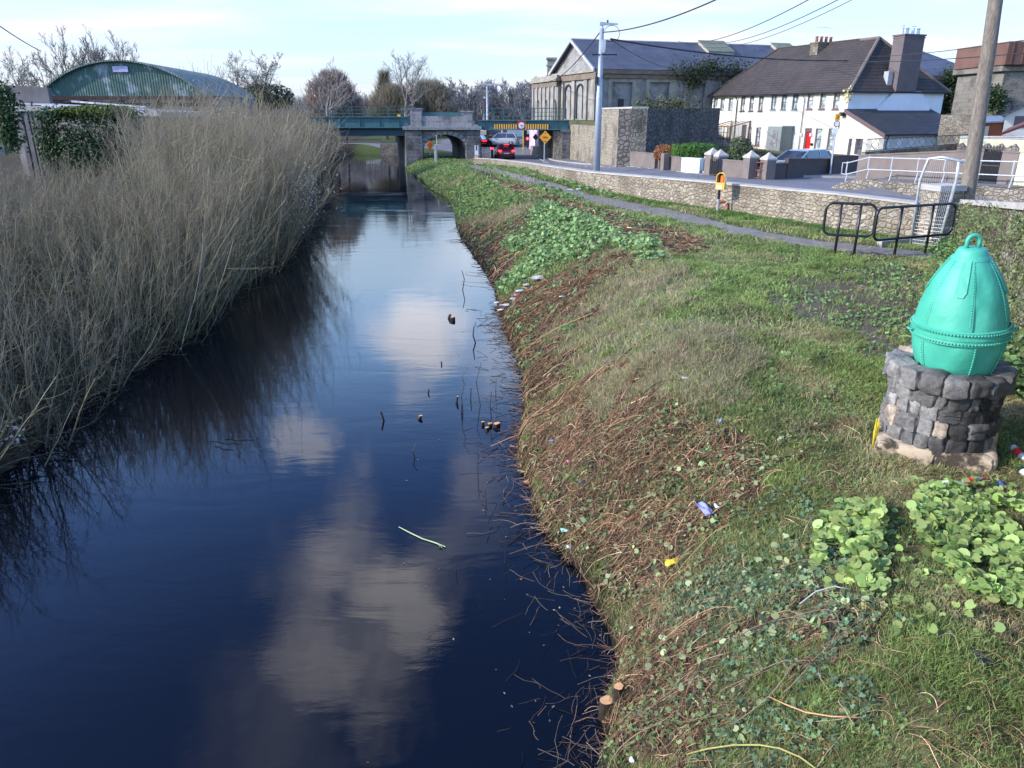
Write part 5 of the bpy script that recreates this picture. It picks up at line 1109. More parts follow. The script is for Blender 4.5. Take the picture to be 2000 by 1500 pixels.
# telegraph pole: leans slightly, only its lower part is in the picture
TPb = np.array([11.75, 19.6, 1.7]); tpt = at_Y(1948, -20, 19.6); TPt = TPb + (tpt - TPb) / (tpt[2] - TPb[2]) * 9.6
def telegraph():
    t = thing('telegraph_pole', 'weathered brown timber telegraph pole leaning slightly, behind the end of the towpath wall', 'telegraph pole', TPb); m = MB(); rng = random.Random(3)
    n = 14; m.tube([tuple(TPb * (1 - k / n) + TPt * (k / n) + np.array([rng.uniform(-.008, .008), 0, 0])) for k in range(n + 1)], [.185 - .05 * k / n for k in range(n + 1)], 18); m.build('pole', 'polewood', t, smooth=True)
    c = MB(); c.box(tuple(TPt - np.array([0, 0, .5])), (1.6, .1, .12)); c.build('crossarm', 'polewood', t)
telegraph()
def cable(label, A, B, sag, r=.022, n=24, group='black cables strung from the lamp post'):
    A, B = np.array(A, float), np.array(B, float); m = MB(); pts = []
    for k in range(n + 1): s = k / n; p = A * (1 - s) + B * s; p[2] -= sag * 4 * s * (1 - s); pts.append(tuple(p))
    m.tube(pts, r, 5); return tag(m.build('cable', 'cable', loc=tuple(A), smooth=True), label, 'cable', group)
lt = np.array([LP[0] + .1, LP[1], z_above(LP, 63)])
cable('thick black cable rising from the tall lamp post to the top right sky', lt, TPt - np.array([.6, 0, .5]), .9, .030)
lt2 = np.array([LP[0] + .5, LP[1], z_above(LP, 76)])
e = at_Y(1500, 113, 62.); cable('thick dark cable crossing the slate roof towards the terrace chimneys', lt2, at_Y(1655, 118, 62.), .35, .045)
cable('thin cable sagging from the lamp post to the eaves of the goods shed', lt2, at_Y(1312, 132, 79.), .3, .03)
cable('dark cable running down left from the lamp post to the station building', [LP[0] - .1, LP[1], z_above(LP, 63)], at_Y(1075, 158, 88.), .5, .035)
cable('upper thin cable over the shed roof rising to the right', at_Y(1325, 81, 79.), TPt - np.array([0, 0, 1.3]), 1.2, .022)
cable('middle thin cable over the shed roof rising to the right', at_Y(1345, 84, 79.), TPt - np.array([-.3, 0, 1.9]), 1.4, .014)
cable('lower thin cable over the shed roof rising to the right', at_Y(1372, 82, 79.), TPt - np.array([.2, 0, 2.0]), 1.0, .018)
cable('thin cable passing the big brown chimney and the telegraph pole towards the tank tower', at_Y(1600, 117, 70.), at_Y(2030, 101, 34.), .25, .022)
cable('thin upper cable from the brown chimney to the right edge', at_Y(1700, 110, 68.), at_Y(2030, 74, 30.), .15, .018)
cable('faint far cable at the upper left edge of the sky', at_Y(-30, 30, 40.), at_Y(80, 100, 60.), .1, .03)
def diamond():
    P = gnd(1063, 319); t = thing('warning_sign', 'orange diamond height warning sign on a thin grey post in front of the bridge', 'road sign', P, None); c = at_Y(1065, 268, P[1]); zc = c[2]; m = MB(); m.tube([P, (P[0], P[1], zc + .5)], .055, 8); m.build('post', 'polegalv', t)
    s = .66 / math.sqrt(2) * 1.12; q = MB(); R = Matrix.Rotation(math.pi / 4, 3, 'Y'); 
    for sz_, y, mat, nm in ((s * 1.0, -.08, 'orange', 'sign_plate'), ):
        k = sz_ * math.sqrt(2) / 1.0 * .75; q.extrude([(c[0] - k, P[1] + y, zc), (c[0], P[1] + y, zc - k), (c[0] + k, P[1] + y, zc), (c[0], P[1] + y, zc + k)], (0, -.02, 0)); pl_ = q.build(nm, mat, t)
    b = MB(); f = P[1] - .105
    for sg in (1, -1): b.extrude([(c[0] - .08, f, zc + sg * .40), (c[0] + .08, f, zc + sg * .40), (c[0], f, zc + sg * .29)], (0, -.006, 0))
    b.build('arrow_symbols', 'black', pl_); lettering('3.8m', .25, (c[0] - .02, f - .006, zc - .08), pl_)
diamond()
def parking_sign():
    P = gnd(1621, 345); t = thing('parking_sign', 'thin white post with orange plate above a white roundel, by the dark garden wall', 'road sign', P); top = at_Y(1636, 222, P[1]); m = MB(); m.tube([P, (top[0], P[1], top[2])], .04, 8); m.build('post', 'rail', t)
    c = lambda u, v: at_Y(u, v, P[1] - .08); q = MB(); p = c(1636, 229); q.box(p, (.24, .03, .34)); o = q.build('orange_plate', 'orange', t); s = MB(); s.extrude([(p[0] - .06, p[1] - .025, p[2] - .08), (p[0] - .02, p[1] - .025, p[2] - .08), (p[0] + .06, p[1] - .025, p[2] + .08), (p[0] + .02, p[1] - .025, p[2] + .08)], (0, -.006, 0)); s.build('slanted_symbol', 'black', o)
    R = Matrix.Rotation(math.pi / 2, 3, 'X'); p = c(1634, 242); q = MB(); q.lathe([(0, 0), (.15, 0), (.15, .03), (0, .03)], 18, p, R=R); o = q.build('roundel', 'pvcdark', t); q = MB(); q.lathe([(0, .035), (.12, .035), (.12, .045), (0, .045)], 18, p, R=R); q.build('roundel_face', 'signwhite', o)
    p = c(1638, 245) + np.array([.06, .12, 0]); q = MB(); q.lathe([(0, 0), (.17, 0), (.17, .03), (0, .03)], 18, p, R=Matrix.Rotation(1.1, 3, 'Z') @ R); q.build('back_roundel', 'pvcdark', t)
    p = c(1631, 257); q = MB(); q.box(p, (.25, .03, .30)); q.build('white_plate', 'signwhite', t)
parking_sign()

# ---------------------------------------------------------------- lifebuoy station
def lifebuoy():
    P = gnd(1401, 416); t = thing('lifebuoy_housing', 'yellow arched lifebuoy housing on a dark post beside the stone wall', 'lifebuoy housing', P, None); top = at_Y(1398, 387, P[1]); m = MB(); pz = at_Y(1398, 370, P[1]); z0 = pz[2]
    m.tube([P, (P[0], P[1], P[2] + .45)], .045, 8); m.build('post_base', 'polegalv', t); m = MB(); m.tube([(P[0], P[1], P[2] + .45), (P[0], P[1], z0 + .6)], .047, 8); m.build('post', 'black', t)
    w, d = .29, .23; zt = at_Y(1398, 336, P[1])[2]; rz = .5; c = np.array([P[0], P[1] - .12, 0]); R = Matrix.Rotation(-rz, 3, 'Z')
    def arch(hw, z0, zt, n=10): return [(-hw, z0), (hw, z0)] + [(hw * math.cos(a), zt - hw + hw * math.sin(a)) for a in np.linspace(0, math.pi, n)]
    h1 = z0 + (zt - z0) * .42
    q = MB(); q.extrude([Vector(c) + R @ Vector((x, -d / 2, z)) for x, z in [(-w / 2, z0), (w / 2, z0), (w / 2, h1), (-w / 2, h1)]], R @ Vector((0, d, 0))); q.build('box', 'boxyellow', t, bevel=.015)
    q = MB(); hw = w / 2; n = 12; P1 = []; 
    for k in range(n + 1): a = math.pi * k / n; P1.append((hw * math.cos(a), zt - hw + hw * math.sin(a)))
    P1 = [(hw, h1)] + P1 + [(-hw, h1)]
    for (x0, z_0), (x1, z_1) in zip(P1[:-1], P1[1:]):
        i0, i1 = (x0 * .865, h1 + (z_0 - h1) * .92), (x1 * .865, h1 + (z_1 - h1) * .92)
        q.hexa([Vector(c) + R @ Vector(p) for p in ((x0, -d / 2, z_0), (x0, d / 2, z_0), (x1, d / 2, z_1), (x1, -d / 2, z_1), (i0[0], -d / 2, i0[1]), (i0[0], d / 2, i0[1]), (i1[0], d / 2, i1[1]), (i1[0], -d / 2, i1[1]))])
    q.build('hood', 'boxyellow', t)
    q = MB(); q.extrude([Vector(c) + R @ Vector((x, d * .38, z)) for x, z in arch(hw * .9, h1, zt - .02)], R @ Vector((0, .02, 0))); q.build('back_panel', 'boxyellow', t)
    q = MB(); q.box(Vector(c) + R @ Vector((.03, -.02, h1 + .12)), (.09, .06, .20), -rz); q.build('rope_bag', 'toporange', t)
    q = MB(); q.box(Vector(c) + R @ Vector((-.02, -d / 2 - .008, h1 - .13)), (.17, .008, .10), -rz); q.build('front_label', 'signwhite', t); q = MB(); q.box(Vector(c) + R @ Vector((w / 2 + .008, 0, h1 + .10)), (.008, .16, .12), -rz); q.build('side_label', 'signwhite', t)
    P2 = P + np.array([.20, .22, .0]); r = MB(); Rm = Matrix.Rotation(math.radians(78), 3, 'X'); ce = (P2[0], P2[1], P2[2] + .17); r.torus(ce, .17, .045, Rm, 26, 10); tt = thing('lifebuoy', 'faded orange lifebuoy ring leaning on the wall behind the dark post', 'lifebuoy', P2); r.build('ring', 'ringred', tt, smooth=True)
    b = MB()
    for k in range(4):
        a = math.pi / 4 + math.pi / 2 * k; ct = Vector(ce) + Rm @ Vector((.17 * math.cos(a), .17 * math.sin(a), 0)); b.torus(ct, .048, .012, Rm @ Matrix.Rotation(a, 3, 'Z') @ Matrix.Rotation(math.pi / 2, 3, 'X'), 12, 6)
    b.build('bands', 'signwhite', tt)
lifebuoy()

# ---------------------------------------------------------------- black hoop barriers, steel gate frame, fallen kerb
def hoops():
    def frame(label, us, ls):
        # us: left/right top corners, ls legs (u,v)
        L0, L1 = gnd(*ls[0]), gnd(*ls[1]); d = (L1 - L0)[:2]; d = d / np.hypot(*d); A = L0[:2]
        al = lambda u, v: float(np.dot(on_line(u, v, A, A + d)[:2] - A, d)); zz = lambda u, v: float(on_line(u, v, A, A + d)[2])
        (ul, vl), (ur, vr), vb = us; a0, a1 = al(ul, (vl + vb) / 2), al(ur, (vr + vb) / 2); zt = (zz((ul + ur) / 2, (vl + vr) / 2)); zb_ = zz((ul + ur) / 2, vb); t = thing('hoop_barrier', label, 'barrier', (*A, 1.88), 'black hoop barriers across the path')
        r = .16; pts = []
        for (cx, cz, s) in ((a1 - r, zt - r, 0), (a0 + r, zt - r, 1), (a0 + r, zb_ + r, 2), (a1 - r, zb_ + r, 3)):
            for k in range(6): q = math.pi / 2 * (s + k / 5); p = A + d * (cx + r * math.cos(q)); pts.append((*p, cz + r * math.sin(q)))
        m = MB(); m.tube(pts + [pts[0], pts[1]], .031, 9); m.build('hoop', 'black', t, smooth=True)
        for l in ls: P = gnd(*l); k = MB(); a = float(np.dot(P[:2] - A, d)); p = A + d * a; k.tube([(*p, P[2] - .1), (*p, zt)], .030, 9); k.build('leg', 'black', t, smooth=True)
    frame('left black tubular hoop barrier on two legs, standing on the grass by the path', ((1611, 393), (1709, 402), 460), [(1630, 497), (1667, 500)])
    frame('right wider black tubular hoop barrier on two legs, next to the overgrown wall', ((1711, 402), (1861, 402), 463), [(1746, 502), (1806, 497)])
    # steel frame with mesh panel
    A, B = at_Y(1777, 487, 18.7), at_Y(1822, 490, 18.4);  C1 = at_Y(1797, 352, 18.6); Ct = at_Y(1814, 310, 18.5); D1 = at_Y(1867, 355, 18.2); Dt = at_Y(1864, 312, 18.1); t = thing('steel_hoop_gate', 'tall bent galvanised tube frame with a fine mesh panel in the gap of the wall', 'gate', A); m = MB(); Bb = at_Y(1829, 494, 18.1)
    m.tube([A, C1, Ct, at_Y(1840, 307, 18.3), at_Y(1882, 316, 18.0)], .034, 8); m.tube([Bb, D1, at_Y(1873, 316, 18.05)], .034, 8); m.tube([A + np.array([0, 0, .05]), Bb + np.array([0, 0, .02])], .028, 8); m.build('tube_frame', 'galv', t, smooth=True)
    w = MB(); n = 18
    for k in range(1, n): s = k / n; w.tube([A * (1 - s) + Bb * s + np.array([0, 0, .05]), C1 * (1 - s) + D1 * s], .0022, 3)
    for k in range(0, 20): s = k / 20; p, q = A * (1 - s) + C1 * s, Bb * (1 - s) + D1 * s; w.tube([p, q], .0018, 3)
    for k in range(1, 14): s = k / 14; w.tube([C1 * (1 - s) + D1 * s, Ct * (1 - s) + Dt * s], .0018, 3)
    w.build('mesh', 'galv', t)
    P, Q = gnd(1716, 482), gnd(1800, 474); t = MB(); d = (Q - P) / np.linalg.norm(Q - P); t.tube([P + np.array([0, 0, .06]), Q + np.array([0, 0, .06])], .11, 4); tag(t.build('kerb_block', 'kerb', loc=P, bevel=.01), 'grey fallen kerb stone lying on the grass behind the right hoop barrier', 'kerb stone')
hoops()

# ---------------------------------------------------------------- the green buoy on its stone ring
BC = np.array([4.52, 7.30]); BZ = 1.62
def buoy():
    lean = Matrix.Rotation(math.radians(-4.0), 3, 'Y') @ Matrix.Rotation(math.radians(1.5), 3, 'X'); base = Vector((BC[0] + .05, BC[1] - .02, BZ + .68)); t = thing('buoy', 'big sea-green riveted iron buoy with a ring on top, standing in the stone ring', 'buoy', tuple(base))
    prof = [(.0, .0), (.10, .01), (.20, .05), (.30, .14), (.405, .25), (.462, .40), (.485, .52), (.492, .66), (.484, .76), (.463, .87), (.430, .98), (.385, 1.09), (.330, 1.19), (.262, 1.29), (.200, 1.37), (.150, 1.43), (.128, 1.462), (.0, 1.475)]
    # resample smooth
    zs = np.array([p[1] for p in prof]); rs = np.array([p[0] for p in prof]) * .865; pr = [(float(np.interp(k, range(len(prof)), rs)), float(np.interp(k, range(len(prof)), zs))) for k in np.linspace(0, len(prof) - 1, 70)]
    rs_ = np.convolve(np.pad([p[0] for p in pr], 2, 'edge'), np.ones(5) / 5, 'valid'); pr = [(0 if i in (0, 69) else float(rs_[i]), pr[i][1]) for i in range(70)]
    m = MB(); m.lathe(pr, 72, base, R=lean)
    # dents
    rng = random.Random(4); dents = [(rng.uniform(-2.6, -.2), rng.uniform(.1, 1.2), rng.uniform(.06, .14), rng.uniform(.006, .016)) for _ in range(26)]
    V = []; inv = lean.inverted()
    for v in m.v:
        l = inv @ (Vector(v) - base); a = math.atan2(l.y, l.x); r = math.hypot(l.x, l.y); d = 0
        for (da, dz, s, dp) in dents:
            da_ = (a - da + math.pi) % (2 * math.pi) - math.pi; q = ((da_ * .45) ** 2 + (l.z - dz) ** 2) / (s * s)
            if q < 4: d += dp * math.exp(-q * 1.4)
        if r > .01: l.x *= (r - d) / r; l.y *= (r - d) / r
        V.append(tuple(lean @ l + base))
    m.v = V; m.build('shell', 'buoy', t, smooth=True)
    rad = lambda z: float(np.interp(z, [p[1] for p in pr], [p[0] for p in pr])); W = lambda a, z, o=0.: tuple(base + lean @ Vector(((rad(z) + o) * math.cos(a), (rad(z) + o) * math.sin(a), z)))
    b = MB(); zb_ = .66; b.lathe([(rad(.60) + .0, .60), (rad(.6) + .022, .605), (.434, .66), (.436, .69), (rad(.72) + .02, .735), (rad(.74), .745)], 72, base, R=lean); b.lathe([(.41, .655), (.446, .655), (.446, .670), (.41, .670)], 72, base, R=lean); b.build('flange_band', 'buoy', t, smooth=False)
    rv = MB()
    def rivet(a, z, o, s=.0085):
        c = Vector(W(a, z, o)); n = (lean @ Vector((math.cos(a), math.sin(a), 0))); u = n.orthogonal().normalized(); w = n.cross(u); rv.add([c + (u * math.cos(q) + w * math.sin(q)) * s * 1.3 for q in np.linspace(0, 2 * math.pi, 7)[:-1]] + [c + n * s * .7 + (u * math.cos(q) + w * math.sin(q)) * s * .8 for q in np.linspace(0, 2 * math.pi, 7)[:-1]] + [c + n * s], [(i, (i + 1) % 6, 6 + (i + 1) % 6, 6 + i) for i in range(6)] + [(6 + i, 6 + (i + 1) % 6, 12) for i in range(6)])
    for z in (.625, .715):
        for k in range(96): rivet(2 * math.pi * (k + (z > .7) * .5) / 96, z, .024, .0095)
    for j, sa in enumerate(np.radians([-168, -110, -58, -5, 47, 100])):
        for k in range(24): rivet(sa - .0, .80 + k * .0255, .004, .0075)
        for k in range(19): rivet(sa + .18 * (j % 2), .08 + k * .0275, .008, .0085)
    rv.build('rivets', 'buoy', t)
    s = MB()
    for j, sa in enumerate(np.radians([-168, -110, -58, -5, 47, 100])):      # seam laps
        for z0, z1, o in ((.745, 1.40, 0), (.05, .60, .18 * (j % 2))):
            for k in range(10):
                a, c = z0 + (z1 - z0) * k / 10, z0 + (z1 - z0) * (k + 1) / 10; w_ = .055
                s.add([W(sa + o - .0, a, .006), W(sa + o + w_, a, .0035), W(sa + o + w_, c, .0035), W(sa + o, c, .006), W(sa + o, a, -.004), W(sa + o, c, -.004)], [(0, 1, 2, 3), (4, 0, 3, 5)])
    s.build('seam_laps', 'buoy', t)
    # top collar with straps and lifting eye
    c = MB(); c.lathe([(.152, 1.405), (.140, 1.43), (.128, 1.456), (.116, 1.474), (.0, 1.480)], 40, base, R=lean); c.lathe([(.178, 1.37), (.170, 1.39), (.152, 1.415)], 40, base, R=lean); c.build('top_collar', 'buoy', t, smooth=True)
    for sa in np.radians([-128, -40, 60, 150]):
        q = MB(); n = 8; hw = .14
        for k in range(n):
            a, z0 = sa, 1.40 - .34 * k / n; z1 = 1.40 - .34 * (k + 1) / n; h0 = hw * (1 + .35 * (1 - k / n)); h1 = hw * (1 + .35 * (1 - (k + 1) / n)) if k < n - 1 else hw * .55
            q.add([W(a - h0, z0, .0), W(a - h0, z0, .013), W(a + h0, z0, .013), W(a + h0, z0, 0), W(a - h1, z1, .0), W(a - h1, z1, .013), W(a + h1, z1, .013), W(a + h1, z1, 0)], [(1, 2, 6, 5), (0, 1, 5, 4), (2, 3, 7, 6), (4, 5, 6, 7)])
        q.build('strap', 'buoy', t)
    e = MB(); n = 14; pts = [base + lean @ Vector((-.060, 0, 1.46))] + [base + lean @ Vector((.060 * math.cos(a), 0, 1.535 + .062 * math.sin(a))) for a in np.linspace(math.pi, 0, 10)] + [base + lean @ Vector((.060, 0, 1.46))]
    e.tube(pts, .021, 10); e.build('lifting_eye', 'buoy', t, smooth=True); l = MB(); 
    for sa in (math.radians(-22), math.radians(170)): l.torus(Vector(W(sa, .672, .03)), .036, .011, lean, 14, 6)
    l.build('side_lugs', 'buoy', t, smooth=True)
def stone_mesh(bag, c, dims, R, rng, col, sub=2, rough=.20):
    """one rounded fieldstone: subdivided box pushed towards a superellipsoid"""
    n = 7; g = np.linspace(-1, 1, n); faces = []; V = []
    for ax in range(3):
        for sg in (-1, 1):
            a, b = np.meshgrid(g, g, indexing='ij'); p = np.zeros((n, n, 3)); p[..., ax] = sg; p[..., (ax + 1) % 3] = a; p[..., (ax + 2) % 3] = b; st = len(V) * n * n; V.append(p.reshape(-1, 3))
            i = (np.arange(n - 1)[:, None] * n + np.arange(n - 1)[None]).ravel() + st; q = np.stack([i, i + n, i + n + 1, i + 1], 1); faces.append(q if sg > 0 else q[:, ::-1])
    V = np.concatenate(V); e = 6.5; nrm = (np.abs(V) ** e).sum(1) ** (1 / e); V = V / nrm[:, None]
    s = rng.uniform(0, 99); ns = sum((vnoise(V[:, i] * 1.7 + s, V[:, (i + 1) % 3] * 1.7 + V[:, (i + 2) % 3] + s, .8, 3 + i) - .5) for i in range(3)); V = V * (1 + rough * ns)[:, None]
    V = V * (np.array(dims) / 2); V = V @ np.array(R).T + np.array(c); bag.add(V, np.concatenate(faces), np.broadcast_to(np.asarray(col), V.shape))
def pedestal():
    rng = np.random.default_rng(11); t = thing('stone_ring', 'round soot-blackened fieldstone ring holding up the green buoy', 'stone pedestal', (*BC, BZ)); bag = Bag(); z = BZ + .13; rows = [.19, .16, .14, .15, .18]; R0 = .435
    for r, h in enumerate(rows):
        a = rng.uniform(0, 1); end = a + 2 * math.pi; rad = R0 + .018 * math.sin(r * 2) + (.02 if r == 4 else 0) + .012 * (r == 0)
        while a < end - .08:
            w = rng.uniform(.20, .46) if r != 4 else rng.uniform(.32, .46); w = min(w, end - a); 
            if end - a - w < .12: w = end - a
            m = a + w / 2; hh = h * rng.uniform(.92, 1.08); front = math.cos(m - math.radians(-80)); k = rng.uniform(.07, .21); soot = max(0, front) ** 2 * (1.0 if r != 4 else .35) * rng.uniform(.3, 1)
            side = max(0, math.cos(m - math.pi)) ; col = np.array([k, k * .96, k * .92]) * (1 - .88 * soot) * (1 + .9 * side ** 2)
            if rng.random() < .10: col = np.array([.34, .28, .22])
            Rm = Matrix.Rotation(m, 3, 'Z') @ Matrix.Rotation(rng.normal(0, .04), 3, 'X'); split = r in (1, 2, 3) and rng.random() < .3
            if split:
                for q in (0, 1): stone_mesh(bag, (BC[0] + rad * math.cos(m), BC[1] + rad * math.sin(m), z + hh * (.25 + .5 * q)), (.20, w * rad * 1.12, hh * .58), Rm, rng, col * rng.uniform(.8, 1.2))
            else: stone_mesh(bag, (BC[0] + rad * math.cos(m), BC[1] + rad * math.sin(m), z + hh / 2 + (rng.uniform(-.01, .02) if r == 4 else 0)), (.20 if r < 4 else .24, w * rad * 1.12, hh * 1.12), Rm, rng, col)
            a += w
        z += h
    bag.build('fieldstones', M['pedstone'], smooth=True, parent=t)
    m = MB(); m.lathe([(R0 + .072, BZ), (R0 + .072, BZ + .82), (.34, BZ + .86), (.33, BZ + .66), (0, BZ + .66)], 32, (*BC, 0)); m.build('mortar_core', 'mortar', t)
    # square footing slab
    p = MB(); rz = math.radians(-27); 
    tt = thing('plinth', 'scorched square stone plinth slab under the fieldstone ring', 'plinth', (*BC, BZ - .1)); bb = Bag(); s = .60
    for (cx, cy, lx, ly) in ((-.30, -.50, .60, .20), (.27, -.50, .56, .20), (.50, 0, .20, 1.1), (-.50, .05, .20, 1.15), (0, .50, 1.1, .20), (0, 0, .96, .96)):
        c = Matrix.Rotation(rz, 3, 'Z') @ Vector((cx, cy, 0)); stone_mesh(bb, (BC[0] + c.x, BC[1] + c.y, BZ + .035), (lx * 1.03, ly * 1.05, .30), Matrix.Rotation(rz, 3, 'Z'), rng, (.4, .34, .26), rough=.05)
    bb.V = [(v - np.array([*BC, 0])) * [.92, .92, 1] + np.array([*BC, 0]) for v in bb.V]; bb.build('slab_blocks', M['plinth'], smooth=True, parent=tt)
    r = MB(); c = Matrix.Rotation(rz, 3, 'Z') @ Vector((-.57, -.32, 0)); rr = random.Random(2)
    for k in range(7): x = BC[0] + c.x + rr.uniform(-.03, .03); y = BC[1] + c.y + rr.uniform(-.05, .05); r.tube([(x, y, BZ + .02), (x + rr.uniform(-.02, .02), y, BZ + .15), (x + rr.uniform(.0, .04), y + .03, BZ + .25 + rr.uniform(0, .08))], .008, 4)
    tag(r.build('yellow_cord', 'yellowcord', loc=(BC[0] + c.x, BC[1] + c.y, BZ)), 'frayed yellow cord hanging at the left corner of the plinth', 'cord')
buoy(); pedestal()

# ---------------------------------------------------------------- cars
def car(label, pos, rz, paint, kind='hatch', L=4.2, W=1.76, H=1.48, tail='tailoff'):
    t = thing('parked_car' if tail == 'tailoff' else 'car', label, 'car', (0, 0, 0), 'cars on and beside the road'); t.name = 'car'; h = H / 1.48
    # x forward; side profile of lower body
    xs = np.array([-.5, -.485, -.42, -.30, -.10, .12, .28, .40, .475, .5]) * L; zt = np.array([.55, .86, .93, .93, .92, .90, .86, .78, .68, .48]) * h; zb_ = np.array([.34, .24, .20, .19, .19, .19, .19, .20, .24, .34]); wd = np.array([.80, .92, .98, 1, 1, 1, .99, .96, .88, .76]) * W / 2
    V, F = [], []
    for x, a, b, w in zip(xs, zb_, zt, wd): V += [(x, -w * .96, a), (x, -w, a + .18), (x, -w, b - .14), (x, -w * .90, b), (x, w * .90, b), (x, w, b - .14), (x, w, a + .18), (x, w * .96, a)]
    for i in range(len(xs) - 1): F += [(i * 8 + k, (i + 1) * 8 + k, (i + 1) * 8 + (k + 1) % 8, i * 8 + (k + 1) % 8) for k in range(8)]
    F += [tuple(range(8)), tuple(range(len(V) - 8, len(V)))[::-1]]; m = MB(); m.add(V, F); b = m.build('body', paint, t, smooth=True, local=True, bevel=0)
    tail_x = -.47 if kind != 'saloon' else -.34
    gx = np.array([tail_x, tail_x + .09, .02, .10, .27]) * L; gz = np.array([.90, H * .955, H * .965, H * .95, .88]); 
    def cabin(gx, gz, sc, ex, nm, mat, z0=.88):
        V = []; 
        for x, z in zip(gx, gz): f = (z - .88) / (H - .88); w = W / 2 * (.90 - .17 * f) * sc; w0 = W / 2 * .91 * sc; V += [(x, -w0, z0 * h if h > 1 else z0), (x, -w, z), (x, w, z), (x, w0, z0 * h if h > 1 else z0)]
        F = []
        for i in range(len(gx) - 1): F += [(i * 4 + k, i * 4 + 4 + k, i * 4 + 5 + k, i * 4 + 1 + k) for k in range(3)]
        F += [(0, 1, 2, 3), tuple(len(V) - 4 + k for k in (3, 2, 1, 0))]; m = MB(); m.add(V, F); return m.build(nm, mat, t, smooth=False, local=True)
    cabin(gx, gz, 1, 0, 'windows', 'carglass')
    r = MB(); x0, x1 = gx[1] - .02, gx[3] + .03; w = W / 2 * .745; r.hexa([(x0, -w, H * .865), (x1, -w, H * .925), (x1, w, H * .925), (x0, w, H * .865), (x0 + .05, -w * .865, H), (x1 - .1, -w * .865, H * .985), (x1 - .1, w * .865, H * .985), (x0 + .05, w * .865, H)]); r.build('roof', paint, t, local=True, smooth=False)
    p = MB()
    for s in (-1, 1):
        p.tube([(gx[4], s * W / 2 * .89, .88), (gx[3], s * W / 2 * .745, H * .95)], .035, 4); p.tube([(gx[0], s * W / 2 * .89, .90), (gx[1], s * W / 2 * .745, H * .95)], .055, 4); p.tube([((gx[1] + gx[3]) / 2 - .1, s * W / 2 * .90, .9), ((gx[1] + gx[3]) / 2 - .1, s * W / 2 * .755, H * .95)], .03, 4)
    p.build('pillars', paint, t, local=True)
    for x in (-.30 * L, .31 * L):
        for s in (-1, 1):
            q = MB(); R = Matrix.Rotation(math.pi / 2, 3, 'X'); q.lathe([(.0, -.10), (.30, -.10), (.325, -.07), (.325, .07), (.30, .10), (.0, .10)], 20, (x, s * (W / 2 - .09), .325), R=R); wh = q.build('wheel', 'tyre', t, local=True); q = MB(); q.lathe([(.20, -.105), (.0, -.118)], 10, (x, s * (W / 2 - .09), .325), R=R); q.lathe([(.20, .105), (.0, .118)], 10, (x, s * (W / 2 - .09), .325), R=R); q.build('rim', 'rim', wh, local=True)
    for s in (-1, 1):
        q = MB(); q.box((-.485 * L - .005, s * W * .385, .80 * h), (.10, .30, .17)); q.build('tail_light', tail, t, local=True); q = MB(); q.box((.468 * L, s * W * .36, .66 * h), (.16, .34, .13)); q.build('headlight', 'head', t, local=True); q = MB(); q.box((.16 * L, s * (W / 2 + .06), .95), (.12, .16, .12)); q.build('mirror', paint, t, local=True)
    q = MB(); q.box((-.5 * L - .01, 0, .56), (.02, .52, .12)); q.build('number_plate', 'plate', t, local=True); q = MB(); q.box((-.49 * L, 0, .36), (.10, W * .865, .16)); q.build('rear_bumper', 'black', t, local=True)
    if tail != 'tailoff': q = MB(); q.box((gx[0] + .12, 0, H * .945), (.06, .5, .05)); q.build('brake_light', tail, t, local=True)
    t.location = tuple(float(c) for c in pos); t.rotation_euler = (0, 0, rz); return t
g = lambda u, v, dz=.02: gnd(u, v) + np.array([0, 0, dz])
def drop(x, y): return (x, y, float(land(x, y)) + .02)
p = gnd(985, 311); car('small red car with glowing tail lights queuing at the railway bridge', drop(p[0], p[1] + 1.5), math.radians(97), 'car_red', 'hatch', 4.0, 1.72, 1.46, 'tail')
car('dark navy off-road car with lit tail lights half hidden by the lamp post', drop(p[0] - 2.35, p[1] + 3.2), math.radians(100), 'car_navy', 'hatch', 4.5, 1.84, 1.78, 'tail')
car('silver hatchback side-on beyond the queue under the railway bridge', drop(-1.3, 98), math.radians(172), 'car_silver', 'hatch', 4.3, 1.78, 1.6)
car('pale blue car behind the silver hatchback left of the lamp post', drop(-5.2, 97), math.radians(165), 'car_ice', 'hatch', 4.2, 1.76, 1.5)
b_ = on_line(1580, 312, P0, Q0); car('light blue saloon parked behind the dark garden wall of the terrace', (b_[0] + .3, b_[1] + 1.7, 1.80), math.atan2((Q0 - P0)[1], (Q0 - P0)[0]) + math.pi - .05, 'car_skyblue', 'saloon', 4.4, 1.76, 1.40)
for lab, x, y, rz, pt in (('dark car facing the camera beyond the pier arch', -9.9, 118, -1.7, 'car_darkcar'), ('white car at the left inside the pier arch view', -12.6, 117, -1.7, 'car_whitecar'), ('red and dark car at the right inside the pier arch view', -7.6, 115, -1.5, 'car_red'), ('white car farthest right inside the pier arch view', -5.6, 112, -1.4, 'car_whitecar')):
    car(lab, drop(x, y), rz, pt)

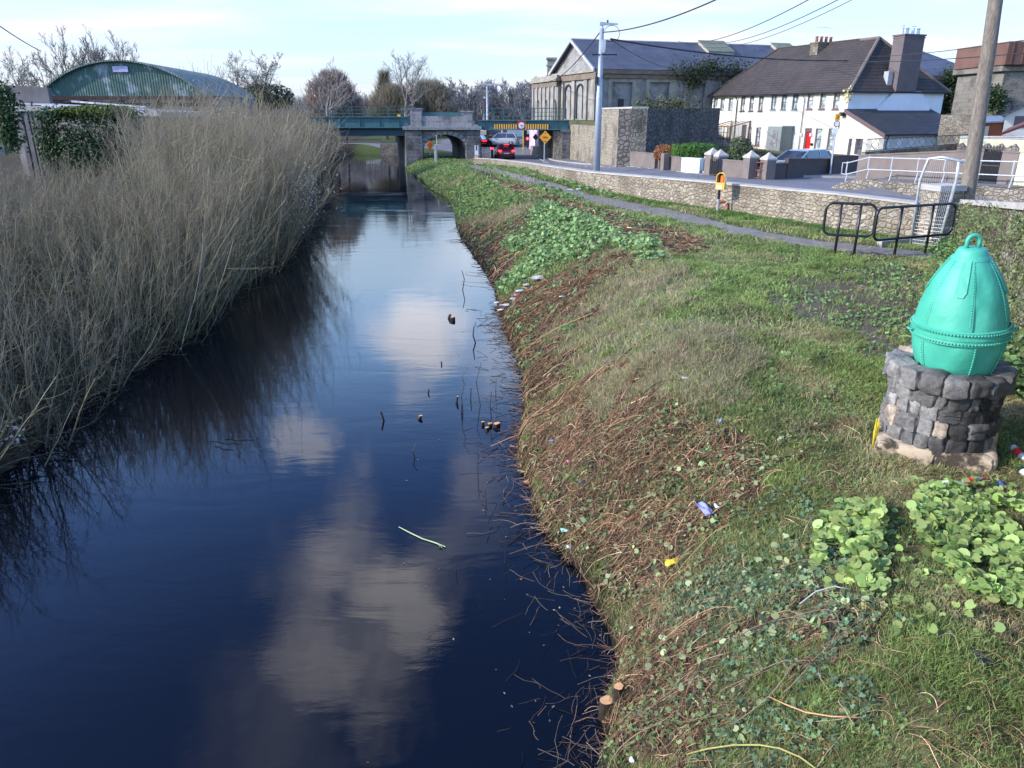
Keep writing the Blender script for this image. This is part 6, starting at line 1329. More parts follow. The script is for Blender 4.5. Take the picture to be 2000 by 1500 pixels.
# ---------------------------------------------------------------- left side: barn, walls, ivy
def barn():
    Y0, Y1 = 45., 58.; c0 = at_Y(242, 188, Y0); hw = 4.75; z0 = c0[2]; za = z_above(c0, 119) ; sag = za - z0; c1 = at_Y(372, 188, Y1)[:2]; xc0, xc1 = c0[0], c1[0]
    t = thing('barn', 'round-roofed corrugated iron barn with peeling dark green front behind the willows', 'barn', (xc0, Y0, 1.8)); R = (hw * hw + sag * sag) / (2 * sag); am = math.asin(hw / R); N = 26
    arc = lambda f, k=0.: (R * math.sin(am * f) * (1 + k), z0 + sag - R + R * math.cos(am * f) * 1.0 + k)
    P = [arc(-1 + 2 * i / N) for i in range(N + 1)]; m = MB(); m.add([(xc0 + x, Y0, z) for x, z in P], [tuple(range(N + 1))]); m.add([(xc0 - hw, Y0 + .01, .8), (xc0 + hw, Y0 + .01, .8), (xc0 + hw, Y0 + .01, z0 - .0), (xc0 - hw, Y0 + .01, z0)], [(0, 1, 2, 3)], 1); m.build('front_gable', ['barngreen', 'oldwhite'], t)
    r = MB(); ex = .25
    for i in range(N):
        (x0, q0), (x1, q1) = P[i], P[i + 1]; n0, n1 = .06, .06; r.add([(xc0 + x0 * 1.01, Y0 - ex, q0 + n0), (xc0 + x1 * 1.01, Y0 - ex, q1 + n1), (xc1 + x1 * 1.01, Y1, q1 + n1), (xc1 + x0 * 1.01, Y1, q0 + n0), (xc0 + x0 * .995, Y0 - ex, q0 - .02), (xc0 + x1 * .995, Y0 - ex, q1 - .02), (xc1 + x1 * .995, Y1, q1 - .02), (xc1 + x0 * .995, Y1, q0 - .02)], [(0, 1, 2, 3), (7, 6, 5, 4), (4, 5, 1, 0), (3, 2, 6, 7)])
    r.build('curved_roof', 'barnroof', t); w = MB(); w.add([(xc0 + hw, Y0, .8), (xc1 + hw, Y1, .8), (xc1 + hw, Y1, z0), (xc0 + hw, Y0, z0)], [(0, 1, 2, 3)]); w.add([(xc0 - hw, Y0, .8), (xc1 - hw, Y1, .8), (xc1 - hw, Y1, z0), (xc0 - hw, Y0, z0)], [(3, 2, 1, 0)]); w.build('side_wall', 'greyblock', t)
    b = MB(); b.box((xc0 - .1, Y0 - .2, z0 - .1), (hw * 2 + .9, .22, .20)); b.box((xc0 + .5, Y0 - .12, z0 - .42), (hw * 2 - .5, .12, .16)); b.build('eaves_beam', 'rust', t)
    for k in range(5): q = MB(); q.box((xc0 - hw + .35 + k * 2.1, Y0 - .1, (z0 + 1) / 2), (.18, .16, z0 - 1.2)); q.build('post', 'rust', t)
    s = MB(); p = at_Y(235, 135, Y0 - .05); s.box(p, (.85, .05, .3)); s.build('pale_plate', plain('lilac_plate', (.42, .42, .66), .6), t)
    k = MB(); p, q = at_Y(140, 198, 41), at_Y(285, 209, 40); k.tube([p, q], .06, 4); tag(k.build('leaning_board', 'oldwhite', loc=p), 'pale plank leaning across the front below the barn beam', 'plank')
    t = thing('low_shed', 'long low shed with a flaking white roof edge below the barn', 'shed', (-22, 38, 1.8)); a, b_ = at_Y(17, 203, 38), at_Y(318, 220, 36); m = MB(); m.wall(a, b_, 1.5, a[2] - .18, 3.0, z1b=b_[2] - .18); m.build('wall', 'greyblock', t); m = MB(); m.wall(a, b_, a[2] - .18, a[2] + .04, 3.2, 0, -.15, z0b=b_[2] - .18, z1b=b_[2] + .04); m.build('roof', 'oldwhite', t)
    t = thing('block_wall', 'grey concrete block wall behind the rusty rails at the far left', 'wall', (-28, 43, 1.8)); a, b_ = at_Y(10, 166, 43), at_Y(92, 171, 43); m = MB(); m.wall(a, b_, 1.0, a[2], .3, z1b=b_[2]); m.build('blockwork', 'greyblock', t)
    t = thing('rusty_railing', 'thin rusty pipe railing in front of the block wall', 'railing', at_Y(28, 205, 36)); m = MB()
    for u in (20, 28, 45, 62): m.tube([at_Y(u, 212, 36), at_Y(u, 182 if u == 28 else 198, 36)], .035, 4)
    m.tube([at_Y(12, 204, 36), at_Y(80, 206, 36)], .03, 4); m.tube([at_Y(12, 209, 36), at_Y(80, 210, 36)], .025, 4); m.build('rails', 'rust', t)
    t = thing('slab_fence', 'weathered concrete slab fence with a lintel, half covered by ivy', 'fence', at_Y(60, 290, 30)); m = MB(); a, b_ = at_Y(12, 214, 30), at_Y(85, 214, 30); m.wall(a, b_, a[2] - .06, a[2] + .12, .35); m.build('lintel', 'concrete', t)
    for u0, u1 in ((33, 41), (45, 53), (56, 60), (64, 76), (80, 84)): q = MB(); a, b_ = at_Y(u0, 222, 30.1), at_Y(u1, 222, 30.1); q.wall(a, b_, 1.2, at_Y(50, 215, 30)[2], .18); q.build('slab', 'greyblock', t)
    t = thing('ivy_post', 'leaning pale post thick with ivy at the left edge of the picture', 'post', at_Y(5, 290, 26)); m = MB(); m.tube([at_Y(6, 300, 26.2), at_Y(0, 230, 26.2), at_Y(-6, 168, 26.2)], [.24, .20, .16], 8); m.build('post_shaft', 'oldwhite', t)
    rng = np.random.default_rng(8); bg = Bag(); n = 1500; s = rng.uniform(0, 1, n); p0, p1 = at_Y(22, 290, 26), at_Y(5, 168, 26); c = p0 + (p1 - p0) * s[:, None] + rng.normal(0, 1, (n, 3)) * np.array([.20, .14, .12]); bg.add(*leaves(c, rng.normal(size=(n, 3)) + [0, -.6, .5], rng.uniform(.07, .14, n), SH_IVY, rng, col=jit((.035, .075, .028), n, rng, .4))); bg.build('ivy', M['leafy'], parent=t)
barn()
def leafmass(name, label, cat, ctr, rad, n, size, col, mat='leafy', seed=1, shape=SH_LEAF, boxy=False, kind=None, core=True, group=None, sd=.35):
    """clipped or wild shrub: leaves through an outer shell, twiggy core"""
    rng = np.random.default_rng(seed); t = thing(name, label, cat, (ctr[0], ctr[1], ctr[2] - rad[2]), group); bag = Bag(); d = rng.normal(size=(n, 3)); d /= np.linalg.norm(d, axis=1, keepdims=True)
    if boxy: m = np.abs(d).max(1, keepdims=True); d = d / (m ** .8)
    lump = 1 + .22 * (fbm(d[:, 0] * 2 + seed, d[:, 1] * 2 + d[:, 2] * 2, .8, seed) - .5) * 2
    P = np.array(ctr) + d * np.array(rad) * (rng.uniform(.55, 1.0, n) ** .5 * lump)[:, None]; bag.add(*leaves(P, d + rng.normal(0, .6, (n, 3)) + [0, 0, .3], rng.uniform(.6, 1.3, n) * size, shape, rng, col=jit(col, n, rng, sd)))
    bag.build('foliage', M[mat], parent=t)
    k = 60; Q = np.zeros((k, 4, 3)); b = np.array([ctr[0], ctr[1], ctr[2] - rad[2]]); dd = rng.normal(size=(k, 3)); dd /= np.linalg.norm(dd, axis=1, keepdims=True); dd[:, 2] = np.abs(dd[:, 2])
    for i in range(4): Q[:, i] = b + (np.array(ctr) + dd * np.array(rad) * .9 - b) * (i / 3.) + rng.normal(0, .03, (k, 3)) * i
    V, F = tubes_np(Q, np.full((k, 4), .018) * np.array([1.5, 1, .8, .4]), 3); b2 = Bag(); b2.add(V, F, np.array([.06, .045, .03])); b2.build('stems', M['bark'], parent=t)
    return t
def on(u, v, Y): return at_Y(u, v, Y)
c = on(172, 250, 29.5); w_ = on(280, 250, 29.5)[0] - on(72, 250, 29.5)[0]
leafmass('ivy_hedge', 'dark green ivy hedge with lighter yellow-green top covering the left fence', 'hedge', (c[0], 29.8, 3.6), (w_ / 2, .7, 1.55), 15000, .10, (.030, .070, .026), seed=3, shape=SH_IVY, boxy=True)
leafmass('ivy_clump', 'yellow-green ivy top growing along the upper edge of the dark hedge', 'ivy', (c[0] + .3, 29.6, 5.02), (w_ / 2 - .4, .5, .26), 3000, .09, (.12, .16, .035), seed=4, shape=SH_IVY)
h0 = gnd(1365, 338); leafmass('hedge', 'bright green clipped hedge above the white garden wall', 'hedge', (h0[0] + .2, h0[1] + 2.6, 2.72), (1.35, .8, .62), 7000, .085, (.085, .20, .03), seed=6, boxy=True)
leafmass('shrub', 'rust-orange shrub left of the bright green hedge', 'shrub', (h0[0] - 1.25, h0[1] + 3.3, 2.75), (.75, .7, .52), 3500, .08, (.34, .15, .07), seed=7)
q = at_Y(1446, 293, 45.5); leafmass('shrub', 'grey-green spiky garden shrub before the timber porch', 'shrub', (q[0], q[1], q[2] - .1), (.75, .7, .85), 2500, .11, (.10, .14, .07), seed=9)
q = at_Y(1468, 299, 46); leafmass('shrub', 'bare pinkish twiggy shrub right of the grey-green one', 'shrub', (q[0], q[1], q[2] - .1), (.6, .6, .6), 900, .07, (.30, .23, .19), seed=10)
q = at_Y(1420, 300, 46); leafmass('shrub', 'low dark shrub at the foot of the timber porch', 'shrub', (q[0], q[1], q[2] - .2), (.5, .6, .45), 1500, .08, (.03, .07, .025), seed=12)
q = at_Y(1488, 303, 45); leafmass('shrub', 'dark low shrub behind the dull red gate', 'shrub', (q[0], q[1], q[2] - .2), (.9, .7, .5), 2200, .08, (.04, .06, .03), seed=13)
def wall_plant(name, label, uvs, Y, rad, n, col, seed, size=.22):
    rng = np.random.default_rng(seed); bag = Bag(); 
    for (u, v, r, k) in uvs: p = at_Y(u, v, Y(u) if callable(Y) else Y); m = int(n * k); d = rng.normal(size=(m, 3)) * np.array([r, .35, r * .75]); bag.add(*leaves(p + d + [0, -.3, 0], rng.normal(size=(m, 3)) + [0, -.7, .3], rng.uniform(.6, 1.3, m) * size, SH_IVY, rng, col=jit(col, m, rng, .45)))
    o = bag.build(name, M['leafy'], loc=tuple(at_Y(uvs[0][0], uvs[0][1], Y(uvs[0][0]) if callable(Y) else Y))); tag(o, label, 'ivy')
YS = lambda u: float(on_line(u, 150, SH_L, SH_R)[1]) - .3
wall_plant('ivy', 'dark ivy bush sprouting from the eaves in the middle of the goods shed', [(1345, 143, .75, 1), (1372, 134, .7, 1.1), (1390, 127, .35, .5), (1320, 138, .6, .4), (1358, 155, .5, .6), (1350, 168, .25, .2)], YS, 1, 620, (.05, .07, .035), 21, .17)
wall_plant('ivy', 'weeds growing along the top of the dark retaining wall', [(1262, 209, .6, .5), (1280, 210, .5, .5), (1318, 208, .5, .5), (1335, 210, .7, .4)], 60., 1, 600, (.09, .10, .035), 22, .16)
wall_plant('ivy', 'sparse weeds in the broken eaves of the goods shed above the terrace chimney', [(1425, 137, .8, .4), (1445, 138, .9, .5), (1405, 138, .8, .3)], YS, 1, 500, (.05, .07, .03), 23)
wall_plant('ivy', 'ivy curtain hanging on the far end of the goods shed right of the brown chimney', [(1862, 160, .9, 1), (1870, 175, .8, 1), (1858, 190, .9, 1), (1845, 210, .9, 1), (1850, 150, .6, .5)], YS, 1, 900, (.045, .07, .03), 24)

# ---------------------------------------------------------------- far right: water-tank tower, sheds, cottage
def right_far():
    Y = 78.; t = thing('tank_tower', 'grey stone tower carrying a rust-brown iron water tank at the right edge', 'tower', at_Y(1975, 220, Y)); x0, x1 = at_Y(1946, 160, Y)[0], at_Y(2060, 160, Y)[0]; zt, zm = at_Y(1950, 82, Y)[2], at_Y(1950, 127, Y)[2]; D = 8
    m = MB(); m.box(((x0 + x1) / 2 + .3, Y + D / 2, zm / 2), (x1 - x0 - .6, D, zm)); m.box(((x0 + x1) / 2 + .2, Y + D / 2, zm - .3), (x1 - x0 + .1, D + .6, .5)); m.build('tower_wall', 'tower', t)
    m = MB(); m.box(((x0 + x1) / 2, Y + D / 2 - .4, (zt + zm) / 2), (x1 - x0, D + .8, zt - zm)); 
    for k in range(7): m.box((x0 + k * 1.0 + .5, Y - .83, (zt + zm) / 2), (.08, .08, zt - zm - .04))
    m.build('water_tank', 'tankbrown', t); r = MB(); a = at_Y(1966, 210, Y - .05); r.tube([(a[0] - .6, Y - .05, a[2] - 2), (a[0] - .6, Y - .05, a[2])] + [(a[0] - .6 * math.cos(q), Y - .05, a[2] + .8 * math.sin(q)) for q in np.linspace(0, math.pi, 7)] + [(a[0] + .6, Y - .05, a[2] - 2)], .12, 4); r.build('blind_arch', 'pierstone', t)
    wall_plant('ivy', 'ivy creeping up the left foot of the tank tower', [(1942, 190, .5, 1), (1940, 205, .5, 1), (1938, 175, .3, .4)], Y - .5, 1, 500, (.04, .07, .03), 31)
    t = thing('far_lamp_post', 'tiny far lamp post between the shed and the tank tower', 'street lamp', at_Y(1931, 200, 120)); m = MB(); m.tube([at_Y(1931, 205, 120), at_Y(1931, 180, 120), at_Y(1925, 178.5, 120)], .08, 5); m.build('pole', 'polegalv', t)
    m = MB(); a, b = at_Y(1905, 192, 90), at_Y(1950, 192, 90); m.wall(a, b, 2, a[2], 3); t = thing('dark_outbuilding', 'low dark building between the goods shed and the tank tower', 'outbuilding', a); m.build('wall', 'darkwall', t); m = MB(); m.wall(a - np.array([.3, 0, 0]), b, a[2], a[2] + .15, 3.3, 0, -.2); m.build('roof', 'slate', t)
    t = thing('boundary_wall', 'long pale stone boundary wall with rough top behind the timber sheds', 'stone wall', at_Y(1940, 230, 62)); m = MB(); a, b = at_Y(1840, 224, 62), at_Y(1990, 226, 60); m.wall(a, b, 1.8, a[2], .5, z1b=b[2]); m.build('masonry', 'stonewall', t)
    t = thing('timber_shed', 'small board shed with a blue-grey sheet roof left of the white cottage', 'shed', at_Y(1930, 255, 52)); a, b = at_Y(1899, 250, 52), at_Y(1957, 250, 52); z = at_Y(1930, 240, 52)[2]; m = MB(); m.extrude([(a[0], 52, 1.8), (b[0], 52, 1.8), (b[0], 52, z), (a[0], 52, z)], (2.4, 3.5, 0)); m.build('board_wall', 'redwood', t); m = MB(); m.hexa([(a[0] - .3, 51.7, z - .05), (b[0] + .1, 51.7, z + .05), (b[0] + 2.6, 55.6, z + .30), (a[0] + 2.6, 55.6, z + .30), (a[0] - .3, 51.7, z + .05), (b[0] + .1, 51.7, z + .13), (b[0] + 2.6, 55.6, z + .40), (a[0] + 2.6, 55.6, z + .40)]); m.build('roof', 'solar', t)
    d = MB(); p, q = at_Y(1903, 250, 51.8), at_Y(1932, 250, 51.8); d.wall(p, q, 1.9, at_Y(1915, 246, 51.8)[2], .1); d.build('grey_doors', 'greydoor', t)
    t = thing('cottage', 'white cottage gable with a brown roof edge at the right edge of the picture', 'house', at_Y(1985, 255, 50)); A = at_Y(1959, 250, 50); B = at_Y(2075, 250, 50); zl, zr = at_Y(1959, 226, 50)[2], at_Y(2040, 190, 50)[2]; m = MB(); m.extrude([(A[0], 50, 1.8), (B[0], 50, 1.8), (B[0], 50, zr), (at_Y(2040, 190, 50)[0], 50, zr), (A[0], 50, zl)], (5, 7, 0)); m.build('wall', 'white', t)
    m = MB(); X = at_Y(2040, 190, 50)[0]; m.hexa([(A[0] - .4, 49.7, zl - .1), (X, 49.7, zr + .03), (X + 5, 57.3, zr + .03), (A[0] + 4.6, 57.3, zl - .1), (A[0] - .4, 49.7, zl + .05), (X, 49.7, zr + .2), (X + 5, 57.3, zr + .2), (A[0] + 4.6, 57.3, zl + .05)]); m.build('roof', 'slate', t)
    d = MB(); p = at_Y(1995, 238, 49.98); d.box(p, (.9, .06, .7)); d.build('window', 'mauve', t)
    t = thing('lean_to', 'low shed with a red-brown sloping roof in front of the white cottage', 'shed', at_Y(1985, 270, 42)); a, b = at_Y(1955, 262, 42), at_Y(2030, 234, 42); m = MB(); m.hexa([(a[0], 42, a[2] - .08), (b[0], 42, b[2] - .08), (b[0] + 2, 45, b[2] + .1), (a[0] + 2.2, 45, a[2] + .1), (a[0], 42, a[2] + .06), (b[0], 42, b[2] + .06), (b[0] + 2, 45, b[2] + .25), (a[0] + 2.2, 45, a[2] + .25)]); m.build('roof', 'redwood', t); m = MB(); m.box(((a[0] + b[0]) / 2 + .6, 43.6, (1.8 + a[2]) / 2 - .1), (b[0] - a[0] - 1.2, 2.4, a[2] - 1.9)); m.build('wall', 'redwood', t)
    t = thing('boundary_wall', 'pale low wall with a thin wire fence on top behind the black side gate', 'stone wall', at_Y(1950, 275, 40)); a, b = at_Y(1875, 271, 40), at_Y(2040, 273, 38); m = MB(); m.wall(a, b, 1.8, a[2], .3, z1b=b[2]); m.build('wall_face', 'creamwall', t); m = MB(); m.tube([a + [0, 0, .12], b + [0, 0, .12]], .025, 4); m.tube([a + [0, 0, .05], b + [0, 0, .05]], .025, 4); m.build('wire', 'galv', t)
    t = thing('rockery_wall', 'rough stone and plant-topped wall between the patterned railing and the black side gate', 'stone wall', at_Y(1930, 290, 38)); a, b = at_Y(1870, 283, 38), at_Y(1992, 281, 36.5); m = MB(); n = 14
    for k in range(n): f0, f1 = k / n, (k + 1) / n; m.wall(a * (1 - f0) + b * f0, a * (1 - f1) + b * f1, 1.8, a[2] + .12 * math.sin(k * 2.1), .5, z1b=a[2] + .12 * math.sin((k + 1) * 2.1))
    m.build('stones', 'brokenwall', t)
right_far()

# ---------------------------------------------------------------- beyond the bridge
def beyond():
    t = thing('quay_wall', 'long dark stone wall with a black railing beyond the canal end, seen under the left span', 'stone wall', (-20, 108, 0)); zq = lambda v, Y: z_above((0, Y), v); a, b = at_Y(560, 280, 109), at_Y(745, 280, 107); m = MB(); m.wall(a, b, 0, zq(276, 108), .6); m.build('masonry', 'pierstone', t)
    r = MB(); 
    for k in range(40): p = a * (1 - k / 39) + b * (k / 39); r.tube([(p[0], p[1], zq(277, 108)), (p[0], p[1], zq(271, 108))], .05, 3)
    r.tube([(a[0], a[1], zq(271, 108)), (b[0], b[1], zq(271, 108))], .06, 3); r.build('railing', 'black', t)
    t = thing('quay_wall', 'brown stone wall end nearer the bridge pier with grass at its foot', 'stone wall', (-14, 98, 0)); a2, b2 = at_Y(743, 290, 98), at_Y(812, 290, 98); m = MB(); m.wall(a2, b2, -.2, z_above(a2, 281), .6); m.build('masonry', 'brokenwall', t)
    t = thing('low_wall', 'brown rubble wall below the parked cars seen through the pier arch', 'stone wall', (-8, 104, 1)); a3, b3 = at_Y(842, 290, 103), at_Y(935, 290, 100); m = MB(); m.wall(a3, b3, 0, z_above(a3, 282), .5, z1b=z_above(b3, 285)); m.build('masonry', 'brokenwall', t)
    w = MB(); p = at_Y(731, 265, 122); w.box(p, (2.2, 4, 1.6)); w.box(p + np.array([1.6, 0, -.3]), (1.4, 4, 1.0)); tag(w.build('van', 'whitecar_' if 0 else 'car_whitecar', loc=p, bevel=.1), 'white van parked beyond the black quay railing', 'van')
    w = MB(); p = at_Y(755, 268, 121); w.box(p, (3.0, 1.8, .8)); w.box(p + np.array([0, 0, .6]), (1.8, 1.6, .5)); tag(w.build('parked_van', 'car_skyblue', loc=p, bevel=.1), 'blue car parked next to the white van beyond the quay', 'car')
    h = MB(); p = at_Y(778, 266, 124); h.box(p, (3.4, 1, 1.6)); tag(h.build('far_building', 'redwood', loc=p), 'small brown building right of the blue car beyond the quay', 'building')
    # shop and fence beyond the road span
    t = thing('shop', 'white shop building with a green sign seen under the road bridge', 'shop', at_Y(1020, 285, 112)); a, b = at_Y(990, 270, 112), at_Y(1042, 270, 112); m = MB(); m.wall(a, b, .2, at_Y(1010, 247, 112)[2], 6); m.build('wall', 'shopwhite', t)
    s = MB(); p, q = at_Y(995.5, 269.5, 111.9), at_Y(1019.5, 269.5, 111.9); z0, z1 = at_Y(1008, 273, 111.9)[2], at_Y(1008, 266.5, 111.9)[2]; s.wall(p, q, z0, z1, .08, 0, -.02); so_ = s.build('shop_sign', 'shopgreen', t); s = MB(); m0 = p * .45 + q * .55
    s.wall(p, m0, z0 + .02, z1 - .02, .03, 0, -.06); s.build('sign_pale_half', 'shopmint', so_); s = MB()
    for k in range(3): c_ = m0 * (1 - (k + .5) / 3.4) + q * ((k + .5) / 3.4); s.box((c_[0], 111.80, (z0 + z1) / 2), (.30, .04, .32))
    s.build('sign_symbols', 'shopmint', so_)
    t = thing('white_house', 'white rendered house with a dark roof behind the silver hatchback', 'house', at_Y(975, 280, 120)); a, b = at_Y(955, 270, 120), at_Y(992, 270, 120); m = MB(); m.wall(a, b, .2, at_Y(970, 261, 120)[2], 6); m.build('wall', 'shopwhite', t); m = MB(); zr = at_Y(970, 261, 120)[2]; m.hexa([(a[0] - 1, 119.5, zr), (b[0] + 3, 119.5, zr), (b[0] + 3, 127, zr), (a[0] - 1, 127, zr), (a[0] + 1, 122.5, zr + 1.6), (b[0] + 1.5, 122.5, zr + 1.6), (b[0] + 1.5, 124, zr + 1.6), (a[0] + 1, 124, zr + 1.6)]); m.build('roof', 'slate', t)
    t = thing('cream_house', 'small cream house with a dark hedge left of the grey lamp post', 'house', at_Y(946, 270, 116)); m = MB(); a, b = at_Y(938, 270, 116), at_Y(950, 270, 116); m.wall(a, b, .2, at_Y(944, 255, 116)[2], 5); m.build('wall', 'offwhite', t)
    leafmass('hedge', 'dark hedge below the small cream house', 'hedge', tuple(at_Y(944, 274, 110)), (1.4, 1, .8), 1200, .2, (.02, .05, .02), seed=41)
    t = thing('board_fence', 'black board fence with a scalloped top in front of the white shop', 'fence', at_Y(1020, 292, 108)); a, b = at_Y(984, 285, 108), at_Y(1048, 285, 106); m = MB(); m.wall(a, b, .4, at_Y(1010, 280, 108)[2], .15); m.build('boards', 'blackpanel', t); m = MB()
    for k in range(9): p = a * (1 - (k + .5) / 9) + b * ((k + .5) / 9); m.box((p[0], p[1] - .1, at_Y(1010, 279.5, 108)[2]), (.35, .08, .35), 0, 0, 0, math.pi / 4)
    m.build('scallops', 'shopwhite', t)
    Yb = 84.; t = thing('banner', 'tall lilac advertising banner on the wall right of the traffic lights', 'banner', at_Y(1045, 298, Yb)); m = MB(); a, b = at_Y(1034, 275, Yb + 3), at_Y(1052, 275, Yb); z0, z1 = at_Y(1044, 294, Yb)[2], at_Y(1044, 247, Yb)[2]; m.wall(a, b, z0, z1, .12); bo = m.build('banner_sheet', 'banner', t); m = MB()
    for k, (f0, f1, w0, w1) in enumerate(((.55, .85, .90, .93), (.5, .8, .83, .86), (.45, .62, .2, .55), (.7, .78, .1, .5))): p, q = a * (1 - f0) + b * f0, a * (1 - f1) + b * f1; m.wall(p, q, z0 + (z1 - z0) * w0, z0 + (z1 - z0) * w1, .01, 0, -.02)
    m.build('banner_marks', 'signwhite', bo)
    t = thing('stone_wall', 'yellowish stone wall end behind the banner and the orange diamond sign', 'stone wall', at_Y(1062, 300, 83)); m = MB(); a, b = at_Y(1036, 297, 86), at_Y(1072, 303, 80.); m.wall(a, b, .2, 1.6, .3); a, b = at_Y(1053, 297, 83.5), at_Y(1070, 303, 81.); m.wall(a, b, .2, 4.0, .3, 0, .02); m.build('masonry', 'tanwall', t)
    for lab, u, v, y in (('black-backed diamond sign on a thin post before the lilac banner', 1046, 268, 79.), ):
        t = thing('diamond_sign', lab, 'road sign', at_Y(u, 300, y)); c_ = at_Y(u, v, y); k = .36; m = MB(); m.extrude([(c_[0] - k * .8, y, c_[2]), (c_[0], y, c_[2] - k), (c_[0] + k * .8, y, c_[2]), (c_[0], y, c_[2] + k)], (0, .03, 0)); m.build('sign_back', 'pvcdark', t); m = MB(); m.tube([(c_[0], y + .06, .7), (c_[0], y + .06, c_[2] + .3)], .035, 5); m.build('post', 'polegalv', t)
    t = thing('traffic_light', 'traffic light showing red under the bridge roundel', 'traffic light', at_Y(1026, 293, 90)); y = 90.; m = MB(); p = at_Y(1024, 262, y); m.tube([(p[0] - .1, y + .1, .6), (p[0] - .1, y + .1, at_Y(1024, 254, y)[2])], .06, 6); m.build('post', 'yellowcord', t); m = MB(); z = at_Y(1026, 258, y)[2]; m.box((p[0] + .12, y, z), (.36, .25, 1.0)); m.build('signal_head', 'black', t); m = MB(); m.lathe([(0, 0), (.13, 0), (.13, .05), (0, .06)], 12, (p[0] + .12, y - .12, z + .33), R=Matrix.Rotation(math.pi / 2, 3, 'X')); m.build('red_lamp', 'amber', t)
    m = MB(); m.box((p[0] + .75, y, at_Y(1030, 264, y)[2]), (.9, .1, .22)); m.build('dark_sign_bar', 'black', t)
    y = 96.; t = thing('traffic_light', 'second traffic light head with a glowing red lamp lower beside the banner', 'traffic light', at_Y(1030, 293, y)); p = at_Y(1030, 274, y); m = MB(); m.tube([(p[0], y + .1, .6), (p[0], y + .1, p[2] + .5)], .05, 6); m.build('post', 'black', t); m = MB(); m.box((p[0], y, p[2]), (.8, .3, 1.2)); m.build('signal_head', 'rust', t); m = MB(); m.lathe([(0, 0), (.15, 0), (.15, .05), (0, .06)], 12, (p[0], y - .16, p[2] + .2), R=Matrix.Rotation(math.pi / 2, 3, 'X')); m.build('red_lamp', 'amber', t)
    for (u, v0, v1, y, lab) in ((998, 300, 275, 92, 'slim pale post beside the pavement under the bridge'), (981, 285, 250, 100, 'grey lamp post behind the silver hatchback')):
        p, q = at_Y(u, v0, y), at_Y(u, v1, y); t = MB(); t.tube([p, q], .07 if y < 95 else .12, 6); tag(t.build('post', 'polegalv', loc=p), lab, 'post')
    # pedestrian shape on the pavement: dark upright figure beside the red car
    # marker board, cone base and small barrier at the wall end
    P = gnd(931, 317); t = thing('marker_post', 'white and red hazard marker board beside the pier at the far end of the wall', 'marker post', P); z = lambda v: z_above(P, v); m = MB(); m.box((P[0], P[1], (z(316) + z(284)) / 2), (.34, .08, z(284) - z(316))); bo = m.build('board', 'signwhite', t); m = MB()
    for k in range(3): m.box((P[0], P[1] - .05, z(314 - k * 5)), (.30, .02, .13), 0, 0, 0, .5)
    m.build('red_bands', 'toporange', bo); m = MB(); m.box((P[0], P[1] - .045, z(289)), (.12, .02, .45)); m.build('dark_stripe', 'pvcdark', bo); m = MB(); m.lathe([(.22, 0), (.20, .10), (.12, .14), (0, .14)], 10, P); m.build('rubber_foot', 'toporange', t)
    P2 = P + np.array([.9, .5, 0]); t = thing('mesh_barrier', 'narrow grey mesh barrier between the marker board and the queue of cars', 'barrier', P2); m = MB(); 
    for dx in (-.4, .4): m.tube([(P2[0] + dx, P2[1], P2[2]), (P2[0] + dx, P2[1], P2[2] + 1.35)], .03, 4)
    for k in range(8): m.tube([(P2[0] - .4, P2[1], P2[2] + .1 + .17 * k), (P2[0] + .4, P2[1], P2[2] + .1 + .17 * k)], .012, 3); m.tube([(P2[0] - .4 + .1 * k, P2[1], P2[2] + .1), (P2[0] - .4 + .1 * k, P2[1], P2[2] + 1.3)], .012, 3)
    m.build('frame', 'galv', t)
    P = gnd(851, 319); t = thing('timber_post', 'pale squared timber post standing before the pier arch', 'post', P); m = MB(); m.box((P[0], P[1], (P[2] + z_above(P, 283)) / 2), (.22, .2, z_above(P, 283) - P[2])); m.build('shaft', 'concrete', t); m = MB(); m.tube([(P[0] + .15, P[1] + .1, P[2]), (P[0] + .15, P[1] + .1, z_above(P, 263))], .03, 5); m.build('pipe', 'galv', t)
    p = at_Y(840, 283, 86); t = thing('lifebuoy_box', 'small orange lifebuoy box on a thin pole seen through the pier arch', 'lifebuoy housing', (p[0], p[1], .7)); m = MB(); m.tube([(p[0], p[1] + .1, .4), (p[0], p[1] + .1, p[2])], .04, 5); m.build('pole', 'galv', t); m = MB(); m.lathe([(0, 0), (.30, 0), (.34, .1), (.30, .2), (0, .2)], 12, (p[0], p[1] - .1, p[2]), R=Matrix.Rotation(math.pi / 2, 3, 'X') @ Matrix.Diagonal((.8, 1.3, 1)).to_3x3()); m.build('box', 'toporange', t)
beyond()

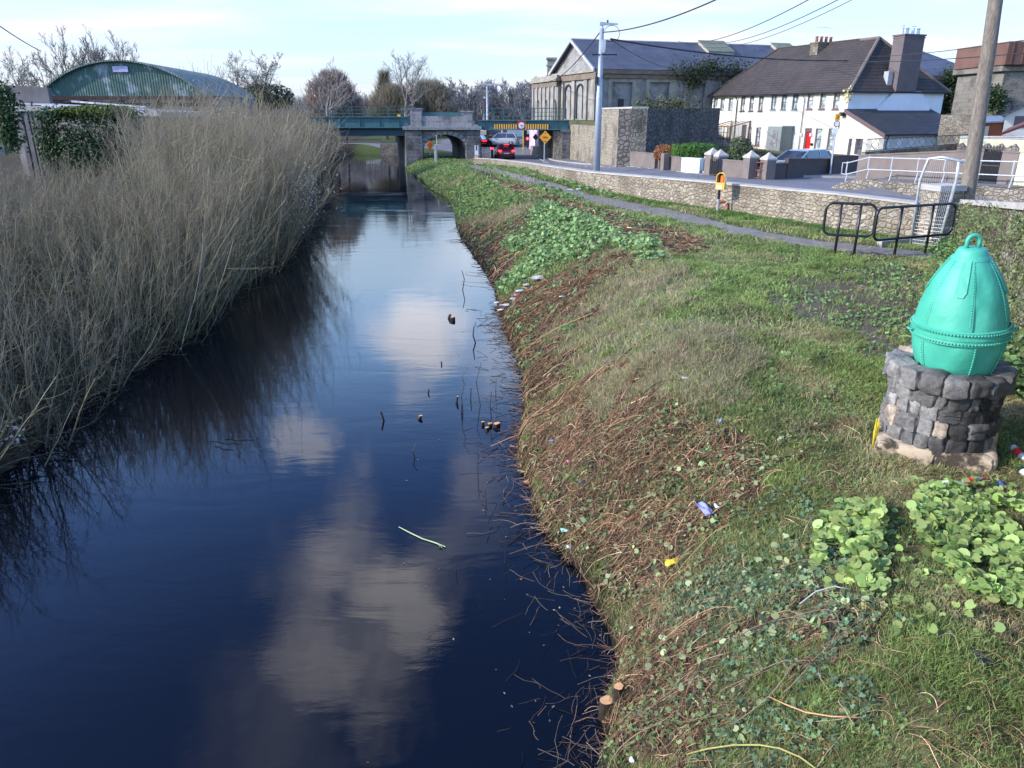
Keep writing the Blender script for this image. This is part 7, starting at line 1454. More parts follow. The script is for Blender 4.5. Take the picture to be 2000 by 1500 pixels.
# ---------------------------------------------------------------- bare winter trees
def tree_parts(seed, H, spread, r0, nmain, col, up=.6, levels=5, fork=.25, dens=1.0, droop=0., kk=(1, 6, 7, 6), thin=1.):
    rng = np.random.default_rng(seed); k = 7
    def polyl(S, D, L, wob, upb):
        n = len(S); P = np.zeros((n, k, 3)); P[:, 0] = S; d = D.copy()
        for i in range(1, k):
            d = d + rng.normal(0, wob, (n, 3)) + np.array([0, 0, upb]); d /= np.linalg.norm(d, axis=1, keepdims=True); P[:, i] = P[:, i - 1] + d * (L / (k - 1))[:, None]
        return P
    lv = []; tr = polyl(np.zeros((1, 3)), np.array([[rng.normal(0, .05), 0, 1.]]), np.array([H * fork * 2.2]), .05, .05); R = np.linspace(1, .55, k)[None] * r0; lv.append((tr, R))
    S, Dn, L, Rr = [], [], [], []
    P = tr; Rp = R; 
    for lev in range(1, levels):
        nb = [0, nmain, int(6 * dens), int(6 * dens), 5][lev]; n = len(P); f = rng.uniform(.45 if lev == 1 else .18, 1., (n, nb)); f[:, 0] = 1.0
        fi = f * (k - 1); i0 = np.minimum(fi.astype(int), k - 2); fr = (fi - i0)[..., None]; ii = np.arange(n)[:, None]; St = P[ii, i0] * (1 - fr) + P[ii, i0 + 1] * fr; Dp = P[ii, i0 + 1] - P[ii, i0]; Dp /= np.linalg.norm(Dp, axis=2, keepdims=True)
        rr = Rp[ii, i0]; pl = np.linalg.norm(P[:, 1:] - P[:, :-1], axis=2).sum(1)[:, None]
        ang = rng.normal([0, .50, .60, .65, .7][lev] * spread, .15, (n, nb)); q = rng.normal(size=(n, nb, 3)); q -= (q * Dp).sum(2, keepdims=True) * Dp; q /= np.linalg.norm(q, axis=2, keepdims=True)
        D = Dp * np.cos(ang)[..., None] + q * np.sin(ang)[..., None]; ln = (H * .52 if lev == 1 else pl * .60) * rng.uniform(.65, 1.1, (n, nb)) * (1 - .35 * (f - .2) * (lev > 1))
        P = polyl(St.reshape(-1, 3), D.reshape(-1, 3), (ln * np.ones((n, nb))).ravel(), .05 + .018 * lev, up * .10 - droop * (lev > 2)); Rp = (rr * .62).reshape(-1, 1) * np.linspace(1, .35, k)[None]; Rp = np.maximum(Rp, .0125 * thin); lv.append((P, Rp))
    zm = max(P_[..., 2].max() for P_, _ in lv); s = H / zm
    tb, cb = Bag(), Bag()
    for i, (P_, R_) in enumerate(lv):
        V, F = tubes_np(P_ * s, R_, 6 if i == 0 else (4 if i == 1 else 3)); c = np.asarray(col) * np.repeat(rng.uniform(.8, 1.2, len(P_)), P_.shape[1] * (6 if i == 0 else (4 if i == 1 else 3)))[:, None]; (tb if i < 2 else cb).add(V, F, c)
    return tb, cb
def bare_tree(label, u, v_base, Y, v_top, seed, spread=1., r0=.2, nmain=6, col=(.22, .205, .19), group='bare winter trees behind the canal', ivy=0, kind='bare_tree', u_top=None, **kw):
    p = at_Y(u, v_base, Y); z0 = 1.7 if p[2] > 1.7 or True else p[2]; H = z_above(p, v_top) - z0; t = thing(kind, label, 'tree', (p[0], Y, z0), group); tb, cb = tree_parts(seed, H, spread, r0, nmain, col, **kw)
    a = tb.build('trunk', M['bark'], parent=None); b = cb.build('crown', M['bark'], parent=None)
    for o in (a, b): o.parent = t
    if ivy:
        rng = np.random.default_rng(seed); n = ivy; zz = rng.uniform(.05, .62, n) * H; bg = Bag(); Pn = np.stack([rng.normal(0, .25, n) + zz * rng.choice([-.12, .02, .1], n), rng.normal(0, .25, n), zz], 1); bg.add(*leaves(Pn, rng.normal(size=(n, 3)), rng.uniform(.12, .28, n), SH_IVY, rng, col=jit((.035, .055, .022), n, rng, .4))); q = bg.build('ivy', M['leafy'], parent=None); q.parent = t
    return t
bare_tree('slender bare tree at the far left edge above the block wall', 20, 190, 62, 88, 1, 1.0, .16, 5, (.25, .23, .21))
bare_tree('small bare tree with ivy-wrapped leaning stems left of the barn', 80, 190, 56, 100, 2, 1.1, .16, 5, (.20, .19, .16), ivy=1600)
bare_tree('wide bare tree with dense upright branches behind the barn roof, left part', 155, 170, 66, 50, 3, .85, .26, 7, (.22, .20, .185), up=.9)
bare_tree('tallest bare tree rising behind the peak of the barn roof', 192, 170, 67, 42, 4, .80, .28, 7, (.22, .20, .185), up=.9)
bare_tree('bare tree with thin branches behind the right slope of the barn roof', 250, 170, 66, 62, 5, .85, .2, 6, (.22, .20, .185), up=.7)
for i, (u, vt) in enumerate(((372, 130), (385, 122), (402, 118), (420, 128), (436, 126))): bare_tree(['thin sapling nearest the barn roof slope', 'thin sapling, second from the barn roof slope', 'tallest thin sapling in the row right of the barn', 'thin sapling fourth from the barn roof slope', 'thin sapling just left of the spreading tree'][i], u, 190, 66, vt, 10 + i, .45, .07, 4, (.16, .14, .12), 'saplings right of the barn', kind='sapling', levels=3)
bare_tree('broad spreading bare tree above a dark green bush right of the barn', 503, 190, 64, 98, 20, 1.35, .24, 8, (.21, .195, .18), dens=1.05)
leafmass('evergreen_bush', 'dark green bushy evergreen below the broad spreading tree', 'bush', tuple(at_Y(520, 190, 62)), (2.1, 1.3, 1.05), 3200, .2, (.08, .10, .06), seed=51)
bare_tree('wind-swept bare tree leaning right above the canal willows', 640, 205, 80, 112, 22, 1.0, .24, 7, (.25, .235, .22), dens=1.1)
bare_tree('tall bare tree with twin upright stems behind the bridge railing', 790, 220, 105, 94, 23, .95, .30, 8, (.22, .21, .20), dens=1.1)
def twiggy(label, u, v, Y, rx, rz, n, col, seed):
    c = at_Y(u, v, Y); rng = np.random.default_rng(seed); t = thing('twiggy_tree', label, 'tree', (c[0], Y, c[2] - rz), 'twiggy brown trees behind the bridge'); k = 5; P = np.zeros((n, k, 3)); a = rng.uniform(0, 2 * np.pi, n); zz = rng.uniform(-1, .8, n) ; rr = np.clip(1 - (zz + .2) ** 2 * .45, .2, 1) * rx * np.sqrt(rng.uniform(0, 1, n)) * (.55 + .9 * fbm(a * 1.5, zz * 2, .8, seed)) * (1 - .5 * np.clip(zz, 0, 1)); P[:, 0] = np.stack([rr * np.cos(a), rr * np.sin(a) * .7, zz * rz], 1); d = np.stack([np.cos(a) * .3, np.sin(a) * .3, np.ones(n)], 1)
    for i in range(1, k): d = d + rng.normal(0, .22, (n, 3)); d /= np.linalg.norm(d, axis=1, keepdims=True); P[:, i] = P[:, i - 1] + d * (rz * .10)
    V, F = tubes_np(P + c, np.full((n, k), .026) * np.array([1, .9, .8, .6, .3]), 3); b = Bag(); b.add(V, F, np.repeat(jit(col, n, rng, .25), k * 3, 0)); b.build('crown', M['bark'], parent=t); m = MB(); m.tube([(c[0], Y, 1.2), (c[0], Y, c[2] + rz * .7)], [.22, .05], 6); m.build('trunk', 'bark_dark', t)
twiggy('dense brown twiggy tree between the canal willows and the bridge railing', 650, 195, 86, 2.8, 2.7, 4200, (.27, .20, .17), 61)
twiggy('rounded brown twiggy tree behind the left bridge span', 672, 208, 104, 2.5, 2.1, 2600, (.26, .20, .17), 62)
twiggy('low olive brown twiggy mass at the foot of the twin-stemmed tree', 770, 205, 108, 3.8, 2.5, 3600, (.22, .20, .145), 63)
twiggy('large olive brown twiggy mass behind the stone pier', 838, 205, 110, 3.8, 3.0, 4400, (.22, .205, .15), 64)
twiggy('narrow dark pointed twiggy tree behind the twin-stemmed tree', 752, 190, 110, 1.1, 3.3, 1200, (.19, .175, .125), 65)
prot = [bare_tree('x', 880, 215, 118, 152, 70 + i, 1.0, .30, 7, (.20, .20, .215), 'bare trees along the skyline beyond the bridge', dens=1.0, thin=1.9, levels=4 + 1) for i in range(4)]
rowp = [(868, 160, 'leftmost skyline tree right of the stone pier mass'), (888, 154, 'skyline tree above the right block of the stone pier'), (905, 150, 'skyline tree just left of the shorter lamp post'), (925, 158, 'skyline tree directly behind the shorter lamp post'), (945, 152, 'skyline tree right of the shorter lamp post'), (966, 160, 'skyline tree above the hazard boards'), (985, 156, 'skyline tree above the left end of the hazard boards'), (1004, 150, 'skyline tree above the round height sign'), (1022, 148, 'tallest skyline tree near the station building'), (1038, 150, 'skyline tree nearest the station building'), (1055, 158, 'skyline tree half hidden by the station building')]
for i, (u, vt, lab) in enumerate(rowp):
    Y = 118 + (i * 7 % 4) * 3; p = at_Y(u, 215, Y); H = z_above(p, vt) - 1.7; lab = 'bare ' + lab
    if i < 4: o = prot[i]; o.location = (p[0], Y, 1.7); o['label'] = lab; sc = H / (z_above(at_Y(880, 215, 118), 152) - 1.7); o.scale = (sc,) * 3; o.rotation_euler = (0, 0, i)
    else: sc = H / (z_above(at_Y(880, 215, 118), 152) - 1.7); copy_tree(prot[i % 4], (p[0], Y, 1.7), i * 1.3, sc, lab)
rng = np.random.default_rng(77); wb = Bag(); n = 26000; x = rng.uniform(-75, 14, n); y = rng.uniform(128, 150, n); zt_ = 1.5 + (4.2 + 2.2 * fbm(x, y, 9, 3)) * rng.uniform(.1, 1, n); P = np.zeros((n, 4, 3)); P[:, 0] = np.stack([x, y, zt_], 1)
for i in range(1, 4): P[:, i] = P[:, i - 1] + rng.normal(0, .18, (n, 3)) + [0, 0, .32]
V, F = tubes_np(P, np.full((n, 4), .05) * np.array([1, .8, .6, .3]), 3); wb.add(V, F, np.repeat(jit((.21, .20, .20), n, rng, .25), 12, 0)); tag(wb.build('far_wood', M['bark']), 'low grey-brown mass of bare woodland along the horizon beyond the bridge', 'wood', kind='stuff')

# ---------------------------------------------------------------- willow thicket on the left bank
def willows():
    rng = np.random.default_rng(42); bag = Bag()
    def stems(n, y0, y1, wmin, wmax, k, sides, r, ntw, twr, ztop=None, hf=1., ymix=1.):
        nc = max(8, n // 8); ci = rng.integers(0, nc, n); yc = y0 + (y1 - y0) * rng.uniform(0, 1, nc); dc = rng.uniform(0, 1, nc) ** 1.15; hc = rng.uniform(.70, 1.06, nc)[ci]; oa, orr = rng.uniform(0, 6.28, n), np.abs(rng.normal(0, .40, n)); y = yc[ci] + np.sin(oa) * orr; xl = x_left(y) - 1.3 * ss((y - 26) / 14.); dd = np.maximum(dc[ci] * (wmax - wmin) + wmin - np.cos(oa) * orr, -.25); x = xl - dd; z = land(x, y)
        tall = ss((x / y + .53) / .06); zt = (3.35 + .25 * ss((y - 12) / 6.)) * (1 - tall) + tall * (4.5 + 1.15 * ss((y - 17) / 6.)) + .55 * (vnoise(x, y, 2.6, 3) - .5) - .45 * ss((y - 55) / 15.)
        zt -= .75 * ss((1.6 - dd) / 1.6)
        L = (zt - z) * rng.uniform(.66, 1.04, n) * hf * hc; lean = np.clip(rng.normal(.03, .17, n) + .40 * np.clip(1 - dd / 1.3, 0, 1) * rng.uniform(.0, 1.3, n), -.45, 1.0); az = rng.normal(0, .9, n)
        P = np.zeros((n, k, 3)); P[:, 0] = np.stack([x, y, z - .05], 1); d = np.stack([np.sin(lean) * np.cos(az) + .42 * np.cos(oa) * orr, np.sin(lean) * np.sin(az) * .9 + .42 * np.sin(oa) * orr + rng.normal(0, .05, n), np.cos(lean)], 1)
        for i in range(1, k): d = d + rng.normal(0, .07, (n, 3)) + np.array([0, 0, .035]); d /= np.linalg.norm(d, axis=1, keepdims=True); P[:, i] = P[:, i - 1] + d * (L / (k - 1))[:, None]
        rad = r * rng.uniform(.6, 1.5, n)[:, None] * np.linspace(1, .25, k)[None]; V, F = tubes_np(P, rad, sides)
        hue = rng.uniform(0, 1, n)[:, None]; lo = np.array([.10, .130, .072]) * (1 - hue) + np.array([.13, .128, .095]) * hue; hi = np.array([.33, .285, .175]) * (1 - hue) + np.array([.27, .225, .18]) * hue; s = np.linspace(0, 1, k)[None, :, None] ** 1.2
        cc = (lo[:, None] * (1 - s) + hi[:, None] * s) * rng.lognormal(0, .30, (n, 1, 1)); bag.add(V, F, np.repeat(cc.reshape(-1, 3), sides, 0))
        # side twigs
        f = rng.uniform(.15, .97, (n, ntw)) ** .85; fi = f * (k - 1); i0 = np.minimum(fi.astype(int), k - 2); fr = (fi - i0)[..., None]; ii = np.arange(n)[:, None]; St = (P[ii, i0] * (1 - fr) + P[ii, i0 + 1] * fr).reshape(-1, 3); Dp = (P[ii, i0 + 1] - P[ii, i0]).reshape(-1, 3); Dp /= np.linalg.norm(Dp, axis=1, keepdims=True)
        m = len(St); q = rng.normal(size=(m, 3)); D = Dp + q * rng.uniform(.3, 1.0, m)[:, None]; D /= np.linalg.norm(D, axis=1, keepdims=True); Lt = (np.repeat(L, ntw) * rng.uniform(.08, .34, m)); kt = 4; T = np.zeros((m, kt, 3)); T[:, 0] = St
        for i in range(1, kt): D = D + rng.normal(0, .13, (m, 3)) + np.array([0, 0, .10]); D /= np.linalg.norm(D, axis=1, keepdims=True); T[:, i] = T[:, i - 1] + D * (Lt / (kt - 1))[:, None]
        T[..., 2] = np.maximum(T[..., 2], .03); V, F = tubes_np(T, twr * np.linspace(1, .4, kt)[None] * np.ones((m, 1)), 3); ct = (lo.repeat(ntw, 0) * (1 - f.reshape(-1, 1)) + hi.repeat(ntw, 0) * f.reshape(-1, 1)) * rng.uniform(.65, 1.35, (m, 1)) ; bag.add(V, F, np.repeat(ct, kt * 3, 0))
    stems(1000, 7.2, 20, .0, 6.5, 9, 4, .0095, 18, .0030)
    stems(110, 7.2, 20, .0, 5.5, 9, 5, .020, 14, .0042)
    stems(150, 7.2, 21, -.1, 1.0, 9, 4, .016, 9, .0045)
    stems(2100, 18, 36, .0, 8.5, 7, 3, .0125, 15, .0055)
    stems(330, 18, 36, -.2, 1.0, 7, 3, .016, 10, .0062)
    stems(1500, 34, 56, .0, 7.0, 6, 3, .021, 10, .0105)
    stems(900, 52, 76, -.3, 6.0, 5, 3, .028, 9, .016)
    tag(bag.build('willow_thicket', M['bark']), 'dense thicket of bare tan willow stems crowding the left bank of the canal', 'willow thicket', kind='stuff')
    # tangle of dead stems, leaves and ivy at the feet
    b = Bag(); n = 9000; y = 7 + 66 * rng.uniform(0, 1, n) ** 1.5; x = x_left(y) + .25 - rng.uniform(0, 1, n) ** 1.4 * 6.; z = np.maximum(land(x, y), .02) + rng.uniform(0, .35, n); k = 5; P = np.zeros((n, k, 3)); P[:, 0] = np.stack([x, y, z], 1); a = rng.uniform(0, 2 * np.pi, n); d = np.stack([np.cos(a), np.sin(a), rng.normal(.15, .25, n)], 1)
    for i in range(1, k): d = d + rng.normal(0, .25, (n, 3)); d /= np.linalg.norm(d, axis=1, keepdims=True); P[:, i] = P[:, i - 1] + d * rng.uniform(.08, .24, n)[:, None]
    P[..., 2] = np.maximum(P[..., 2], .02); V, F = tubes_np(P, np.full((n, k), .006) * np.linspace(1.2, .6, k), 3); b.add(V, F, np.repeat(jit((.115, .095, .07), n, rng, .4), k * 3, 0))
    n = 9000; y = 7 + 60 * rng.uniform(0, 1, n) ** 1.6; x = x_left(y) + .2 - rng.uniform(0, 1, n) ** 1.3 * 5.; z = np.maximum(land(x, y), .02) + rng.uniform(0, .9, n) ** 2; m = vnoise(x, y, 1.3, 12) > .45; x, y, z = x[m], y[m], z[m]; n = len(x); b.add(*leaves(np.stack([x, y, z], 1), rng.normal(size=(n, 3)) + [0, 0, 1], rng.uniform(.04, .09, n), SH_IVY, rng, col=jit((.045, .075, .03), n, rng, .4)))
    tag(b.build('undergrowth', M['bark']), 'dark undergrowth of ivy and dead stems at the feet of the willows', 'undergrowth', kind='stuff')
    # white seed heads of wild clematis caught in the stems
    b = Bag(); 
    for (u, v, Y, r, c) in ((592, 375, 34, .55, 190), (575, 395, 33, .55, 130), (560, 350, 35, .7, 110), (597, 360, 34.5, .25, 60), (548, 412, 32, .45, 50), (430, 215, 40, .35, 30), (470, 233, 40, .25, 18), (545, 280, 40, .5, 30), (455, 228, 40, .3, 14), (390, 190, 44, .3, 16), (470, 480, 27.5, .15, 6), (12, 820, 10.6, .12, 14), (6, 850, 10.2, .14, 16), (35, 845, 10.1, .10, 10)):
        p = at_Y(u, v, Y * (.86 if Y > 12 else 1)); d = rng.normal(size=(c, 3)) * [r, r * .8, r]; near = Y < 12; s = rng.uniform(.035, .075, c) * (1 if not near else .8); b.add(*leaves(p + d, rng.normal(size=(c, 3)), s, SH_ROUND, rng, col=jit((.62, .58, .56), c, rng, .15)))
    tag(b.build('seed_heads', M['leafy']), 'white fluffy seed heads scattered in the willows beside the water', 'seed heads', kind='stuff')
willows()

# ---------------------------------------------------------------- right bank: grass, brush, leaves
def bank():
    rng = np.random.default_rng(7)
    def scatter(n, x0, x1, y0, y1, want, power=1.0, margin=.03, dens=None):
        y = y0 + (y1 - y0) * rng.uniform(0, 1, n) ** power; xr = x_right(y); x = xr + margin + (x1 - xr) * rng.uniform(0, 1, n)
        u, v = proj(x, y, land(x, y)); m = (u < 2450) & (v < 1800)
        wx = np.interp(y, [p[1] for p in WP][::-1], [p[0] for p in WP][::-1]); nx = np.interp(y, [q[1] for q in NW][::-1], [q[0] for q in NW][::-1]); m &= (x < np.where(y > 18.8, wx - .02, nx - .02))
        x, y = x[m], y[m]; z = zone(x, y); k = np.isin(z, [ZN.index(w) for w in want]); x, y, z = x[k], y[k], z[k]
        if dens is not None: k = rng.uniform(0, 1, len(x)) < dens(x, y); x, y, z = x[k], y[k], z[k]
        d2 = (x - BC[0]) ** 2 + (y - BC[1]) ** 2 > .62 ** 2; x, y, z = x[d2], y[d2], z[d2]
        return np.stack([x, y, land(x, y)], 1), z
    G = Bag()
    GREEN = np.array([(.27, .37, .11), (.34, .40, .14), (.21, .31, .11), (.42, .41, .18), (.48, .41, .25)])
    def turf(n, y0, y1, x1, h, w, want=('grass', 'dirt', 'farweed', 'hay', 'ivy', 'soil', 'path', 'brush', 'debris', 'weed')):
        keep = {'grass': 1, 'farweed': .9, 'hay': .9, 'ivy': .45, 'dirt': .10, 'soil': .06, 'path': .03, 'brush': .24, 'debris': .12, 'weed': .35}
        P, z = scatter(n, 0, x1, y0, y1, want); kp = np.array([keep.get(q, 0) for q in ZN])[z] * (.18 + 3.4 * np.clip(fbm(P[:, 0], P[:, 1], .5, 41) - .22, 0, 1) ** 1.5); k = rng.uniform(0, 1, len(P)) < kp; P, z = P[k], z[k]; m = len(P)
        pat = fbm(P[:, 0], P[:, 1], 1.1, 42); pick = np.clip(((pat - .28) * 9 + rng.normal(0, .9, m)).astype(int), 0, 4); pick = np.where(z == ZN.index('hay'), np.where(rng.uniform(0, 1, m) < .42, 4, pick), pick); c0 = GREEN[pick] * rng.uniform(.7, 1.25, (m, 1)) * (.45 + 1.1 * fbm(P[:, 0], P[:, 1], .45, 45))[:, None]
        hayc = np.array([.50, .42, .29]); ish = (z == ZN.index('hay')) & (rng.uniform(0, 1, m) < .33); c0 = np.where(ish[:, None], hayc * rng.uniform(.7, 1.3, (m, 1)), c0); brn = np.isin(z, [ZN.index('brush'), ZN.index('debris')]) & (rng.uniform(0, 1, m) < .4); c0 = np.where(brn[:, None], np.array([.20, .15, .09]) * rng.uniform(.6, 1.3, (m, 1)), c0)
        dist = P[:, 1]; hh = h * rng.uniform(.5, 1.5, m) * (.75 + .9 * fbm(P[:, 0], P[:, 1], .7, 43)) * np.where(z == ZN.index('hay'), 1.5, 1); ww = w * rng.uniform(.7, 1.3, m)
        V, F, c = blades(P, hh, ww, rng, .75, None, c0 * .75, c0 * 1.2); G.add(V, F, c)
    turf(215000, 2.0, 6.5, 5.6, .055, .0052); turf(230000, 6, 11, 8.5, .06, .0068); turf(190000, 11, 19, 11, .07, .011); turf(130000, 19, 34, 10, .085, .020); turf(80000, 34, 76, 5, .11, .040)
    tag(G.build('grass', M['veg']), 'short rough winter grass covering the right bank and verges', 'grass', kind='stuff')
    # strip of lush grass at the foot of the stone wall, tufts beside the barriers
    B = Bag(); n = 26000; s = rng.uniform(0, 1, n) ** .8; idx = s * (len(WP) - 1); W = np.array([p[:2] for p in WP])[::-1]; wx = np.interp(idx, range(len(W)), W[:, 0]) - .05 - np.abs(rng.normal(0, .35, n)); wy = np.interp(idx, range(len(W)), W[:, 1]) - np.abs(rng.normal(0, .25, n)); P = np.stack([wx, wy, land(wx, wy)], 1); k = zone(wx, wy) != ZN.index('path'); P = P[k]; m = len(P); c0 = np.array([.12, .24, .06]) * rng.uniform(.6, 1.3, (m, 1)); V, F, c = blades(P, .10 * rng.uniform(.5, 1.6, m), .016 * (P[:, 1] / 20) ** .7, rng, .6, None, c0 * .7, c0 * 1.2); B.add(V, F, c)
    tag(B.build('verge_grass', M['veg']), 'lush darker grass strip along the foot of the stone wall', 'grass', kind='stuff')
    # cut brushwood: brown stalks lying on the slope
    T = Bag(); COL = np.array([(.27, .145, .082), (.18, .105, .064), (.35, .22, .125), (.09, .062, .044), (.42, .32, .195), (.23, .12, .074)])
    def brush(n, y0, y1, want, L0, r, k=6, power=1., lift=.032, cs=1., dens=None, curl=.17, x1=7.):
        P0, z = scatter(n, 0, x1, y0, y1, want, power, -.02, dens); m = len(P0); P = np.zeros((m, k, 3)); P[:, 0] = P0; a = rng.uniform(0, 2 * np.pi, m); d = np.stack([np.cos(a), np.sin(a)], 1); L = L0 * rng.lognormal(-.15, .5, m); cu = rng.normal(0, curl, m)
        for i in range(1, k):
            a = a + cu + rng.normal(0, .12, m); P[:, i, 0] = P[:, i - 1, 0] + np.cos(a) * L / (k - 1); P[:, i, 1] = P[:, i - 1, 1] + np.sin(a) * L / (k - 1)
        zz = np.maximum(land(P[..., 0], P[..., 1]), .005); hmid = np.abs(rng.normal(0, lift, (m, 1))) * np.sin(np.linspace(.05, rng.uniform(2.4, 3.1), k))[None]; P[..., 2] = zz + hmid + r * .5 + rng.uniform(0, .035, (m, 1))
        V, F = tubes_np(P, r * rng.uniform(.6, 1.5, (m, 1)) * np.linspace(1.1, .6, k)[None], 3); c = COL[rng.integers(0, len(COL), m)] * rng.lognormal(0, .38, (m, 1)) * cs; T.add(V, F, np.repeat(c, k * 3, 0))
    bd = lambda x, y: .45 + 1.0 * fbm(x, y, .6, 51)
    brush(28000, 2.6, 6.5, ('brush',), .15, .0024, dens=bd); brush(32000, 6.0, 11.5, ('brush', 'debris'), .19, .0034, dens=bd); brush(22000, 10.5, 20, ('debris', 'brush', 'soil'), .26, .0062, k=5, dens=bd, cs=.78); brush(9000, 19, 40, ('soil', 'debris'), .35, .011, k=4)
    brush(9000, 2.6, 9, ('ivy', 'grass'), .20, .0024, dens=lambda x, y: .10 + .5 * (fbm(x, y, .7, 52) > .52)); brush(6500, 5, 19, ('dirt', 'hay', 'grass'), .20, .0034, dens=lambda x, y: .05 + .5 * (fbm(x, y, .8, 53) > .56), x1=9.5)
    brush(70, 2.6, 5.2, ('brush', 'ivy'), .55, .0030, k=10, lift=.10, cs=1.05, curl=.20); brush(260, 5, 11, ('brush', 'debris', 'ivy'), .55, .0048, k=9, lift=.08, cs=1.0, curl=.16); brush(260, 10, 19, ('debris', 'brush'), .9, .008, k=8, lift=.08, cs=1.2, curl=.12)
    # coiled bramble stems low in the picture
    ctr = gnd(1440, 1330); n = 20; k = 26; P = np.zeros((n, k, 3)); R = rng.uniform(.16, .50, n); a0 = rng.uniform(0, 6.28, n); sp = rng.uniform(1.6, 4.8, n); ox, oy = rng.normal(0, .24, n), rng.normal(0, .13, n); t = np.linspace(0, 1, k)[None]
    an = a0[:, None] + sp[:, None] * t; P[..., 0] = ctr[0] + ox[:, None] + np.cos(an) * R[:, None] * 1.2; P[..., 1] = ctr[1] + oy[:, None] + np.sin(an) * R[:, None] * .75; P[..., 2] = land(P[..., 0], P[..., 1]) + .03 + np.abs(rng.normal(0, .05, (n, 1))) + .05 * np.sin(an * 1.7 + a0[:, None])
    V, F = tubes_np(P, rng.uniform(.0018, .0032, (n, 1)) * np.ones((1, k)), 4); T.add(V, F, np.repeat(jit((.30, .215, .16), n, rng, .25), k * 4, 0))
    tag(T.build('brushwood', M['twig']), 'tangled litter of cut brown stalks and brambles over the canal slope', 'brushwood', kind='stuff')
    # small leaves among everything
    L = Bag()
    def lv(n, y0, y1, want, size, shape, col, lift, dens=None, power=1., sd=.3, x1=9., tilt=.6):
        P, z = scatter(n, 0, x1, y0, y1, want, power, .0, dens); m = len(P); P[:, 2] += rng.uniform(0, 1, m) ** 1.3 * lift; L.add(*leaves(P, rng.normal(0, tilt, (m, 3)) + [-.15, -.1, 1], size * rng.uniform(.55, 1.4, m), shape, rng, col=jit(col, m, rng, sd)))
    pd = lambda s, th, sd: (lambda x, y: np.where(fbm(x, y, s, sd) > th, 1., .10))
    lv(56000, 2.4, 7.5, ('ivy',), .036, SH_IVY, (.14, .23, .13), .07, pd(.5, .44, 61)); lv(60000, 2.4, 9, ('brush',), .038, SH_IVY, (.17, .25, .10), .09, pd(.45, .46, 62)); lv(9000, 2.4, 8, ('brush', 'ivy'), .045, SH_ROUND, (.32, .38, .19), .09, pd(.4, .54, 63)); lv(9000, 2.4, 8, ('ivy', 'brush'), .036, SH_LEAF, (.27, .18, .10), .05)
    lv(16000, 7.5, 14, ('brush', 'debris'), .045, SH_IVY, (.13, .21, .09), .06, pd(.5, .54, 64)); lv(22000, 2.4, 9, ('grass', 'dirt'), .026, SH_ROUND, (.17, .29, .10), .035, pd(.6, .46, 65)); lv(26000, 8, 19, ('grass', 'dirt', 'hay'), .045, SH_ROUND, (.17, .29, .10), .05, pd(.7, .50, 66), x1=11.)
    lv(9000, 8, 19, ('grass', 'debris', 'brush'), .05, SH_LEAF, (.16, .11, .06), .04, pd(.5, .5, 67), x1=11.)
    lv(52000, 14, 33, ('weed',), .095, SH_ROUND, (.25, .38, .15), .18, pd(.7, .43, 68), x1=6.); lv(16000, 14, 34, ('soil', 'debris', 'farweed'), .07, SH_ROUND, (.13, .26, .09), .10, pd(.8, .55, 69), x1=6.); lv(46000, 28, 76, ('farweed', 'grass'), .13, SH_LEAF, (.19, .29, .10), .24, pd(1.5, .44, 70), x1=4.)
    lv(5000, 5, 30, ('debris', 'soil', 'brush'), .03, SH_ROUND, (.42, .40, .36), .03)
    tag(L.build('ground_leaves', M['leafy']), 'scattered ivy, weeds and fallen leaves over the bank', 'ground cover', kind='stuff')
    # winter heliotrope: big round leaves on stalks
    H = Bag()
    def helio(poly, n, size, lift, sd):
        us = [p[0] for p in poly]; vs = [p[1] for p in poly]; u = rng.uniform(min(us), max(us), n); v = rng.uniform(min(vs), max(vs), n); k = inpoly(u, v, poly); C0 = np.array([at_z(a, b, 1.68) for a, b in zip(u[k], v[k])]); C0 = C0[(fbm(C0[:, 0], C0[:, 1], .35, sd) > .36) & ((C0[:, 0] - BC[0]) ** 2 + (C0[:, 1] - BC[1]) ** 2 > .8)]
        m = len(C0); z = land(C0[:, 0], C0[:, 1]); s = size * rng.uniform(.55, 1.25, m); top = np.stack([C0[:, 0], C0[:, 1], z + lift * rng.uniform(.3, 1.1, m)], 1); H.add(*leaves(top, rng.normal(0, .38, (m, 3)) + [-.1, -.25, 1], s, SH_ROUND, rng, cup=.6, col=jit((.30, .42, .135), m, rng, .25, .06)))
        b = top.copy(); b[:, 2] = z; b[:, :2] += rng.normal(0, .02, (m, 2)); V, F = tubes_np(np.stack([b, (b + top) / 2 + rng.normal(0, .006, (m, 3)), top], 1), np.full((m, 3), .0025), 3); H.add(V, F, np.repeat(jit((.15, .22, .08), m, rng, .2), 9, 0))
    helio([(1540,960),(1760,960),(1990,1240),(1600,1220)], 90, .07, .07, 86); helio([(1600,990),(1660,975),(1725,1000),(1725,1080),(1690,1130),(1640,1090),(1595,1060)], 760, .088, .11, 81)
    helio([(1790,965),(1850,955),(1940,985),(2060,1010),(2060,1180),(1950,1165),(1890,1150),(1850,1090),(1800,1060),(1775,1000)], 3000, .078, .11, 82); helio([(1690,1100),(1730,1080),(1740,1140),(1690,1150)], 60, .08, .08, 83); helio([(1760,940),(2040,940),(2040,985),(1760,990)], 260, .055, .09, 84); helio([(1560,1000),(1780,1000),(1960,1180),(1640,1160)], 240, .05, .04, 85)
    tag(H.build('heliotrope', M['leafy']), 'bright green patches of big round heliotrope leaves near the bottom right', 'leafy plants', kind='stuff')
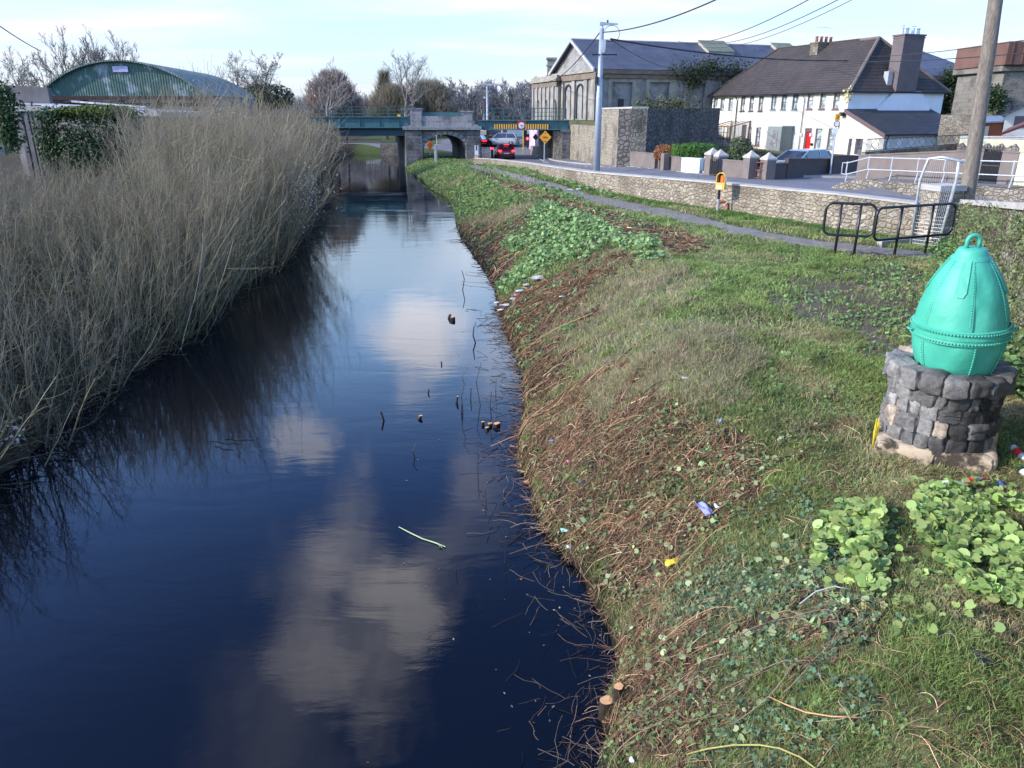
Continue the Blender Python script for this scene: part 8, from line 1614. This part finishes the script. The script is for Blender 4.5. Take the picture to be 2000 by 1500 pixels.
    # ivy and moss on the approach wall, brush at its foot
    V_ = Bag(); n = 24000; s = rng.uniform(0, 1, n); P = np.array(NW[0])[None] * (1 - s[:, None]) + np.array(NW[1])[None] * s[:, None]; far = rng.uniform(0, 1, n) < .35; P[far] = (np.array(NW[1])[None] * (1 - s[far, None] * .8) + np.array(NW[2])[None] * s[far, None] * .8); zt = np.where(far, 4.0, 3.06 + s * .94); z = 1.75 + (zt - 1.8) * rng.uniform(0, 1, n) ** 1.05; k = (fbm(s * 9 + far * 5, z * 1.6, .8, 91) > .44) ; P, z, s = P[k], z[k], s[k]; m = len(P); Q = np.stack([P[:, 0] - np.abs(rng.normal(0, .07, m)) - .01, P[:, 1] - np.abs(rng.normal(0, .06, m)) - .01, z], 1); V_.add(*leaves(Q, rng.normal(0, .5, (m, 3)) + [-.8, -.5, .5], rng.uniform(.025, .065, m), SH_IVY, rng, col=jit((.14, .18, .08), m, rng, .4)))
    n = 9000; s = rng.uniform(0, 1, n); P = np.array(NW[0])[None] * (1 - s[:, None]) + np.array(NW[1])[None] * s[:, None]; P[:, 0] -= np.abs(rng.normal(0, .30, n)); P[:, 1] -= np.abs(rng.normal(0, .2, n)); z = land(P[:, 0], P[:, 1]) + np.abs(rng.normal(0, .16, n)); V_.add(*leaves(np.stack([P[:, 0], P[:, 1], z], 1), rng.normal(0, .6, (n, 3)) + [-.3, -.2, 1], rng.uniform(.03, .07, n), SH_ROUND, rng, col=jit((.12, .21, .07), n, rng, .35)))
    n = 900; s = rng.uniform(0, 1, n); P0 = np.array(NW[0])[None] * (1 - s[:, None]) + np.array(NW[1])[None] * s[:, None]; P = np.zeros((n, 6, 3)); P[:, 0] = np.stack([P0[:, 0] - .03, P0[:, 1] - .03, rng.uniform(1.9, 3.6, n) * np.minimum(1, (3.0 + s) / 3.6)], 1); d = rng.normal(0, 1, (n, 3)) + [-.4, -.2, -.4]
    for i in range(1, 6): d = d + rng.normal(0, .4, (n, 3)); d /= np.linalg.norm(d, axis=1, keepdims=True); P[:, i] = P[:, i - 1] + d * .09 * [.4, 1, 1]
    P[..., 0] = np.minimum(P[..., 0], P0[:, None, 0] - .02); V, F = tubes_np(P, np.full((n, 6), .004), 3); V_.add(V, F, np.repeat(jit((.12, .09, .06), n, rng, .3), 18, 0))
    tag(V_.build('wall_ivy', M['leafy']), 'patchy ivy and weeds climbing the overgrown wall behind the buoy', 'ivy', kind='stuff')
bank()

# ---------------------------------------------------------------- stumps, sticks and litter
def stump(label, u, v, r, h, rings=True, tilt=0., water=True, stick=False):
    P = at_z(u, v, 0.0) if water else gnd(u, v); z0 = -.25 if water else P[2] - .1; top = (0 if water else P[2]) + h; t = thing('cut_stump', label, 'stump', (P[0], P[1], max(0, P[2])), 'sawn stumps and stubs in and beside the water'); m = MB(); rr = random.Random(int(u)); n = 12; tl = math.tan(tilt)
    V = []; levels = [(z0, 1.15), (top - h * .5, 1.05), (top, 1.0)]; jr = [rr.uniform(.88, 1.12) for _ in range(n)]
    for z, k in levels: V += [(P[0] + tl * (z - z0) + r * k * jr[i] * math.cos(2 * math.pi * i / n), P[1] + r * k * jr[i] * math.sin(2 * math.pi * i / n), z + (.15 * r * math.cos(2 * math.pi * i / n) if k == 1.0 else 0)) for i in range(n)]
    m.add(V, [(a * n + i, a * n + (i + 1) % n, (a + 1) * n + (i + 1) % n, (a + 1) * n + i) for a in (0, 1) for i in range(n)]); m.build('bark', 'bark_dark', t)
    c = MB(); c.add([(x, y, z + .001) for x, y, z in V[-n:]], [tuple(range(n))]); c.build('sawn_face', 'wood_cut', t)
stump('larger pale sawn stump at the water edge low in the picture', 1184, 1385, .058, .10, water=False)
stump('smaller pale sawn stump touching the larger one at the water edge', 1207, 1362, .042, .12, water=False)
stump('orange-topped stump standing in the water, rightmost of its cluster', 970, 834, .055, .07)
stump('orange-topped stub just left of the rightmost stump in the water', 957, 832, .04, .05)
stump('short dark-sided stub lowest of the cluster in the water', 951, 840, .035, .05)
stump('thin stub at the left of the cluster in the water', 943, 830, .028, .06)
stump('lone small orange-topped stub left of the cluster in the water', 807, 818, .035, .06, tilt=.4)
stump('red-brown sawn branch end sticking out at the water edge', 1030, 948, .05, .06, water=False)
stump('short brown stub farther out, right of a pair in mid canal', 884, 626, .06, .09)
stump('thin brown stub farther out in mid canal', 871, 622, .035, .12, tilt=.3)
stump('small thin stub above the cluster, in the middle of the water', 886, 786, .022, .12, tilt=.2)
def stick(label, pts, r=.006, mat='bark_dark', name='stick', cat='stick', zs=None, group='thin sticks standing in the canal'):
    P0 = at_z(*pts[0], 0.0); P = [np.array([P0[0], P0[1], -.05])]
    for i, (u, v) in enumerate(pts[1:]): q = at_Y(u, v, P0[1] + .02 * i); P.append(q)
    r *= 1.5; m = MB(); m.tube([tuple(p) for p in P], [r * (1 - .5 * i / len(P)) for i in range(len(P))], 5); tag(m.build(name, mat, loc=tuple(P[1])), label, cat, group)
for lab, pts, r in (('dark slanting stick out in the water left of the stubs', [(751, 822), (744, 804)], .014), ('tall kinked reed-like stick above the stump cluster', [(905, 805), (901, 775), (907, 750), (902, 735), (915, 715)], .005), ('tall thin stick with one bend right of the kinked one', [(939, 792), (930, 745), (940, 708)], .005), ('straight thin twig rising just above the rightmost stump', [(960, 815), (957, 790), (960, 765)], .006),
    ('short twig between the two bent sticks', [(919, 780), (920, 758)], .008), ('thick short stub-like stick near the lone stub', [(901, 806), (902, 790)], .010), ('slim upright twig rightmost above the stumps', [(968, 770), (969, 740)], .004), ('crooked twig standing farther up the canal near the bank', [(930, 670), (924, 655), (926, 636)], .012), ('curved twig far up the canal beside the dark bank', [(903, 566), (907, 545), (902, 528)], .010), ('thin twig standing left of the circular ripple', [(933, 925), (934, 885)], .004), ('dark twig leaning beside the bank below the ripple', [(950, 985), (948, 960)], .004), ('short twig in the water below the lone stub', [(812, 895), (806, 882), (812, 868)], .006), ('tiny dark stub out in the middle of the canal', [(863, 712), (862, 706)], .012), ('small dark twig tip left of the tall reed-like stick', [(835, 768), (838, 760)], .012), ('bare twig poking from the water low at the bank', [(985, 1100), (988, 1060), (984, 1035)], .003), ('pale thin stalk standing in the dark water near the bank', [(890, 1115), (892, 1085)], .003)):
    stick(lab, pts, r)
def floaters():
    m = MB(); P = [at_z(u, v, .012) for u, v in ((779, 1029), (800, 1040), (825, 1052), (850, 1060), (870, 1068))]; m.tube([tuple(p) for p in P], [.006, .009, .009, .010, .008], 5); q = at_z(862, 1066, .02); rng = random.Random(3)
    for k in range(5): m.tube([tuple(q), (q[0] + rng.uniform(-.05, .05), q[1] + rng.uniform(-.05, .05), .02)], .005, 4)
    tag(m.build('floating_stalk', plain('pale_green_stalk', (.30, .42, .22), .5), loc=tuple(P[0])), 'pale green stalk floating on the dark water', 'stalk')
    # fine submerged-edge twigs along the right shore
    rng = np.random.default_rng(17); b = Bag(); n = 420; y = 4.6 + 15 * rng.uniform(0, 1, n) ** 1.6; x = x_right(y) - np.abs(rng.normal(0, .35, n)); k = 6; P = np.zeros((n, k, 3)); P[:, 0] = np.stack([x, y, np.full(n, .0)], 1); a = rng.uniform(0, 6.28, n); up = rng.uniform(-.1, .5, n) * (rng.uniform(0, 1, n) < .5); d = np.stack([np.cos(a), np.sin(a), up], 1); L = rng.uniform(.12, .5, n)
    for i in range(1, k): d = d + rng.normal(0, .22, (n, 3)) * [1, 1, .4]; d /= np.linalg.norm(d, axis=1, keepdims=True); P[:, i] = P[:, i - 1] + d * (L / k)[:, None]
    P[..., 2] = np.clip(P[..., 2], .003, .3); V, F = tubes_np(P, rng.uniform(.0012, .003, (n, 1)) * (.7 + y[:, None] / 12) * np.ones((1, k)), 3); b.add(V, F, np.repeat(jit((.12, .09, .07), n, rng, .6), k * 3, 0))
    n = 160; y = 4.6 + 16 * rng.uniform(0, 1, n); x = x_right(y) - np.abs(rng.normal(0, .8, n)); b.add(*leaves(np.stack([x, y, np.full(n, .006)], 1), rng.normal(0, .03, (n, 3)) + [0, 0, 1], rng.uniform(.015, .04, n), SH_LEAF, rng, cup=.02, col=jit((.22, .17, .10), n, rng, .5)))
    m = [(410, 862, 470, 868), (440, 858, 492, 860), (420, 872, 455, 880), (980, 500, 1000, 510)]
    for (u0, v0, u1, v1) in m[:3]: p, q = at_z(u0, v0, .006), at_z(u1, v1, .006); P = np.stack([p * (1 - s) + q * s + [0, .03 * math.sin(9 * s), 0] for s in np.linspace(0, 1, 6)])[None]; V, F = tubes_np(P, np.full((1, 6), .005), 3); b.add(V, F, np.array([.03, .025, .02]))
    tag(b.build('shore_twigs', M['twig']), 'fine twigs and dead leaves half sunk along the right water edge', 'twigs', kind='stuff')
floaters()
def bottle(label, u, v, body, cap, rz, L=.24, r=.036, lab_mat=None, lift=.05, tiltz=.12):
    P = gnd(u, v) + np.array([0, 0, lift]); t = thing('bottle', label, 'bottle', P, 'discarded bottles by the plinth'); d = Vector((math.cos(rz), math.sin(rz), tiltz)).normalized(); R = d.to_track_quat('Z', 'Y').to_matrix(); m = MB(); m.lathe([(0, 0), (r * .9, 0), (r, .02), (r, L * .60), (r * .8, L * .72), (r * .38, L * .86), (r * .36, L * .97), (0, L * .97)], 18, P, R=R); m.build('body', body, t, smooth=True); c = MB(); c.lathe([(r * .45, L * .93), (r * .45, L * 1.03), (0, L * 1.03)], 12, P, R=R); c.build('cap', cap, t)
    if lab_mat: q = MB(); q.lathe([(r * 1.03, L * .18), (r * 1.03, L * .50)], 18, P, R=R); q.build('paper_label', lab_mat, t)
bottle('dark green wine bottle with white label and red cap at the right edge', 1988, 925, 'bottlegreen', 'redpl', -1.5, .30, .038, 'signwhite', .06, -.25)
bottle('red-labelled plastic bottle leaning against the right of the plinth', 1974, 890, 'clearpl', 'redpl', -1.45, .26, .036, 'redpl', .10, -.3)
bottle('clear plastic bottle with a red cap lying in the grass before the plinth', 1880, 949, 'clearpl', 'redpl', .15, .22, .034, 'redpl', .04)
bottle('clear bottle with a white label half hidden by heliotrope leaves', 1822, 958, 'clearpl', 'redpl', -.08, .30, .042, 'signwhite', .05)
def scrap(name, label, u, v, mat, size, seed, cat='litter', flat=.45, group=None, lift=.02):
    P = gnd(u, v) + np.array([0, 0, lift]); rr = np.random.default_rng(seed); n = 9; g = np.linspace(-1, 1, n); X, Y = np.meshgrid(g, g, indexing='ij'); h = (fbm(X + seed, Y, .7, seed) - .4) * 1.3 + .35 * (1 - X ** 2) * (1 - Y ** 2); sx, sy = size; ed = 1 - .25 * rr.uniform(0, 1, X.shape) * ((np.abs(X) > .9) | (np.abs(Y) > .9)); a = rr.uniform(0, 3)
    x, y = X * sx * ed / 2, Y * sy * ed / 2; V = np.stack([P[0] + x * math.cos(a * 0 + .2) - y * math.sin(.2), P[1] + x * math.sin(.2) + y * math.cos(.2), P[2] + .02 + h * min(sx, sy) * flat], -1).reshape(-1, 3); V2 = V - np.array([0, 0, .004]); i = (np.arange(n - 1)[:, None] * n + np.arange(n - 1)[None]).ravel(); F = np.stack([i, i + n, i + n + 1, i + 1], 1); V = np.concatenate([V, V2]); F2 = F[:, ::-1] + n * n
    o = mesh_np(name, V, [np.concatenate([F, F2])], M[mat], smooth=True, loc=tuple(P)); tag(o, label, cat, group)
scrap('plastic_bag', 'crumpled blue plastic bag lying on the brown brush slope', 1374, 1008, 'bluebag', (.11, .30), 3, flat=.6, lift=.06)
scrap('paper_scrap', 'white paper scrap just right of the blue bag', 1398, 1000, 'whitepl', (.05, .08), 4, flat=.7, lift=.05)
scrap('wrapper', 'bright yellow wrapper on the slope below the blue bag', 1311, 1111, 'yellowpl', (.15, .11), 5, lift=.05)
scrap('wrapper', 'mint and white wrapper near the water edge', 1103, 1043, 'mintpl', (.11, .07), 6, lift=.03)
scrap('can', 'white and black crushed can at the water edge', 1112, 1076, 'whitepl', (.08, .09), 7, flat=.8, lift=.03)
scrap('wrapper', 'small pink scrap in the brush above the mint wrapper', 1110, 909, 'pinkpl', (.05, .06), 8, flat=.8, lift=.04)
scrap('wrapper', 'small blue scrap in the hay coloured grass', 1405, 833, 'bluebag', (.05, .07), 9, flat=.8, lift=.05)
scrap('wrapper', 'pale blue scrap near the water edge above the pink scrap', 1077, 868, 'bluebag', (.09, .05), 10, lift=.04)
scrap('plastic_tray', 'crumpled blue plastic tray in front of the plinth', 1950, 957, 'bluepl', (.13, .11), 11, flat=.55, lift=.03)
scrap('paper_scrap', 'pale scrap of plastic lying in the light grass above the brush', 1340, 745, 'whitepl', (.13, .06), 12, lift=.03)
scrap('stone', 'pale grey rounded stone on the brush slope near the water', 1137, 949, 'pierstone', (.10, .08), 13, flat=.9, lift=.02)
scrap('wrapper', 'white wrapper on the grass strip at the foot of the stone wall', 1132, 373, 'whitepl', (.35, .2), 14, lift=.05)
scrap('wrapper', 'smaller white wrapper left of the one by the stone wall', 1113, 374, 'whitepl', (.22, .15), 15, lift=.05)
scrap('can', 'tiny white can at the very bottom edge beside the long yellow stem', 1233, 1494, 'whitepl', (.04, .06), 16, flat=.9, lift=.03)
scrap('wrapper', 'dirty white scrap high on the dark soil slope beside the green weeds', 1098, 583, 'whitepl', (.16, .08), 17, lift=.03)
for i, (u, v, sx, sy, m, lab) in enumerate(((1052, 550, .45, .30, 'tarp', 'largest crumpled pale cloth at the lower edge of the green weeds'), (1028, 562, .2, .22, 'tarp', 'round grey bundle left of the largest crumpled cloth'), (1018, 574, .32, .14, 'whitepl', 'white and dark rag below the grey bundle'), (1010, 583, .18, .14, 'pinkpl', 'dull pink rag in the line of rubbish'), (1003, 590, .22, .14, 'tarp', 'grey rag lowest but one in the line of rubbish'), (990, 602, .42, .12, 'whitepl', 'long pale rag lying at the lower end of the rubbish line'), (972, 597, .22, .12, 'whitepl', 'white plastic piece touching the water edge'), (979, 611, .20, .12, 'whitepl', 'white plastic lump in the shallow edge below the rag'))):
    scrap('rag', lab, u, v, m, (sx, sy), 20 + i, 'rubbish', group='line of rubbish on the slope', lift=.06)
def stem(label, pts, r, mat, lift=.05, name='stem'):
    P = [gnd(u, v) for u, v in pts]; m = MB(); n = len(P); m.tube([(p[0], p[1], p[2] + lift * (1 + math.sin(math.pi * i / (n - 1)))) for i, p in enumerate(P)], r, 5); tag(m.build(name, mat, loc=tuple(P[0]), smooth=True), label, 'stem', 'long dead stems lying on the bank')
ys = plain('yellow_green_stem', (.36, .33, .10), .6, .2, 9)
stem('long yellow-green stem arching along the bottom edge', [(1340, 1484), (1380, 1479), (1430, 1476), (1480, 1478), (1520, 1484), (1560, 1497), (1600, 1520)], .006, ys)
stem('pale straight stem lying right of the coiled brambles', [(1560, 1190), (1590, 1175), (1625, 1165), (1660, 1162)], .005, 'oldwhite'); stem('red-brown stick crossing the ivy above the coiled brambles', [(1530, 1205), (1560, 1180), (1585, 1165)], .007, 'brownwood', .04)
stem('brown curved cane below the coiled brambles', [(1500, 1372), (1530, 1395), (1570, 1415), (1620, 1420), (1680, 1414)], .005, 'wood_cut', .05)
def dark_hole(label, u, v, sx, sy, seed):  # dark hole in the grass, drawn as a crumpled black sheet
    scrap('dark_patch', label, u, v, 'black', (sx, sy), seed, 'litter', flat=.3, lift=.01)
dark_hole('black sheet drawn for a dark hole in the grass low on the right', 1912, 1290, .10, .20, 41); dark_hole('small black sheet drawn for a dark hole higher up the grass on the right', 1885, 1215, .04, .12, 42)
